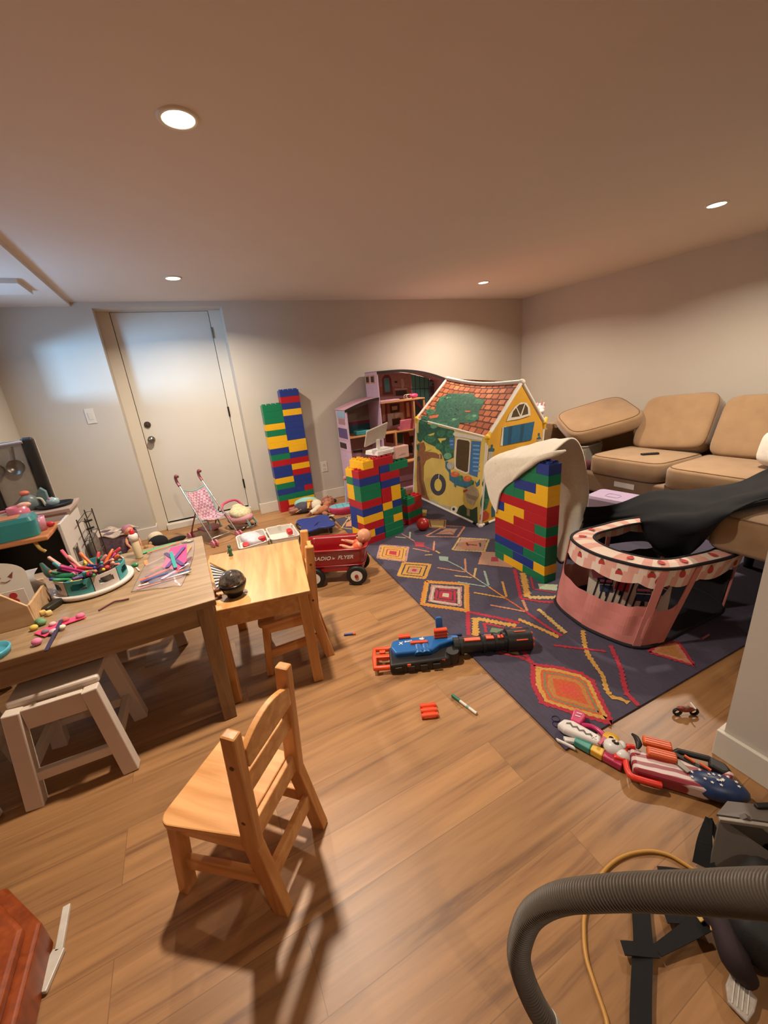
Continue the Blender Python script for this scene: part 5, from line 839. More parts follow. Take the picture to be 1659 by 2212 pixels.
# baby doll lying back in the wagon: head over the front rim, looking to the rear
t = thing('baby_doll', 'bald baby doll in an orange shirt leaning back in the red wagon', 'doll', (.93, 2.425, .12), aw + PI)
vs = [(.02, 0, .055), (.02, 0, .085), (-.005, 0, .115), (-.028, 0, .140)]; es = [(0, 1), (1, 2), (2, 3)]; rs = [.036, .040, .034, .018]
for s in (-1, 1):
    i = len(vs); vs += [(.01, s * .038, .118), (.055, s * .055, .116), (.100, s * .048, .135)]; rs += [.020, .016, .012]; es += [(2, i), (i, i + 1), (i + 1, i + 2)]; wrist_i = [i + 2]
    baby_hand(vs, es, rs, (.100, s * .048, .135), (.9, -s * .1, .35), (0, -s, 0), .8)
    i = len(vs); vs += [(.05, s * .028, .030), (.11, s * .045, .045), (.165, s * .045, .020), (.185, s * .045, .034)]; rs += [.025, .022, .016, .013]; es += [(0, i), (i, i + 1), (i + 1, i + 2), (i + 2, i + 3)]
bo = body_obj('body', vs, es, rs, M_skin, t)
b = B(); doll_head(b, (-.040, 0, .182), .050, (0, math.radians(-20), 0)); h_ = b.build('head', M_skin, t)
R_ = rotm((0, math.radians(-20), 0))
for s in (-1, 1): B().ell(V((-.040, 0, .182)) + R_ @ V((.047, s * .018, -.004)), (.005, .006, .007)).build('eye', M_eye, h_)
B().ell(V((-.040, 0, .182)) + R_ @ V((.047, 0, -.026)), (.004, .010, .0035)).build('mouth', mat('doll_lip', '#b0584c', .5), h_)
b = B(); b.ell((.018, 0, .086), (.045, .050, .048), (0, -.4, 0), 24, 14)
for s in (-1, 1): b.cyl((.006, s * .036, .119), (.036, s * .052, .117), .024, .021, 14)
b.build('shirt', M_or, t)
# cloth doll lying on the floor
M_mint = mat('mint_cloth', '#84b4a8', .85, var=.08); M_stripe = mat('striped_dark_cloth', '#453f48', .85, var=.2); M_yel = mat('yellow_cloth', '#c4933c', .85, var=.1); M_cr = mat('cream_cloth', '#c9bda4', .85, var=.06)
t = thing('rag_doll', 'brown-faced doll with mint jacket and yellow bandana lying by the tall block tower', 'doll', (1.05, 4.16, 0), math.radians(-13))
t.scale = (1.16, 1.16, 1.16)
vs = [(-.02, 0, .050), (.06, 0, .052), (.115, 0, .050), (.145, 0, .046)]; es = [(0, 1), (1, 2), (2, 3)]; rs = [.052, .050, .036, .020]
for s in (-1, 1):
    i = len(vs); vs += [(.10, s * .050, .048), (.055, s * .085 - .02, .035), (.00, s * .085 - .055, .022)]; rs += [.022, .018, .013]; es += [(2, i), (i, i + 1), (i + 1, i + 2)]; wrist_i = [i + 2]
    baby_hand(vs, es, rs, vs[i + 2], (-.9, -.5, -.1), (.4, -.9, 0), .8)
    i = len(vs); vs += [(-.08, s * .030, .045), (-.16, s * .034, .036), (-.185, s * .036, .046)]; rs += [.034, .024, .018]; es += [(0, i), (i, i + 1), (i + 1, i + 2)]
body_obj('body', vs, es, rs, M_skin2, t)
b = B(); doll_head(b, (.190, -.005, .062), .060, (0, math.radians(-75), 0)); h_ = b.build('head', M_skin2, t)
for s in (-1, 1): B().ell((.196, -.005 + s * .022, .119), (.006, .006, .004)).build('eye', M_eye, h_)
b = B(); b.ell((-.045, 0, .052), (.085, .070, .054), None, 28, 16); tr = b.build('romper', M_stripe, t)
b = B()
for k in range(5): b.tube([(-.12 + .002 * k, -.062 + k * .011 + .0, .03), (-.06, -.066 + k * .014, .055 + k * .011), (.02, -.06 + k * .013, .050 + k * .011)], .0022, 5, 4)
b.build('white_stripes', M_cr, tr)
b = B(); b.ell((.075, -.005, .055), (.062, .064, .054), None, 24, 14)
for s in (-1, 1): b.tube([(.10, s * .050, .048), (.055, s * .085 - .02, .036), (.012, s * .085 - .05, .026)], [.026, .024, .020], 12, 4)
b.build('white_shirt', M_cr, t)
b = B(); b.ell((-.01, .045, .082), (.115, .055, .048), (.3, 0, .1), 28, 14); b.build('mint_jacket', M_mint, t)
b = B(); b.ell((.02, -.005, .108), (.030, .024, .012)); b.bar((.015, -.01, .105), (-.005, -.085, .060), .035, .006, (0, 0, 1), .012); b.bar((.03, .0, .108), (.075, -.035, .095), .030, .006, (0, 0, 1), .012); b.build('bandana', M_yel, t)
# little brown plush lying beside
M_bear = mat('plush_brown', '#a5663e', .95, var=.1, bump=.3, bscale=160, sheen=.3)
t = thing('plush_dog', 'small orange-brown plush animal lying between the doll and the toy boat', 'plush toy', (1.165, 3.99, 0), math.radians(35))
b = B(); b.ell((0, 0, .042), (.075, .048, .042)).ell((.085, .005, .062), (.046, .045, .044)).ell((.122, .005, .052), (.022, .026, .020))
for x, y in ((-.05, -.06), (.04, -.065), (-.06, .055), (.05, .055)): b.ell((x, y, .020), (.024, .045, .020), (0, 0, .3 if y > 0 else -.3))
b.build('body', M_bear, t)
for s in (-1, 1): B().ell((.078, .005 + s * .042, .095), (.016, .012, .018)).build('ear', M_bear, t)
B().ell((.143, .005, .056), .007).build('nose', M_eye, t)
# toy boat
M_hull = mat('boat_pink', '#a8284a', .4, var=.03); M_sea = mat('boat_aqua', '#5fa3ac', .5, var=.04)
t = thing('toy_boat', 'pink toy boat with an aqua deck and a glittery mast left of the block counter', 'toy boat', (1.355, 3.85, 0), math.radians(-12))
def hull(z, k): return [(k * .17 * math.cos(a) * (1.05 if math.cos(a) > 0 else 1), k * .095 * math.sin(a), z) for a in [2 * PI * i / 28 for i in range(28)]]
b = B(); loft(b, [hull(.001, .78), hull(.03, .90), hull(.085, 1.0), hull(.085, .95), hull(.070, .93)], smooth=True, cap1=False); b.build('hull', M_hull, t)
b = B(); b.add(hull(.082, .95), [tuple(range(28))]); dk = b.build('deck', M_sea, t)
for x in (-.08, -.01, .06): B().mm((x - .001, -.075, .0822), (x + .001, .075, .0835)).build('deck_line', M_bk, dk)
B().cyl((.03, .02, .082), (.05, .03, .345), .010, .008, 12).build('mast', mat('glitter_lilac', '#a8a0b0', .3, var=.3, scale=300), t)
B().ell((.052, .031, .365), (.022, .022, .022)).build('mast_ball', M_pk1, t)
tag(B().ell((0, 0, .032), (.055, .035, .030)).ell((.06, .01, .025), (.03, .025, .022)).build('dark_slipper', M_black, loc=(1.33, 4.26, 0)), 'black and white slipper lying on the floor against the back baseboard', 'slipper')
tag(B().box((0, 0, .006), (.075, .04, .010), (0, 0, .4)).build('white_eraser', M_cr, bevel=.003, loc=(1.19, 3.82, 0)), 'small white block on the floor between plush and scooter board', 'block')
# ------------------------------------------------------------------ doll stroller
M_tube = mat('chrome_tube', '#b0a8a0', .25, .9); M_rose = mat('rose_plastic', '#c27480', .4, var=.04); M_mauve = mat('mauve_handle', '#8e4c50', .45)
def dots_mat():
    m = mat('stroller_dots', '#c9b0b4', .85, var=.02); nt = m.node_tree; bs = nt.nodes['Principled BSDF']
    ck = nt.nodes.new('ShaderNodeTexChecker'); ck.inputs['Scale'].default_value = 48; ck.inputs['Color1'].default_value = (*hx('#c4a2a8'), 1); ck.inputs['Color2'].default_value = (*hx('#9a6a78'), 1)
    tc = [q for q in nt.nodes if q.type == 'TEX_COORD'][0]; mp = nt.nodes.new('ShaderNodeMapping'); mp.inputs['Rotation'].default_value = (0, 0, .78); nt.links.new(tc.outputs['Object'], mp.inputs[0]); nt.links.new(mp.outputs[0], ck.inputs[0]); nt.links.new(ck.outputs[0], bs.inputs['Base Color']); return m
t = thing('doll_stroller', 'doll stroller with pink dotted seat and curved mauve handles in front of the white door', 'doll stroller', (.060, 4.02, 0), math.radians(-65) - PI / 2 + PI / 2)
t.scale = (1.07, 1.07, 1.07)
# local x = forward, y = left
for s in (-1, 1):
    B().tube([(.20, s * .118, .032), (.0, s * .112, .262), (-.21, s * .105, .500)], .0065, 10, 1, sm=False).build('front_tube', M_tube, t)
    B().tube([(-.205, s * .105, .495), (-.235, s * .105, .530), (-.242, s * .105, .565), (-.222, s * .105, .588), (-.195, s * .105, .580)], .0125, 10, 5).build('handle', M_mauve, t)
    B().tube([(-.01, s * .114, .275), (-.13, s * .116, .13), (-.20, s * .118, .030)], .0065, 10, 1, sm=False).build('rear_tube', M_mauve, t)
    for x in (.205, -.205):
        for o_ in (-.016, .016): 
            b = B(); b.cyl((x, s * .118 + o_ - .007, .030), (x, s * .118 + o_ + .007, .030), .030, n=24); b.cyl((x, s * .118 + o_ - .009, .030), (x, s * .118 + o_ + .009, .030), .010, n=14); b.build('wheel', M_rose, t)
        B().cyl((x, s * .118 - .012, .030), (x, s * .118 + .012, .030), .006, n=10).build('wheel_axle', M_mauve, t)
B().tube([(-.19, -.118, .06), (-.12, 0, .075), (-.19, .118, .06)], .005, 8, 4).build('rear_brace', M_mauve, t)
B().tube([(.17, -.113, .065), (.20, 0, .075), (.17, .113, .065)], .005, 8, 4).build('foot_bar', M_tube, t)
def seatf(u, v):
    k = cr1([V((-.155, 0, .445)), V((-.085, 0, .335)), V((-.045, 0, .225)), V((.045, 0, .205)), V((.105, 0, .225))], v * 3.9999); w_ = (u - .5) * 2
    return V((k.x - .03 * (1 - w_ * w_) * (1 - v), w_ * .098, k.z - .028 * (1 - w_ * w_)))
B().grid(seatf, 16, 24).build('seat_sling', dots_mat(), t, solid=.004)
M_aq = mat('aqua_webbing', '#7aa8a2', .8)
for s in (-1, 1): B().tube([seatf(.5 + s * .5, v / 8) for v in range(9)], .005, 6, 2).build('edge_webbing', M_aq, t)
B().tube([(-.165, -.10, .455), (-.185, 0, .425), (-.165, .10, .455)], .005, 6, 5).build('top_webbing', M_aq, t)
for s in (-1, 1): B().bar((.02, s * .045, .20), (.06, s * .05, .10), .022, .003, (0, 1, 0)).build('dangling_strap', M_aq, t)
B().mm((-.13, -.08, .085), (.02, .08, .10)).build('basket_net', M_mauve, t)
# ------------------------------------------------------------------ doll carrier
t = thing('doll_car_seat', 'doll carrier with pink handle and floral cover beside the doll stroller', 'doll carrier', (.335, 4.16, 0), math.radians(-55))
M_fl = mat('floral_cover', '#c9bb92', .85, var=.25, scale=45); M_pd = mat('pink_pad', '#c48d92', .85, var=.15, scale=60)
b = B(); b.ell((0, 0, .10), (.16, .105, .065), (0, -.15, 0), 30, 14); b.build('padded_seat', M_pd, t)
b = B(); b.ell((.02, 0, .160), (.115, .10, .062), (0, .15, 0), 26, 14); b.ell((-.05, .03, .195), (.06, .06, .04)); b.build('floral_hood', M_fl, t)
B().tube([(-.02, -.115, .12), (-.09, -.12, .21), (-.12, -.07, .262), (-.12, .07, .262), (-.09, .12, .21), (-.02, .115, .12)], .012, 10, 6).build('carry_handle', mat('handle_pink', '#c4486c', .4), t)
for s in (-1, 1): B().tube([(-.12, s * .07, .03), (-.05, s * .085, .006), (.09, s * .085, .006), (.14, s * .06, .045)], .006, 8, 5).build('rocker_foot', M_dark, t)
for s in (-1, 1): B().bar((.125, s * .04, .12), (.175, s * .045, .045), .026, .004, (0, 1, 0)).build('dangling_strap', M_aq, t)
B().tube([(.10, -.085, .03), (.165, 0, .03), (.10, .085, .03)], .004, 8, 5).build('front_bar', M_tube, t)
# ------------------------------------------------------------------ open first-aid style box
M_bx = mat('box_white', '#d4cdc2', .4, var=.02); M_rdp = mat('red_plastic', '#c22a2c', .4); M_bag = mat('clear_bag', '#cdbfc4', .3, var=.15, scale=60)
t = thing('toy_doctor_case', 'open white plastic toy case with red pieces behind the pine table', 'toy case', (.475, 3.50, 0), math.radians(-3))
for s, nm in ((-1, 'bottom_half'), (1, 'lid_half')):
    b = B(); b.T = Matrix.Translation((s * .130, 0, 0)) @ Matrix.Rotation(s * .06, 4, 'Y'); tub(b, .123, .175, .035, .012, .085, .94, .006); o_ = b.build(nm, M_bx, t)
    b = B(); b.T = Matrix.Translation((s * .130, 0, 0)) @ Matrix.Rotation(s * .06, 4, 'Y'); b.tube([(x, y, .085) for x, y in rrect(.125, .177, .036)], .004, 6, 1, closed=True, sm=False); b.build('lip', M_bx, o_)
for s in (-1, 1): B().cyl((0, s * .08, .078), (0, s * .12, .078), .007, n=10).build('hinge', M_bx, t)
B().box((.245, .14, .08), (.012, .05, .022)).build('latch', M_bx, t, bevel=.002)
B().box((.13, .17, .086), (.03, .02, .012)).build('clip', M_bx, t, bevel=.002)
tag(B().rbox((0, 0, .035), (.05, .085, .05), .5).build('red_toy_piece', M_rdp, loc=(.675, 3.50, .030)), 'red plastic piece in the right half of the white toy case', 'toy piece')
o_ = B(); o_.rbox((0, 0, .05), (.17, .24, .085), .7, (.1, .1, .3), 32, 14); tag(o_.build('plastic_bag', M_bag, loc=(.345, 3.52, .028)), 'crumpled pale plastic bag in the left half of the white toy case', 'bag')
tag(B().rbox((0, 0, .03), (.07, .05, .04), .5).build('red_toy_piece', M_rdp, loc=(.415, 3.44, .055)), 'red plastic piece on the plastic bag in the white case', 'toy piece')
tag(B().rbox((0, 0, .03), (.05, .09, .03), .5).build('red_toy_piece', M_rdp, loc=(.272, 3.41, .045)), 'red plastic piece at the near left corner of the white case', 'toy piece')
# ------------------------------------------------------------------ scooter board
M_sb = mat('scooter_blue', '#26387a', .4, var=.03); M_cas = mat('caster_black', '#171412', .5)
t = thing('scooter_board', 'blue plastic scooter board on four black casters behind the red wagon', 'scooter board', (.935, 3.525, 0), math.radians(-4))
pl = []
for i in range(64):
    a = 2 * PI * i / 64; k = abs(math.cos(2 * (a))) ; r = .165 * (1 + .16 * (1 - k) - .02 * k) / max(.9, .9); r = .150 + .050 * (math.sin(2 * a) ** 2) - .006 * math.cos(4 * a); pl.append((r * math.cos(a) * .98, r * math.sin(a) * 1.15))
b = B(); b.prism(pl, (0, 0, .066), (1, 0, 0), (0, 1, 0), .022); b.build('deck', M_sb, t, bevel=.008, seg=3)
for i in range(4): B().box((-.02 + i * .012, -.09 + i * .02, .0885), (.003, .05, .002), (0, 0, -.9)).build('slot', M_dark, t)
for s in (-1, 1):
    B().tube([(s * .150, -.075, .078), (s * .172, -.05, .084), (s * .172, .05, .084), (s * .150, .075, .078)], .011, 10, 4).build('handle', M_dark, t)
    for y in (-.14, .14):
        b = B(); x = s * .105; b.cyl((x - .009, y, .024), (x + .009, y, .024), .024, n=22); w_ = b.build('caster_wheel', M_cas, t); B().bar((x, y, .070), (x, y, .028), .026, .034, (0, 1, 0)).build('caster_fork', M_dark, w_)
t = thing('foam_dart', 'small blue foam dart with orange tip on the floor by the pine table', 'foam dart', (.548, 1.83, .0065))
B().cyl((0, 0, 0), (.046, -.021, .0), .0062, n=12).build('shaft', M_sb, t); B().cyl((.046, -.021, 0), (.058, -.0265, .0), .0064, n=12).build('tip', M_or, t)
# ------------------------------------------------------------------ round organiser with pens on the grey table
ZT = .5605
M_ow = mat('organiser_white', '#d8cec4', .35, var=.02); M_og = mat('organiser_grey', '#b9aca2', .4, var=.03); M_ot = mat('organiser_teal', '#3c8e90', .4, var=.03)
OX, OY = -.503, 2.070
t = thing('desk_organiser', 'round white turntable organiser with grey and teal bins full of pens', 'organiser', (OX, OY, ZT), math.radians(10))
B().lathe([(0, .002), (.10, .002), (.150, .004), (.157, .010), (.157, .022), (.152, .025), (.147, .021), (0, .019)], n=56).build('turntable', M_ow, t)
for k in range(8):
    a0, a1 = k * PI / 4 + .012, (k + 1) * PI / 4 - .012; b = B(); na, nz = 14, 9; z0, z1 = .021, .086
    def wp(i, j, r): a = a0 + (a1 - a0) * i / na; return (r * math.cos(a), r * math.sin(a), z0 + (z1 - z0) * j / nz)
    for r in (.129, .134):
        for i in range(na):
            for j in range(nz):
                if ((i + .5 - na / 2) / 4.2) ** 4 + ((j + .5 - nz * .52) / 2.0) ** 2 < 1: continue
                b.add([wp(i, j, r), wp(i + 1, j, r), wp(i + 1, j + 1, r), wp(i, j + 1, r)], [(0, 1, 2, 3)], True)
    b.add([wp(i, nz, r) for r in (.129, .134) for i in range(na + 1)], [(i, i + 1, na + 2 + i, na + 1 + i) for i in range(na)])
    for a in (a0, a1): b.mm((0, 0, 0), (0, 0, 0)) if False else b.add([(.03 * math.cos(a), .03 * math.sin(a), z0), (.13 * math.cos(a), .13 * math.sin(a), z0), (.13 * math.cos(a), .13 * math.sin(a), z1 - .004), (.03 * math.cos(a), .03 * math.sin(a), z1 - .004)], [(0, 1, 2, 3)])
    b.build('bin', M_ot if k % 2 else M_og, t)
PENC = [('pink', '#c64a78'), ('red', '#b0282c'), ('maroon', '#5a1c24'), ('orange', '#d0622a'), ('yellow', '#d8b63a'), ('green', '#2c8a56'), ('dark green', '#1d5a3c'), ('blue', '#283a7c'), ('teal', '#2c8088'), ('purple', '#5a3068'), ('peach', '#d69a86'), ('magenta', '#b02a70')]
rp_ = random.Random(21)
protos = {}
def pen(cn, col):
    if cn not in protos:
        m = mat('pen_' + cn.replace(' ', '_'), col, .35, var=.04); t_ = thing('felt_tip_pen', cn + ' felt-tip pen standing in the round organiser', 'pen', (0, 0, 0), 0, cn + ' pens in the organiser')
        B().cyl((0, 0, -.03), (0, 0, .042), .0062, n=12).build('barrel', m, t_); B().lathe([(.0068, .042), (.0072, .046), (.0068, .078), (.004, .082), (0, .082)], n=12).build('cap', m, t_); protos[cn] = t_; return t_
    c = copy_tree(protos[cn]); c['label'] = protos[cn]['label']; return c
for i in range(46):
    cn, col = PENC[(i * 5 + i // 12) % 12]; a = rp_.uniform(0, 2 * PI); r = .108 * math.sqrt(rp_.uniform(.08, 1)); p = pen(cn, col)
    ln = rp_.uniform(.75, 1.45); az = a + rp_.uniform(-.9, .9); az = az if r > .05 else rp_.uniform(0, 6.28)
    d = V((math.cos(az) * math.sin(ln), math.sin(az) * math.sin(ln), math.cos(ln))); c_ = V((OX + r * math.cos(a) * .72, OY + r * math.sin(a) * .72, ZT + .052 + rp_.uniform(0, .040)))
    p.location = c_; p.rotation_euler = d.to_track_quat('Z', 'Y').to_euler()
for i, (cn, col) in enumerate((('fuchsia', '#c82a84'), ('navy', '#1e2c52'), ('coral', '#d0503c'), ('white', '#cfc6c2'), ('crimson', '#a81c34'))):
    for k in range(3 if cn == 'white' else 2):
        a = rp_.uniform(-2.4, .6); o_ = B().ell((0, 0, 0), .011, nu=14, nv=9).build('pompom', mat('pompom_' + cn, col, .95, var=.15, bump=.4), loc=(OX + .085 * math.cos(a), OY + .085 * math.sin(a), ZT + .075 + .01 * k)); tag(o_, cn + ' craft pompom in the round organiser', 'pompom', cn + ' pompoms in the organiser')
def straw(name, p0, p1, r, col, label, cat, flat=None):
    m = mat('straw_' + col.strip('#'), col, .5, var=.05); p0, p1 = V(p0), V(p1); o_ = B(p0).bar(p0, p1, r * 2, r * (flat or 2)).build(name, m, loc=p0, bevel=r * .3); return tag(o_, label, cat)
straw('craft_stick', (OX - .05, OY - .03, ZT + .075), (OX - .150, OY + .085, ZT + .150), .0055, '#d59a8c', 'peach craft stick leaning out of the left of the organiser', 'craft stick')
straw('craft_stick', (OX - .035, OY - .01, ZT + .075), (OX - .105, OY + .115, ZT + .160), .0060, '#b8465e', 'rose pink craft stick leaning out of the back of the organiser', 'craft stick')
straw('craft_stick', (OX + .055, OY + .02, ZT + .070), (OX + .100, OY + .060, ZT + .155), .0035, '#2c2a44', 'thin dark blue stick standing up at the right of the organiser', 'craft stick')
o_ = B(); o_.tube([(-.08, -.03, .075), (-.14, .0, .10), (-.175, .06, .135)], [.020, .018, .007], 10, 5); tag(o_.build('paint_tube', mat('dark_green_tube', '#24433a', .35), loc=(OX, OY, ZT)), 'dark green paint tube hanging out of the left bin of the organiser', 'paint tube')
o_ = B(); o_.tube([(-.05, -.06, .09), (-.10, -.045, .095), (-.135, -.01, .10)], [.011, .013, .010], 10, 5); tag(o_.build('green_marker', mat('green_marker', '#1f6a48', .4), loc=(OX, OY, ZT)), 'thick green marker lying on the left bin of the organiser', 'marker')
# ------------------------------------------------------------------ glue bottle
t = thing('glue_bottle', 'cream glue bottle with a white collar and red tip behind the zip bag', 'bottle', (-.341, 2.302, ZT))
B().lathe([(0, .001), (.0175, .001), (.0185, .004), (.0185, .092), (.0165, .100), (.0, .100)], n=24).build('bottle_body', mat('glue_cream', '#d5c4a0', .4, var=.03), t)
B().lathe([(.0165, .098), (.022, .100), (.022, .128), (.014, .134), (0, .134)], n=24).build('collar', M_ow, t)
B().lathe([(.012, .134), (.012, .150), (.005, .160), (0, .160)], n=20).build('cap', M_rdp, t)
# ------------------------------------------------------------------ zip bag with craft sticks
t = thing('zip_bag', 'clear zip bag of coloured craft sticks on the grey-brown table', 'bag', (-.19, 2.10, ZT))
O = t.location; cb = [V((-.345, 1.875, ZT)), V((-.150, 1.800, ZT)), V((-.072, 2.03, ZT)), V((-.075, 2.372, ZT)), V((-.275, 2.425, ZT)), V((-.30, 2.15, ZT))]
def film_mat():
    m = mat('bag_film', '#c9bcc4', .12, var=.03, scale=25, bump=.35, bscale=35); nt = m.node_tree; bs = nt.nodes['Principled BSDF']; out = [q for q in nt.nodes if q.type == 'OUTPUT_MATERIAL'][0]
    tr = nt.nodes.new('ShaderNodeBsdfTransparent'); mx_ = nt.nodes.new('ShaderNodeMixShader'); mx_.inputs[0].default_value = .24; nt.links.new(tr.outputs[0], mx_.inputs[1]); nt.links.new(bs.outputs[0], mx_.inputs[2]); nt.links.new(mx_.outputs[0], out.inputs[0]); return m
M_film = film_mat()
def bagtop(u, v):
    a = cb[0] * (1 - u) + cb[1] * u; c = cb[4] * (1 - u) + cb[3] * u; p = a * (1 - v) + c * v; p = p + V((.018 * math.sin(PI * v) * (1 if u > .5 else -.2), 0, 0)); p.z = ZT + .002 + .034 * (math.sin(PI * u) ** .6) * (math.sin(PI * min(1, v * 1.05)) ** .5) * (1 - .6 * v) + .002 * math.sin(u * 17 + v * 9); return p
B(O).grid(bagtop, 30, 40).build('film', M_film, t)
edge = [bagtop(u / 8, 0) for u in range(8)] + [bagtop(1, v / 10) for v in range(10)] + [bagtop(1 - u / 8, 1) for u in range(8)] + [bagtop(0, 1 - v / 10) for v in range(10)]
B(O).tube([p + V((0, 0, .001)) for p in edge], .0012, 5, 1, closed=True, sm=False).build('seam', mat('bag_seam', '#8a7468', .3), t)
def stick(x0, y0, x1, y1, z, col, cn, w_=.0155, place='in the zip bag'):
    p0, p1 = V((x0, y0, ZT + z)), V((x1, y1, ZT + z + .001)); m = mat('stick_' + cn.replace(' ', '_'), col, .6, var=.06); d = p1 - p0; L_ = d.length
    pl = [(w_ / 2 * math.cos(a) + 0, w_ / 2 * math.sin(a)) for a in [PI + PI * i / 6 for i in range(7)]] + [(w_ / 2 * math.cos(a), L_ + w_ / 2 * math.sin(a)) for a in [PI * i / 6 for i in range(7)]]
    o_ = B().prism(pl, (0, 0, 0), (1, 0, 0), (0, 1, 0), .002).build('craft_stick', m, loc=p0); o_.rotation_euler = (0, 0, math.atan2(d.y, d.x) - PI / 2); return tag(o_, cn + ' craft stick ' + place, 'craft stick')
stick(-.300, 1.905, -.165, 1.945, .006, '#c86a48', 'coral'); stick(-.290, 1.925, -.180, 1.965, .009, '#2a3a6a', 'navy blue'); stick(-.318, 1.885, -.150, 1.900, .004, '#d4805c', 'pale orange')
stick(-.285, 1.950, -.140, 2.020, .012, '#d26a50', 'salmon'); stick(-.310, 1.895, -.120, 1.905, .012, '#d8c8bc', 'white'); stick(-.27, 1.895, -.11, 1.925, .0145, '#34406e', 'dark blue')
stick(-.300, 1.915, -.14, 1.93, .017, '#cc5c44', 'orange red'); stick(-.29, 1.985, -.19, 1.99, .010, '#2c3c70', 'cobalt'); stick(-.305, 1.93, -.20, 1.985, .020, '#d8553c', 'tomato'); stick(-.22, 1.89, -.115, 1.99, .019, '#b8a8c0', 'lavender'); stick(-.16, 1.98, -.10, 2.08, .014, '#6a2c4c', 'plum'); stick(-.30, 1.905, -.205, 1.93, .0225, '#2f3f7a', 'royal blue'); stick(-.125, 2.15, -.095, 2.25, .012, '#d88448', 'apricot'); stick(-.27, 2.03, -.215, 2.075, .013, '#d4654e', 'brick orange')
stick(-.21, 2.19, -.135, 1.975, .027, '#4a2c68', 'purple', .019, 'lying slantwise on the pink card in the zip bag'); stick(-.125, 2.21, -.200, 1.99, .030, '#56347a', 'violet', .019, 'crossing the purple stick in the zip bag'); stick(-.185, 2.17, -.165, 1.95, .033, '#1f8a84', 'teal', .016, 'on top of the crossed purple sticks')
o_ = B(); o_.prism([(-.190, 2.27), (-.110, 2.28), (-.118, 2.02), (-.160, 1.935), (-.225, 2.02)], (0, 0, ZT + .0225), (1, 0, 0), (0, 1, 0), .0015); tag(o_.build('pink_card', mat('hot_pink_card', '#d43a74', .7, var=.03)), 'hot pink card cutout under the crossed sticks in the zip bag', 'card')
stick(-.330, 2.352, -.180, 2.392, .004, '#3f9a5c', 'wide green', .026, 'at the far edge of the grey table'); stick(-.30, 2.325, -.150, 2.372, .008, '#d4744c', 'long orange', .011, 'beside the wide green one'); stick(-.302, 2.165, -.308, 2.22, .003, '#d6823c', 'short amber', .016, 'beside the left edge of the zip bag')
stick(-.30, 2.13, -.215, 2.20, .010, '#cbb49a', 'thin natural', .005); stick(-.345, 2.155, -.33, 2.105, .003, '#d8c0b4', 'tiny pale', .006, 'between organiser and zip bag')
tag(B().ell((0, 0, .009), (.018, .013, .009), (0, 0, -.6)).build('green_bead', mat('green_bead', '#2c7a4c', .3), loc=(-.352, 2.185, ZT)), 'green bead between the organiser and the zip bag', 'bead')
tag(B().tube([(-.02, 0, .004), (0, .012, .006), (.025, .006, .004), (.03, -.01, .005), (.0, -.012, .008)], .006, 8, 5, closed=True).build('beaded_ring', mat('silver_beads', '#a89f90', .3, .4, var=.3, scale=200), loc=(-.115, 2.37, ZT)), 'silvery beaded ring at the far right corner of the grey table', 'ring')
# ------------------------------------------------------------------ wooden box with papers
M_bxw = wood('light_box_wood', '#b08a62', '#c39f78', .5, 0, 4, 8)
t = thing('paper_box', 'light wooden desk box holding papers at the left end of the grey-brown table', 'box', (-.80, 1.93, ZT)); O = t.location
b = B(O); b.prism([(-.98, ZT), (-.660, ZT), (-.664, ZT + .080), (-.735, ZT + .160), (-.98, ZT + .23)], (0, 1.812, 0), (1, 0, 0), (0, 0, 1), .010, (0, 1, 0)); b.build('front', M_bxw, t, bevel=.002)
b = B(O); b.prism([(1.822, ZT), (2.030, ZT), (2.030, ZT + .078), (1.822, ZT + .080)], (-.670, 0, 0), (0, 1, 0), (0, 0, 1), .010, (1, 0, 0)); b.build('side', M_bxw, t, bevel=.002)
B(O).mm((-.98, 2.030, ZT), (-.660, 2.040, ZT + .10)).build('back', M_bxw, t, bevel=.002); B(O).mm((-.98, 1.822, ZT), (-.67, 2.03, ZT + .006)).build('bottom', M_bxw, t)
M_sheet = mat('paper_sheet', '#d8d2c8', .7, var=.02); M_ink = mat('ink_maroon', '#7a4038', .7); M_dot = mat('red_dots', '#b4302c', .6)
t = thing('drawing_sheet', 'white drawing paper with rounded top standing in the wooden box', 'paper', (-.80, 1.97, ZT + .01)); O = t.location
def sh(x, z, k=0): return V((x, 1.985 - .0 + .04 * (z - ZT) - k, z))
b = B(O); b.use(M_sheet); pl = [(-.95, ZT + .01), (-.690, ZT + .01), (-.690, ZT + .155)] + [(-.80 + .11 * math.cos(a), ZT + .155 + .065 * math.sin(a)) for a in [PI / 2 * i / 8 for i in range(9)]] + [(-.95, ZT + .22)]
b.poly([sh(*p) for p in pl]); b.build('sheet', None, t, solid=.0008)
for s in (-1, 1): B(O).poly([sh(-.760 + s * .022, ZT + .145, .0012), sh(-.760 + s * .032, ZT + .172, .0012), sh(-.760 + s * .010, ZT + .155, .0012)]).build('ear_drawing', M_ink, t)
B(O).tube([sh(-.775, ZT + .140, .0012), sh(-.76, ZT + .134, .0012), sh(-.745, ZT + .140, .0012)], .0012, 5, 3).build('face_drawing', M_ink, t)
t = thing('sticker_sheet', 'white sheet with red dots in the wooden box in front of the drawing', 'sticker sheet', (-.74, 1.93, ZT + .01)); O = t.location
b = B(O); b.mm((-.80, 1.915, ZT + .012), (-.690, 1.917, ZT + .118)); b.build('sheet', M_sheet, t)
for i in range(2):
    for j in range(3): B(O).cyl((-.762 + i * .034, 1.9148, ZT + .098 - j * .026), (-.762 + i * .034, 1.9138, ZT + .098 - j * .026), .0125, n=18).build('dot', M_dot, t)
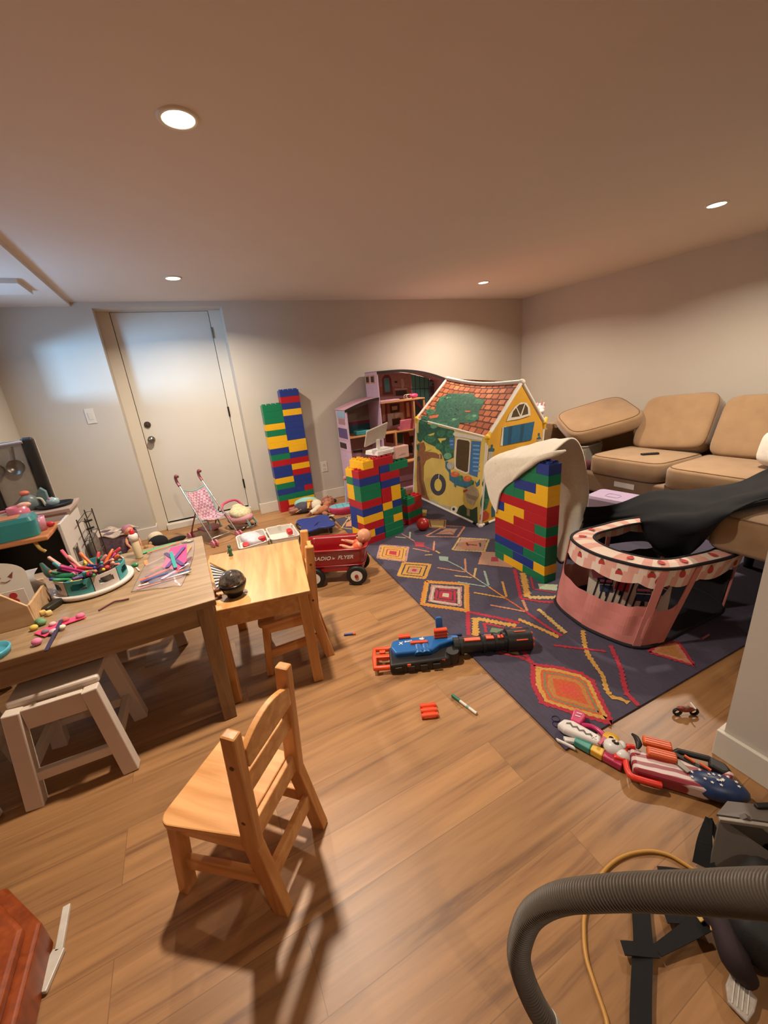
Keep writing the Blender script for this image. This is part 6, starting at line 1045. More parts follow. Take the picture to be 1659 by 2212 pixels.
o_ = B(); o_.grid(lambda u, v: V((.05 * (u - .5) + .012 * math.sin(v * 9 + u * 4), .03 * math.sin(v * 7) * .4, .13 * v + .004)), 14, 18); tag(o_.build('plastic_sleeve', mat('sleeve_film', '#bcb8b8', .15, var=.1, alpha=.75, bump=.4, bscale=40), loc=(-.690, 2.015, ZT + .02), solid=.001), 'crumpled clear plastic sleeve standing between the wooden box and the organiser', 'plastic sleeve')
tag(B().rbox((0, 0, .014), (.035, .085, .026), .5, (0, 0, -.55)).build('sunglasses_case', mat('dark_olive', '#23200f', .5), loc=(-.628, 1.925, ZT)), 'small dark case in front of the organiser, beside the wooden box', 'case')
# ------------------------------------------------------------------ small things near the table edge
def pom(x, y, r, col, label, sq=False):
    m = mat('bead_' + col.strip('#'), col, .8, var=.08); b = B()
    if sq: b.rbox((0, 0, r), (2 * r, 2 * r, 1.9 * r), .5, (0, 0, .5), 18, 10)
    else: b.ell((0, 0, r * .9), (r * 1.1, r, r * .9), nu=18, nv=11)
    return tag(b.build('craft_pompom' if not sq else 'foam_cube', m, loc=(x, y, ZT)), label, 'pompom' if not sq else 'foam cube')
pom(-.653, 1.882, .0105, '#cfae66', 'pale yellow foam cube left of its twin, below the dark case', True); pom(-.629, 1.862, .0105, '#d4b878', 'pale yellow foam cube right of its twin, below the dark case', True)
pom(-.647, 1.808, .013, '#5f8a62', 'upper of two sage green pompoms by the box corner'); pom(-.634, 1.788, .013, '#6a9468', 'lower of two sage green pompoms by the box corner'); pom(-.653, 1.762, .012, '#d6b552', 'yellow pompom left of the pink paper star')
pom(-.613, 1.632, .014, '#d6789a', 'pink pompom nearest the table edge'); 
t = thing('paper_star', 'bright pink paper shape with pompoms glued on, near the table front edge', 'paper craft', (-.57, 1.72, ZT)); O = t.location
b = B(O); b.prism([(-.645, 1.722), (-.600, 1.752), (-.555, 1.762), (-.520, 1.770), (-.485, 1.735), (-.545, 1.725), (-.575, 1.695), (-.600, 1.668)], (0, 0, ZT + .004), (1, 0, 0), (0, 1, 0), .003); b.build('paper', mat('neon_pink_paper', '#d8416a', .6, var=.03), t)
for x, y, r, c in ((-.604, 1.697, .012, '#6f6a72'), (-.505, 1.750, .015, '#d4688c'), (-.555, 1.752, .014, '#b0605a'), (-.592, 1.745, .012, '#cfa8a8'), (-.575, 1.678, .014, '#b8a8aa'), (-.553, 1.695, .012, '#d2c8b0')): B(O).ell((x, y, ZT + .012), (r, r * .9, r * .7), nu=16, nv=10).build('glued_pompom', mat('bead_' + c.strip('#'), c, .8, var=.08), t)
o_ = B((-.565, 1.64, ZT + .02)); o_.bar((-.560, 1.735, ZT + .022), (-.572, 1.555, ZT + .006), .012, .004, (0, 0, 1)); tag(o_.build('craft_stick', mat('dark_purple_stick', '#2e1c3c', .6), loc=(-.565, 1.64, ZT + .02), bevel=.001), 'dark purple craft stick hanging over the front edge of the grey table', 'craft stick')
tag(B().tube([(-.450, 1.772, .004), (-.425, 1.797, .004), (-.400, 1.811, .006), (-.372, 1.806, .005), (-.348, 1.806, .004)], .0035, 8, 5).build('maroon_cord', mat('maroon_cord', '#5c2426', .6, var=.2, scale=150), loc=(0, 0, ZT)), 'maroon braided bracelet on the grey-brown table', 'bracelet')
t = thing('play_dough_lid', 'light blue dish at the left edge of the photo on the table front', 'dish', (-.745, 1.640, ZT))
B().lathe([(0, .004), (.040, .004), (.048, .010), (.054, .024), (.058, .024), (.059, .018), (.054, .001), (0, .001)], n=36).build('dish', mat('light_blue_plastic', '#4a9fb4', .35, var=.03), t)
# ------------------------------------------------------------------ things on the pine table
ZP = .4845
t = thing('light_ball_lamp', 'black round party light with a clear faceted dome on the pine table', 'party light', (.050, 1.722, ZP))
B().lathe([(0, .0), (.030, .0), (.034, .004), (.034, .010), (.046, .028), (.056, .052), (.058, .064), (.054, .066), (0, .064)], n=36).build('base', mat('black_gloss', '#121010', .25), t)
b = B(); na, nb = 22, 7; fs = []
ring = [[(.0555 * math.cos(PI / 2 * j / nb) * math.cos(2 * PI * (i + .5 * (j % 2)) / na), .0555 * math.cos(PI / 2 * j / nb) * math.sin(2 * PI * (i + .5 * (j % 2)) / na), .064 + .056 * math.sin(PI / 2 * j / nb)) for i in range(na)] for j in range(nb)]
for j in range(nb - 1):
    for i in range(na): b.add([ring[j][i], ring[j][(i + 1) % na], ring[j + 1][(i + 1) % na], ring[j + 1][i]], [(0, 1, 2, 3)])
b.add([*ring[-1], (0, 0, .120)], [(i, (i + 1) % na, na) for i in range(na)]); b.build('dome', mat('smoked_facets', '#7a726c', .06, .8, var=.6, scale=60), t)
B().tube([(-.05, .0, .045), (-.075, .01, .04), (-.08, .02, .015), (-.055, .02, .004)], .008, 8, 5).build('side_handle', mat('copper_band', '#8a5a44', .35, .3), t)
t = thing('paper_pennant', 'black and white striped paper pennant on a wooden stick, behind the party light', 'pennant', (.03, 1.84, ZP)); O = t.location
A_, Bp_, Cp_ = V((-.022, 1.90, ZP + .105)), V((-.018, 1.79, ZP + .003)), V((.080, 1.80, ZP + .050))
M_st = mat('pennant_white', '#cfcac4', .7, var=.02); M_sk = mat('pennant_black', '#2a2a34', .7)
b = B(O)
for i in range(18):
    f0, f1 = i / 18, (i + 1) / 18; b.use(M_sk if i % 2 else M_st); q = lambda f, g: (A_ * (1 - f) + Bp_ * f) * (1 - g) + Cp_ * g
    b.add([q(f0, 0), q(f1, 0), q(min(1, f1 * .6 + .2), .98), q(min(1, f0 * .6 + .2), .98)], [(0, 1, 2, 3)])
b.build('striped_paper', None, t); B(O).cyl(A_ + V((.004, 0, .004)), Cp_ + V((.02, -.03, -.004)), .004, n=8).build('stick', M_pinel, t)
t = thing('toy_figure', 'tiny dark green toy figure standing at the far edge of the pine table', 'toy figure', (.089, 2.202, ZP), 2.6)
M_gf = mat('figure_green', '#27583c', .5, var=.08); b = B(); b.lathe([(0, 0), (.012, 0), (.010, .006), (.008, .022), (.011, .034), (.007, .044), (0, .046)], n=16); b.build('body', M_gf, t); B().ell((0, 0, .054), (.009, .009, .010)).build('head', M_gf, t)
for s in (-1, 1): B().tube([(0, s * .010, .036), (.004, s * .016, .026), (.009, s * .013, .018)], .0032, 6, 3).build('arm', M_gf, t)
# ------------------------------------------------------------------ play kitchen on the left
M_kd = mat('kitchen_black', '#1b1815', .45); M_kw = mat('kitchen_white', '#c2bab2', .5, var=.02); M_kg = mat('kitchen_grey', '#8f867d', .5, var=.03); M_kt = wood('kitchen_top_wood', '#a8683e', '#c08050', .4, 0, 4, 8)
M_ks = mat('kitchen_counter', '#a08c80', .4, var=.04); M_mesh = mat('splash_panel', '#a39a8e', .5, var=.05)
t = thing('play_kitchen', 'white and black play kitchen with hanging pans at the left wall', 'play kitchen', (-1.0, 3.35, 0)); O = t.location
B(O).mm((-1.215, 3.24, .0), (-.80, 3.53, .675)).build('cabinet', M_kw, t, bevel=.003)
B(O).mm((-1.215, 3.22, .675), (-.775, 3.545, .700)).build('counter', M_ks, t, bevel=.004)
b = B(O); b.mm((-1.215, 3.515, .70), (-.90, 3.53, 1.15)); b.build('splash_back', M_mesh, t)
b = B(O); b.mm((-.975, 3.490, .70), (-.905, 3.540, 1.165)); b.build('side_post', M_kd, t, bevel=.018, seg=3)
B(O).cyl((-1.215, 3.49, 1.125), (-.96, 3.49, 1.140), .011, n=10).build('utensil_rail', M_ks, t)
B(O).mm((-1.215, 3.485, .70), (-1.175, 3.535, 1.10)).build('left_post', M_kd, t, bevel=.01)
def pan(x, z, r, label):
    p = thing('toy_pan', label, 'toy pan', (x, 3.478, z)); B().lathe([(0, .004), (r * .8, .004), (r, .028), (r * .96, .028), (r * .76, .008), (0, .008)], n=28, rot=(PI / 2 - .1, 0, 0)).build('bowl', mat('dull_steel', '#6e675f', .3, .8), p); B().bar((0, -.006, r * .9), (.012 * (1 if x > -1.07 else -1), 0, r + .085), .012, .005, (0, 1, 0)).build('handle', bpy.data.materials['dull_steel'], p)
pan(-1.030, .985, .050, 'small steel toy pan hanging at the right of the play kitchen rail'); pan(-1.130, .975, .046, 'small steel toy pan hanging at the left of the play kitchen rail')
# lower work table of the kitchen, in front
B(O).mm((-1.215, 2.83, .615), (-.828, 3.17, .640)).build('work_top', M_kt, t, bevel=.006)
B(O).mm((-1.215, 3.15, .0), (-.86, 3.17, .615)).build('work_back', M_kd, t); B(O).mm((-1.215, 2.85, 0), (-1.18, 3.15, .615)).build('work_side', M_kd, t)
dn = B(O); dn.mm((-.806, 2.98, .10), (-.790, 3.235, .660)); dp = dn.build('open_door', M_kw, t, bevel=.002)
b = B(O); b.mm((-.789, 3.05, .30), (-.784, 3.16, .315)).mm((-.789, 3.05, .46), (-.784, 3.16, .475)).mm((-.789, 3.05, .30), (-.784, 3.065, .475)).mm((-.789, 3.145, .30), (-.784, 3.16, .475)); b.build('window_frame', M_kg, dp); B(O).mm((-.7895, 3.065, .315), (-.788, 3.145, .46)).build('oven_window', M_kd, dp)
B(O).tube([(-.90, 2.86, .61), (-.885, 2.85, .57), (-.865, 2.85, .545)], .010, 8, 4).build('bracket', mat('ochre_bracket', '#b08a44', .5), t)
# things on the kitchen
M_tealp = mat('teal_plastic', '#2f7f80', .35, var=.03); M_pjug = mat('pink_jug_plastic', '#c0687c', .3, var=.04); M_blk2 = mat('pan_black', '#16161a', .4)
t = thing('teal_toy_bin', 'teal plastic toy bread bin on the orange-wood play kitchen work top', 'toy bin', (-1.03, 2.93, .641), .12)
b = B(); loft(b, [[(x, y, .001) for x, y in rrect(.15, .07, .03)], [(x, y, .095) for x, y in rrect(.155, .075, .03)], [(x * .95, y * .85, .118) for x, y in rrect(.155, .075, .03)]], cap1=True, smooth=False); b.build('body', M_tealp, t, bevel=.006); B().box((-.02, 0, .120), (.20, .10, .006)).build('lid_board', M_kt, t, bevel=.002)
t = thing('toy_pitcher', 'pink toy pitcher behind the teal bin on the play kitchen', 'toy pitcher', (-.985, 3.07, .641), .2)
B().lathe([(0, .002), (.052, .002), (.058, .02), (.056, .11), (.050, .155), (.046, .155), (.050, .02), (0, .012)], n=28).build('jug', M_pjug, t); B().tube([(-.05, 0, .14), (-.10, 0, .13), (-.10, 0, .06), (-.054, 0, .045)], .008, 8, 5).build('handle', M_pjug, t)
b = B(); b.ell((.035, 0, .155), (.035, .022, .018)); b.build('spout', mat('peach_plastic', '#d2a088', .4), t)
t = thing('toy_cup', 'pink toy cup right of the pitcher on the play kitchen work top', 'toy cup', (-.895, 3.00, .641)); B().lathe([(0, .002), (.034, .002), (.040, .085), (.037, .085), (.031, .008), (0, .008)], n=26).build('cup', mat('cup_pink', '#c48294', .35, var=.05), t)
t = thing('toy_strawberry', 'red toy with a silver ring at the right corner of the play kitchen work top', 'toy', (-.855, 3.05, .641)); B().ell((0, 0, .016), (.024, .016, .016)).build('body', M_rdp, t); B().tube([(-.018, 0, .018 + .014), (-.026, 0, .045), (-.010, 0, .05)], .004, 8, 4).build('ring', M_tube, t)
t = thing('toy_frying_pan', 'black toy tray with a pale blue cup on the play kitchen counter', 'toy tray', (-.875, 3.36, .701), .25)
B().lathe([(0, .003), (.080, .003), (.095, .022), (.100, .022), (.085, .0), (0, 0)], n=30, sx=1.05, sy=.8).build('tray', M_blk2, t)
t = thing('toy_kettle', 'pale blue toy tea set cup on the black toy tray', 'toy cup', (-.885, 3.37, .706)); B().lathe([(0, .002), (.022, .002), (.036, .02), (.034, .045), (.012, .055), (0, .062)], n=24).build('pot', mat('pale_blue_plastic', '#8ea8ac', .3, var=.05), t); B().ell((-.01, -.012, .05), .012).build('knob', mat('cup_rose', '#b47884', .4), t)
t = thing('toy_kettle_grey', 'grey toy kettle with a coral top in front of the hanging pans', 'toy kettle', (-1.02, 3.40, .701)); B().lathe([(0, .001), (.045, .001), (.055, .03), (.050, .075), (.025, .10), (0, .105)], n=26).build('pot', mat('kettle_grey', '#5f6a68', .4, var=.06), t); B().ell((-.005, 0, .115), (.028, .022, .018)).build('lid', mat('coral_lid', '#c86a52', .5), t); B().tube([(.03, 0, .07), (.07, 0, .06), (.085, -.01, .01)], .008, 8, 4).build('handle', mat('kettle_cream', '#b8b09c', .5), t)
t = thing('toy_milk_carton', 'slate blue toy carton beside the black side post of the play kitchen', 'toy carton', (-.945, 3.44, .701)); B().box((0, 0, .05), (.05, .04, .10)).build('box', mat('slate_carton', '#607876', .5), t, bevel=.003); B().prism([(-.025, .10), (.025, .10), (0, .13)], (0, -.02, 0), (1, 0, 0), (0, 0, 1), .04, (0, 1, 0)).build('gable_top', bpy.data.materials['slate_carton'], t)
# wire trolley
t = thing('toy_trolley', 'narrow wire trolley with a smoky plastic bag beside the play kitchen', 'trolley', (-.75, 3.42, 0)); M_wire = mat('dark_wire', '#4a4038', .4, .6)
for x, y in ((-.775, 3.28), (-.728, 3.28), (-.775, 3.56), (-.728, 3.56)): B(t.location).cyl((x, y, .03), (x, y, .60), .004, n=8).build('upright', M_wire, t); B(t.location).ell((x, y, .020), (.014, .010, .019)).build('foot', M_black, t)
for z in (.10, .30, .44, .58):
    B(t.location).tube([(-.775, 3.28, z), (-.728, 3.28, z), (-.728, 3.56, z), (-.775, 3.56, z)], .003, 6, 1, closed=True, sm=False).build('wire_ring', M_wire, t)
for z, y in ((.57, 3.29), (.52, 3.275), (.26, 3.27)): B(t.location).bar((-.735, y, z), (-.690, y - .01, z + .01), .014, .012).build('clip', M_black, t)
o_ = B(); o_.rbox((0, 0, 0), (.036, .24, .34), .6, None, 28, 18); tag(o_.build('smoky_bag', mat('smoky_film', '#57524e', .25, var=.4, scale=14, bump=.5, bscale=30), loc=(-.752, 3.42, .275)), 'smoky dark plastic bag inside the wire trolley', 'bag')
# things along the left back wall
t = thing('fabric_bin', 'floral purple fabric bin with pale cloth on top below the light switch', 'fabric bin', (-.80, 4.25, 0), math.radians(-25))
B().rbox((0, 0, .105), (.40, .26, .21), .35).build('bin', mat('floral_purple', '#6e5862', .9, var=.35, scale=35), t); b = B(); b.grid(lambda u, v: V(((u - .5) * .40, (v - .5) * .26, .205 + .018 * math.sin(u * 14) * math.sin(v * 9 + 2))), 24, 16); b.build('cloth_top', mat('pale_floral_cloth', '#b7a595', .9, var=.3, scale=40), t, solid=.01)
t = thing('doll_in_pink', 'small doll in pink and plum clothes leaning on the floral fabric bin', 'doll', (-.63, 4.10, 0), -1.0)
M_plum = mat('plum_cloth', '#4a2c40', .9, var=.1); M_pkc = mat('dusty_pink_cloth', '#a86c78', .9, var=.12)
vs = [(0, 0, .07), (0, 0, .14), (0, 0, .18)]; es = [(0, 1), (1, 2)]; rs = [.034, .032, .016]
for s in (-1, 1):
    i = len(vs); vs += [(0, s * .035, .165), (.03, s * .055, .12), (.055, s * .045, .09)]; rs += [.015, .012, .010]; es += [(1, i), (i, i + 1), (i + 1, i + 2)]; wrist_i = [i + 2]; baby_hand(vs, es, rs, vs[i + 2], (.7, -s * .2, -.7), (0, -s, 0), .6)
    i = len(vs); vs += [(.05, s * .025, .045), (.12, s * .035, .025)]; rs += [.022, .014]; es += [(0, i), (i, i + 1)]
body_obj('body', vs, es, rs, M_skin, t); b = B(); doll_head(b, (.005, 0, .225), .042); h_ = b.build('head', M_skin, t)
for s in (-1, 1): B().ell((.046, s * .015, .230), (.004, .005, .006)).build('eye', M_eye, h_)
b = B(); b.ell((-.010, 0, .240), (.044, .046, .040)); b.build('hair', M_pkc, h_); b = B(); b.lathe([(.060, .04), (.050, .09), (.036, .17), (.0, .18)], n=22); b.build('dress', M_plum, t)
t = thing('plush_panda', 'black and white plush animal lying flat on the floor behind the grey table', 'plush toy', (-.42, 4.03, 0), .3)
M_pbk = mat('plush_black', '#100e0f', .95, var=.1, bump=.3, bscale=150); M_pwh = mat('plush_cream', '#c9b89c', .95, var=.06, bump=.3, bscale=150)
b = B(); b.ell((0, 0, .075), (.085, .065, .070)).ell((-.13, -.03, .045), (.10, .045, .035), (0, 0, .3)).ell((.15, .0, .050), (.095, .035, .028), (0, 0, .05)); b.build('body', M_pbk, t); b = B(); b.ell((0, .05, .115), (.065, .055, .055)); b.build('head', M_pwh, t)
t = thing('plush_teddy', 'tan plush bear lying beside the black and white plush', 'plush toy', (-.585, 3.98, 0), -.4); M_ptn = mat('plush_tan', '#a57e54', .95, var=.1, bump=.3, bscale=150)
b = B(); b.ell((0, 0, .05), (.095, .06, .05)).ell((.10, .0, .06), (.05, .048, .045)).ell((-.05, -.07, .03), (.03, .05, .028)).ell((.04, -.07, .03), (.03, .05, .028)); b.build('body', M_ptn, t)
for s in (-1, 1): B().ell((.10, s * .04, .10), (.015, .018, .018)).build('ear', M_ptn, t)
tag(B().ell((0, 0, .006), (.04, .012, .006), (0, 0, .5)).build('pink_ring_toy', M_rose, loc=(-.10, 3.72, 0)), 'pink plastic toy piece on the floor left of the stroller wheel', 'toy piece')
# ------------------------------------------------------------------ big toy blaster on the rug edge
M_xb = mat('blaster_blue', '#1c5c9c', .35, var=.04); M_xo = mat('blaster_orange', '#d8481c', .4, var=.04); M_xk = mat('blaster_black', '#161414', .45, var=.05)
pr, pf = V((.640, 1.500, 0)), V((1.335, 1.185, 0)); ab = math.atan2(pf.y - pr.y, pf.x - pr.x)
t = thing('toy_blaster', 'long blue and black toy blaster with an orange handle, half on the rug', 'toy blaster', (pr.x, pr.y, .0), ab)
B().tube([(.03, .062, .035), (-.052, .066, .035), (-.052, -.000, .040), (-.052, -.070, .035), (.03, -.066, .030)], .0135, 8, 1, sm=False).build('orange_handle', M_xo, t, bevel=.003)
B().bar((-.05, -.0, .04), (.03, -.005, .04), .022, .022).build('handle_bar', M_xo, t, bevel=.004); B().box((-.012, .025, .045), (.03, .02, .02)).build('trigger_block', M_xo, t, bevel=.004)
b = B(); b.prism([(.02, -.088), (.30, -.075), (.34, -.045), (.35, .02), (.30, .05), (.02, .05)], (0, 0, .004), (1, 0, 0), (0, 1, 0), .052); b.build('lower_body', M_xk, t, bevel=.010, seg=3)
for x, y in ((.11, -.082), (.275, -.070)): B().box((x, y, .045), (.018, .012, .012)).build('orange_pin', M_xo, t, bevel=.002)
for x in (.06, .12, .18, .24): B().box((x, -.085, .026), (.035, .010, .028)).build('rib', M_xk, t, bevel=.003)
B().cyl((.325, -.038, .008), (.325, -.038, .066), .030, n=22).build('side_knob', M_xk, t, bevel=.004)
b = B(); b.prism([(.03, .010), (.04, .058), (.09, .074), (.27, .072), (.37, .058), (.385, .020), (.33, .016), (.27, -.004), (.235, -.034), (.05, -.036)], (0, 0, .034), (1, 0, 0), (0, 1, 0), .050); b.build('blue_shell', M_xb, t, bevel=.010, seg=3)
for x in (.165, .200): B().cyl((x, -.038, .058), (x, .012, .068), .024, n=18).build('shell_rib', M_xb, t, bevel=.003)
B().bar((.13, .020, .088), (.215, .016, .088), .016, .018).build('charging_slide', M_xo, t, bevel=.004)
def clip(x, y, z, n, s=1.0):
    b = B()
    for i in range(n): b.cyl((x - .026 * s, y, z + i * .017), (x + .026 * s, y, z + i * .017), .0095, n=14)
    b.box((x, y + .006, z + (n - 1) * .0085), (.05 * s, .010, .017 * n)); return b
clip(.285, .045, .092, 3, 1.25).build('dart_clip', M_xo, t, bevel=.001); clip(.105, .072, .074, 2, 1.15).build('dart_clip', M_xo, t, bevel=.001)
b = B(); b.prism([(.268, .07), (.302, .07), (.302, .166), (.296, .174), (.274, .174), (.268, .166)], (0, .062, 0), (1, 0, 0), (0, .12, 1), .012, (0, 1, 0)); b.build('sight_fin', M_xb, t, bevel=.003)
B().cyl((.30, .068, .075), (.395, .068, .072), .0075, n=12).build('spare_dart', mat('dart_navy', '#1c2450', .6), t)
B().cyl((.34, .012, .052), (.60, .004, .050), .040, .036, 24).build('barrel', M_xk, t)
for x in (.375, .485, .545, .59): B().cyl((x - .006, .009, .051), (x + .010, .009, .051), .045, n=24).build('barrel_ring', M_xk, t, bevel=.003)
for x0, x1 in ((.392, .470), (.498, .538), (.553, .568), (.573, .584)): B().bar((x0, .000, .0895), (x1, -.001, .0875), .024, .008, (0, 0, 1)).build('orange_window', M_xo, t, bevel=.002)
for x0, x1 in ((.392, .470), (.498, .538)): B().bar((x0, .044, .062), (x1, .042, .060), .008, .024, (0, 0, 1)).build('orange_window', M_xo, t, bevel=.002)
b = B(); b.cyl((.60, .004, .058), (.715, .000, .056), .056, .054, 28); b.build('muzzle_drum', M_xk, t, bevel=.006)
for k in range(8): a = k * PI / 4 + .2; b = B(); b.cyl((.712, .038 * math.cos(a), .056 + .038 * math.sin(a)), (.724, .038 * math.cos(a), .056 + .038 * math.sin(a)), .009, n=12); b.build('barrel_tip', M_xo, t)
for a in (.9, 1.7, 2.5): B().bar((.635, .0555 * math.cos(a), .057 + .0555 * math.sin(a)), (.69, .0545 * math.cos(a), .056 + .0545 * math.sin(a)), .006, .004).build('orange_slot', M_xo, t)
text_mesh('lettering', 'X', .026, M_let, t, frame_m((.082, .030, .0848), (1, .05, 0), (-.05, 1, 0)), shear=.2, bold=.001); text_mesh('lettering', 'SHOT', .014, M_let, t, frame_m((.120, .040, .0848), (1, .02, 0), (0, 1, 0)), shear=.2, bold=.0006)
b = B(); b.poly([(.175, .050, .0850), (.186, .062, .0850), (.183, .052, .0850), (.198, .064, .0850), (.196, .052, .0850), (.205, .056, .0850), (.197, .042, .0850), (.184, .044, .0850)]); b.build('logo_mark', M_let, t)
# ------------------------------------------------------------------ small things on the floor
t = thing('dart_clip', 'loose orange dart clip on the wood floor left of the green marker', 'dart clip', (.655, 1.135, 0), -.42)
for i in range(3): B().cyl((-.034, -.026 + i * .026, .010), (.034, -.026 + i * .026, .010), .0105, n=16).build('dart_tube', M_xo, t)
B().box((0, 0, .008), (.05, .075, .008)).build('bridge', M_xo, t, bevel=.002)
a_ = V((.788, 1.151, .007)); c_ = V((.811, 1.025, .007)); dd = (c_ - a_)
t = thing('marker_pen', 'green-capped white marker lying on the wood floor beside the rug', 'marker', ((a_ + c_) / 2).to_tuple(), math.atan2(dd.y, dd.x))
B().cyl((-.025, 0, 0), (.062, 0, 0), .0062, n=16).build('barrel', mat('marker_white', '#cfcabc', .4), t); B().cyl((-.067, 0, 0), (-.022, 0, 0), .0068, n=16).build('cap', mat('marker_green', '#1f6a50', .4), t); B().cyl((.015, 0, 0), (.028, 0, 0), .0064, n=16).build('band', mat('marker_band', '#7aa092', .4), t)
B().cyl((.062, 0, 0), (.068, 0, 0), .0066, n=16).build('end_plug', M_hub, t)
tag(B().cyl((-.03, 0, 0), (.03, 0, 0), .005, n=10).build('pink_stick', mat('rosy_stick', '#a05a64', .5), loc=(2.02, .80, RZ + .006)), 'small pink stick on the rug in the shade beside the pink playpen', 'stick')
t = thing('toy_motorbike', 'tiny red and brown toy motorbike on the wood floor between rug and wall end', 'toy motorbike', (1.482, .601, 0), -.55)
for x in (-.03, .03): B().lathe([(.010, -.004), (.016, -.004), (.017, 0), (.016, .004), (.010, .004)], (x, 0, .017), 20, (PI / 2, 0, 0)).build('wheel', M_tyre, t)
M_mr = mat('motor_red', '#7c2c22', .4, var=.15); b = B(); b.ell((.0, 0, .028), (.032, .009, .011)).ell((-.018, 0, .036), (.016, .008, .005)); b.build('body', M_mr, t); B().bar((.022, -.016, .045), (.022, .016, .045), .004, .004).build('handlebar', M_hub, t); B().ell((.0, 0, .042), (.010, .007, .009)).build('seat', mat('motor_tan', '#b08c78', .5), t)
# ------------------------------------------------------------------ pastel toy blaster shaped like a unicorn
M_uw = mat('unicorn_white', '#d2ccc6', .35, var=.03); M_uh = mat('unicorn_pink', '#b8245c', .3, var=.05); M_ut = mat('unicorn_teal', '#3f8a7c', .4); M_uy = mat('unicorn_yellow', '#d6a838', .4); M_um = mat('unicorn_magenta', '#b03050', .4); M_up = mat('unicorn_lilac', '#4a3070', .4)
p0, p1 = V((1.035, .795, 0)), V((1.105, .595, 0)); au = math.atan2(p1.y - p0.y, p1.x - p0.x)
t = thing('unicorn_blaster', 'white toy blaster with a unicorn head and pink grip at the rug corner', 'toy blaster', p0.to_tuple(), au)
b = B(); b.prism([(-.012, -.020), (.0, .022), (.03, .034), (.13, .026), (.14, -.012), (.08, -.022), (.02, -.030)], (0, 0, .014), (1, 0, 0), (0, 1, 0), .030); b.build('shell', M_uw, t, bevel=.010, seg=3)
b = B(); b.prism([(.02, -.040), (.035, -.055), (.085, -.030), (.06, -.022)], (0, 0, .008), (1, 0, 0), (0, 1, 0), .016); b.build('wing', M_uw, t, bevel=.004)
b = B(); b.prism([(.0, -.058), (.012, -.066), (.075, -.062), (.065, -.052)], (0, 0, .006), (1, 0, 0), (0, 1, 0), .012); b.build('lower_wing', M_uw, t, bevel=.004)
for k, (x0, x1, m) in enumerate(((.060, .115, M_ut), (.115, .155, M_uy), (.155, .215, M_um))):
    b = B(); b.prism([(x0, -.045), (x1, -.047), (x1, -.010), (x0, -.018)], (0, 0, .006), (1, 0, 0), (0, 1, 0), .026); b.build('mane_band', m, t, bevel=.004)
b = B(); b.prism([(.018, .030), (.055, .030), (.060, .085), (.050, .100), (.015, .100), (.010, .085)], (0, 0, .012), (1, 0, 0), (0, 1, 0), .028); g_ = b.build('grip', M_uh, t, bevel=.007, seg=3)
for y in (.062, .078): B().bar((.026, y, .041), (.044, y + .004, .041), .004, .002).build('grip_mark', M_let, g_)
B().tube([(.055, .045, .026), (.09, .060, .028), (.125, .052, .028), (.145, .030, .028)], .009, 10, 5).build('trigger_guard', M_uh, t)
b = B(); b.lathe([(.008, -.006), (.026, -.006), (.028, 0), (.026, .006), (.008, .006)], (.158, .042, .032), 26); b.build('yellow_ring', M_uy, t)
b = B(); b.ell((.175, .008, .036), (.034, .030, .026)).ell((.207, -.006, .034), (.024, .022, .020)); hd = b.build('head', M_uw, t)
b = B(); b.ell((.178, .010, .060), (.012, .010, .004)); b.build('eye', M_eye, hd); B().ell((.181, .013, .0635), (.004, .004, .002)).build('eye_glint', M_let, hd)
B().ell((.196, .030, .045), (.012, .016, .008), (0, 0, .5)).build('ear', M_uw, hd)
B().bar((.135, -.016, .0445), (.142, .026, .0445), .010, .004, (0, 0, 1)).build('pink_strap', M_um, t)
for x, y in ((.150, .004), (.160, -.010)): B().cyl((x, y, .040), (x, y, .046), .006, n=6).build('gem', mat('gem_tan', '#8a7c58', .4), t)
b = B(); b.poly([(.015 + .012 * i, .006 + .010 * (i % 2) - .0006 * i, .0446) for i in range(0, 9)] + [(.015 + .012 * i, -.002 + .008 * (i % 2) - .0006 * i, .0446) for i in range(8, -1, -1)]); b.build('side_graphic', mat('graphic_grey', '#5a4c48', .5), t)
text_mesh('lettering', 'X', .020, M_let, t, frame_m((.112, .002, .0452), (1, .2, 0), (-.2, 1, 0)), bold=.001)
for k in range(2): B().lathe([(.014, 0), (.0155, .002), (.014, .004)], (-.022 - k * .012, .008 + k * .022, .008), 22).build('purple_ring', M_up, t)
# ------------------------------------------------------------------ stars-and-stripes blaster
def flag_mat():
    m = mat('flag_shell', '#c2aaa0', .4, var=.02); nt = m.node_tree; bs = nt.nodes['Principled BSDF']; tc = [q for q in nt.nodes if q.type == 'TEX_COORD'][0]
    wv = nt.nodes.new('ShaderNodeTexWave'); wv.bands_direction = 'Y'; wv.inputs['Scale'].default_value = 11; wv.inputs['Distortion'].default_value = 2.2; wv.inputs['Detail'].default_value = 2; nt.links.new(tc.outputs['Object'], wv.inputs['Vector'])
    r = nt.nodes.new('ShaderNodeValToRGB'); r.color_ramp.elements[0].position = .45; r.color_ramp.elements[1].position = .55; r.color_ramp.elements[0].color = (*hx('#8a2430'), 1); r.color_ramp.elements[1].color = (*hx('#cbb4ac'), 1)
    nt.links.new(wv.outputs['Fac'], r.inputs[0]); nt.links.new(r.outputs[0], bs.inputs['Base Color']); return m
M_fs = flag_mat(); M_fb = mat('flag_blue', '#1f3258', .4, var=.25, scale=60); M_fr = mat('neon_red_frame', '#d83424', .4); M_fo = mat('flag_orange', '#d45a24', .4, var=.06); M_fk = mat('flag_black', '#1a1614', .5)
p0, p1 = V((1.090, .560, 0)), V((1.275, .350, 0)); af = math.atan2(p1.y - p0.y, p1.x - p0.x)
t = thing('flag_blaster', 'toy blaster covered in stars and stripes with orange clips, beside the wall end', 'toy blaster', p0.to_tuple(), af)
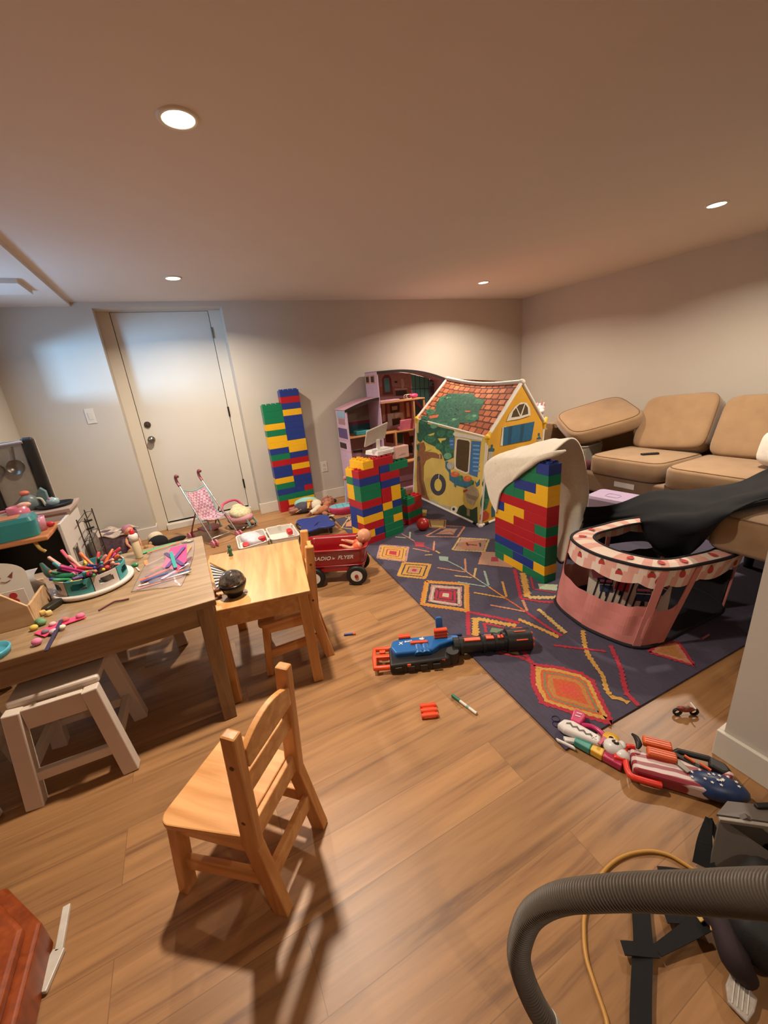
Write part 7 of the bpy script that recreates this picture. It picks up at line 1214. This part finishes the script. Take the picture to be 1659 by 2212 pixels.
b = B(); b.prism([(.0, -.030), (.0, .060), (.06, .050), (.14, .058), (.19, .040), (.235, .030), (.26, .0), (.25, -.028), (.19, -.042), (.10, -.036), (.05, -.034)], (0, 0, .006), (1, 0, 0), (0, 1, 0), .050); b.build('shell', M_fs, t, bevel=.012, seg=3)
b = B(); b.ell((.225, -.006, .036), (.085, .044, .036), (0, 0, -.05)); sk = b.build('blue_stock', M_fb, t)
for i in range(16): 
    a = i * 2.4; x, y = .225 + .066 * math.cos(a) * ((i % 5 + 1) / 5), -.006 + .032 * math.sin(a) * ((i % 5 + 1) / 5); z = .037 + .036 * math.sqrt(max(0, 1 - ((x - .225) / .085) ** 2 - ((y + .006) / .044) ** 2)); B().prism([(x + (.0055 if k % 2 == 0 else .0024) * math.cos(k * PI / 5), y + (.0055 if k % 2 == 0 else .0024) * math.sin(k * PI / 5)) for k in range(10)], (0, 0, z + .0005), (1, 0, 0), (0, 1, 0), .001).build('star', M_let, sk)
B().tube([(.075, -.044, .030), (.02, -.046, .034), (-.012, -.036, .034), (-.016, .02, .034), (-.010, .068, .034), (.02, .078, .034)], .010, 10, 3).build('red_frame', M_fr, t)
B().bar((-.014, .018, .034), (-.050, .022, .030), .022, .024).build('muzzle', M_fr, t, bevel=.005)
for y0, x0 in ((.088, .040), (.045, .045)):
    b = B(); b.box((x0 + .045, y0, .062), (.085, .034, .022), (0, 0, -.04)); o_ = b.build('orange_clip', M_fo, t, bevel=.006, seg=3)
    for k in (-1, 0, 1): B().bar((x0 + .01, y0 + k * .009, .0735), (x0 + .082, y0 + k * .009 - .003, .0735), .003, .002).build('clip_rib', M_fo, o_)
b = B(); b.tube([(.012, .100, .07), (.022, .085, .072), (.026, .062, .072), (.020, .045, .066)], [.004, .009, .011, .005], 8, 4); b.build('black_lever', M_fk, t)
b = B(); b.tube([(.130, .078, .040), (.150, .098, .040), (.235, .094, .040), (.262, .074, .036)], .010, 10, 1, sm=False); b.build('stock_rail', M_fk, t); b = B(); b.prism([(.235, .100), (.275, .082), (.285, .050), (.260, .040), (.225, .060)], (0, 0, .020), (1, 0, 0), (0, 1, 0), .032); b.build('shoulder_pad', M_fk, t, bevel=.008, seg=3)
B().bar((.130, .072, .050), (.215, .030, .046), .018, .014).build('black_arm', M_fk, t, bevel=.004)
for x, y in ((.158, .066), (.196, .048)): B().bar((x, y, .060), (x + .025, y - .016, .058), .006, .006).build('orange_trim', M_fo, t)
b = B(); b.prism([(.245, .028), (.275, .052), (.285, .040), (.262, .016)], (0, 0, .030), (1, 0, 0), (0, 1, 0), .026); b.build('rear_fin', M_fs, t, bevel=.005)
b = B(); b.prism([(.120, .030), (.135, .048), (.165, .010), (.150, -.002)], (0, 0, .055), (1, 0, 0), (0, 1, 0), .006); b.build('grey_bolt', mat('bolt_grey', '#6a625a', .35, .5), t, bevel=.002)
# ------------------------------------------------------------------ vacuum hose, cord and gear at the lower right
M_hose = mat('hose_grey', '#645a4f', .5, var=.04)
hp = [V((.378, .277, .114)), V((.366, .296, .150)), V((.358, .318, .198)), V((.354, .331, .254)), V((.360, .332, .312)), V((.371, .323, .378)), V((.384, .302, .438)), V((.394, .273, .497)), V((.406, .240, .548)), V((.424, .203, .598)), V((.436, .169, .644)), V((.443, .130, .701)), V((.442, .096, .758)), V((.431, .066, .815)), V((.415, .035, .87))]
t = thing('vacuum_hose', 'ribbed grey vacuum hose curving up across the lower right corner', 'vacuum hose', (.378, .277, 0)); O = t.location
P = smooth_path(hp, 40); L_ = [0]
for i in range(1, len(P)): L_.append(L_[-1] + (P[i] - P[i - 1]).length)
rib = [.0205 + .0016 * math.sin(2 * PI * l / .0052) for l in L_]
# resample finely so that each rib has its own rings
tot = L_[-1]; N_ = int(tot / .0062 * 7); Q = []; R_ = []; k = 0
for i in range(N_ + 1):
    s = tot * i / N_
    while k < len(L_) - 2 and L_[k + 1] < s: k += 1
    f = (s - L_[k]) / max(1e-9, L_[k + 1] - L_[k]); Q.append(P[k] + (P[k + 1] - P[k]) * f); R_.append(.0198 + .0026 * math.sin(2 * PI * s / .0062))
B(O).tube(Q, R_, 22, 1, sm=False).build('ribbed_tube', M_hose, t)
dn = (hp[0] - hp[1]).normalized(); B(O).cyl(hp[0] - dn * .004, hp[0] + dn * .085, .0235, .021, 26).build('connector', mat('connector_white', '#b7b3aa', .35, var=.02), t, bevel=.002)
B(O).cyl(hp[0] + dn * .08, V((.392, .19, .0)), .020, .026, 22).build('wand', mat('wand_grey', '#8b857c', .4), t)
cord = [(.512, .231, .0), (.526, .249, .0), (.549, .293, .0), (.57, .329, .0), (.603, .361, .0), (.643, .387, .0), (.724, .414, .0), (.789, .422, .0), (.851, .414, .0), (.91, .39, .0), (.944, .36, .0), (.958, .329, .0), (.969, .29, .0)]
tag(B((.7, .35, 0)).tube([(.47, .17, .0055)] + [(x, y, .0055) for x, y, z in cord], .0050, 10, 5).build('extension_cord', mat('cord_tan', '#b8863c', .45, var=.05), loc=(.7, .35, 0)), 'tan yellow extension cord looping on the floor under the vacuum hose', 'cord')
M_web = mat('black_webbing', '#0b0908', .9, var=.15, scale=200); M_bagk = mat('black_nylon', '#0f0d0d', .7, var=.2, scale=20, bump=.3, bscale=60)
t = thing('harness_bag', 'black nylon harness bag with webbing straps on the floor at the lower right', 'harness bag', (.90, .20, 0)); O = t.location
def strap(pts, w_, name='strap'):
    P = smooth_path(pts, 6); L = []; R = []
    for i, p in enumerate(P):
        d = (P[min(i + 1, len(P) - 1)] - P[max(i - 1, 0)]).normalized(); s = V((-d.y, d.x, 0)).normalized() if abs(d.x) + abs(d.y) > 1e-5 else V((1, 0, 0)); k = w_ / 2 if not hasattr(w_, '__len__') else (w_[0] + (w_[1] - w_[0]) * i / (len(P) - 1)) / 2; L.append(p + s * k); R.append(p - s * k)
    n_ = len(L); B(O).add(L + R, [(i, i + 1, n_ + i + 1, n_ + i) for i in range(n_ - 1)]).build(name, M_web, t, solid=.003)
strap([(.52, .16, .012), (.566, .199, .012), (.612, .228, .012), (.664, .258, .014), (.704, .281, .016), (.762, .322, .012), (.80, .345, .010)], .040)
strap([(.652, .297, .018), (.668, .286, .020), (.690, .272, .018), (.716, .256, .016)], .026, 'cross_strap')
strap([(.716, .256, .016), (.79, .243, .022), (.866, .228, .035)], (.022, .040))
strap([(.80, .290, .018), (.835, .262, .024), (.880, .235, .035)], (.045, .03)); strap([(.824, .362, .010), (.870, .335, .014), (.931, .300, .018)], (.014, .036)); strap([(.884, .353, .010), (.905, .330, .014), (.931, .300, .018)], (.012, .030))
strap([(.99, .295, .012), (1.03, .318, .05), (1.075, .335, .085)], (.050, .016)); strap([(1.075, .335, .085), (1.055, .300, .055), (1.030, .275, .02)], (.016, .016))
strap([(1.030, .275, .02), (1.012, .270, .012), (.985, .264, .01)], .014); strap([(1.030, .275, .02), (1.055, .262, .014), (1.075, .256, .012)], .014)
b = B(O); b.rbox((.975, .165, .060), (.25, .13, .12), .6, (.1, .15, .25), 36, 18); b.build('bag', M_bagk, t)
b = B(O); b.tube([(.87, .235, .04), (.86, .20, .06), (.83, .16, .05), (.835, .13, .02)], [.018, .026, .030, .018], 12, 5); b.build('padded_strap', mat('maroon_black_pad', '#241216', .8, var=.2), t)
for p, q in (((.842, .238, .04), (.860, .232, .046)), ((.838, .214, .058), (.846, .200, .062)), ((.834, .196, .060), (.826, .176, .056))): B(O).bar(p, q, .014, .006).build('yellow_buckle', mat('buckle_yellow', '#b8954c', .5), t, bevel=.002)
t = thing('clear_clip', 'clear grooved plastic clip on the floor below the black harness bag', 'plastic clip', (.800, .130, .0), .35); M_cl = mat('clear_plastic', '#b8aca0', .15, var=.15, scale=80, alpha=.8)
b = B(); b.prism([(-.040, -.012), (-.030, .020), (.0, .026), (.040, .018), (.044, -.010), (.022, -.012), (.016, -.026), (-.012, -.022)], (0, 0, .004), (1, 0, 0), (0, 1, 0), .010); b.build('plate', M_cl, t, bevel=.003)
for k in range(4): B().bar((-.028, -.010 + k * .008, .0145), (.034, -.012 + k * .008, .0145), .002, .002).build('groove', M_hub, t)
t = thing('grey_dust_bin', 'grey plastic vacuum part with a pale edge leaning in the lower right corner', 'vacuum part', (1.12, .30, 0)); O = t.location; M_gp = mat('part_grey', '#5f564e', .4, var=.04); M_gl = mat('part_edge', '#94897c', .4)
A_ = [V((1.090, .352, .115)), V((1.150, .252, .060)), V((1.060, .275, .002)), V((1.010, .325, .004))]
b = B(O); b.add(A_, [(0, 1, 2, 3)]); b.build('side_plate', M_gp, t, solid=.006)
b = B(O); b.bar((1.080, .350, .118), (1.235, .210, .130), .010, .012); b.build('pale_edge', M_gl, t, bevel=.002)
b = B(O); b.add([(1.085, .358, .120), (1.24, .215, .134), (1.27, .27, .118), (1.16, .365, .108)], [(0, 1, 2, 3)]); b.build('top_plate', M_gp, t, solid=.006)
b = B(O); b.bar((1.11, .338, .100), (1.20, .262, .002), .10, .012, (1, 1, 0)); b.build('support', M_gp, t)
b = B(O); b.cyl((1.14, .225, .05), (1.20, .175, .05), .050, n=26); b.build('wheel', M_fk, t, bevel=.006)
b = B(O); b.bar((1.195, .318, .122), (1.30, .255, .132), .014, .014); b.build('black_bar', M_fk, t, bevel=.003)
t.location = (1.105, .262, 0)
# ------------------------------------------------------------------ orange wood cabinet at the lower left
M_oc = wood('orange_cabinet_wood', '#7a3410', '#97461a', .35, 2, 5, 8)
t = thing('wooden_cabinet', 'orange-brown wooden cabinet with a stepped base in the lower left corner', 'cabinet', (-.95, .75, 0)); O = t.location
def cham(x, y, k): return [(-1.2, .25), (x, .25), (x, y - k), (x - k * .75, y), (-1.2, y)]
B(O).prism(cham(-.600, 1.165, .15), (0, 0, .0), (1, 0, 0), (0, 1, 0), .100).build('plinth', M_oc, t, bevel=.008, seg=3)
B(O).prism(cham(-.625, 1.14, .14), (0, 0, .100), (1, 0, 0), (0, 1, 0), .030).build('step_moulding', M_oc, t, bevel=.010, seg=3)
B(O).prism(cham(-.665, 1.10, .13), (0, 0, .130), (1, 0, 0), (0, 1, 0), .72).build('body', M_oc, t, bevel=.006)
o_ = B(); o_.bar((-.585, 1.095, .008), (-.582, .985, .008), .018, .012).bar((-.582, .99, .008), (-.612, .915, .008), .030, .012, (0, 0, 1), .045); tag(o_.build('white_plastic_strip', M_hub, bevel=.002), 'white plastic strip on the floor along the base of the orange wooden cabinet', 'plastic strip')
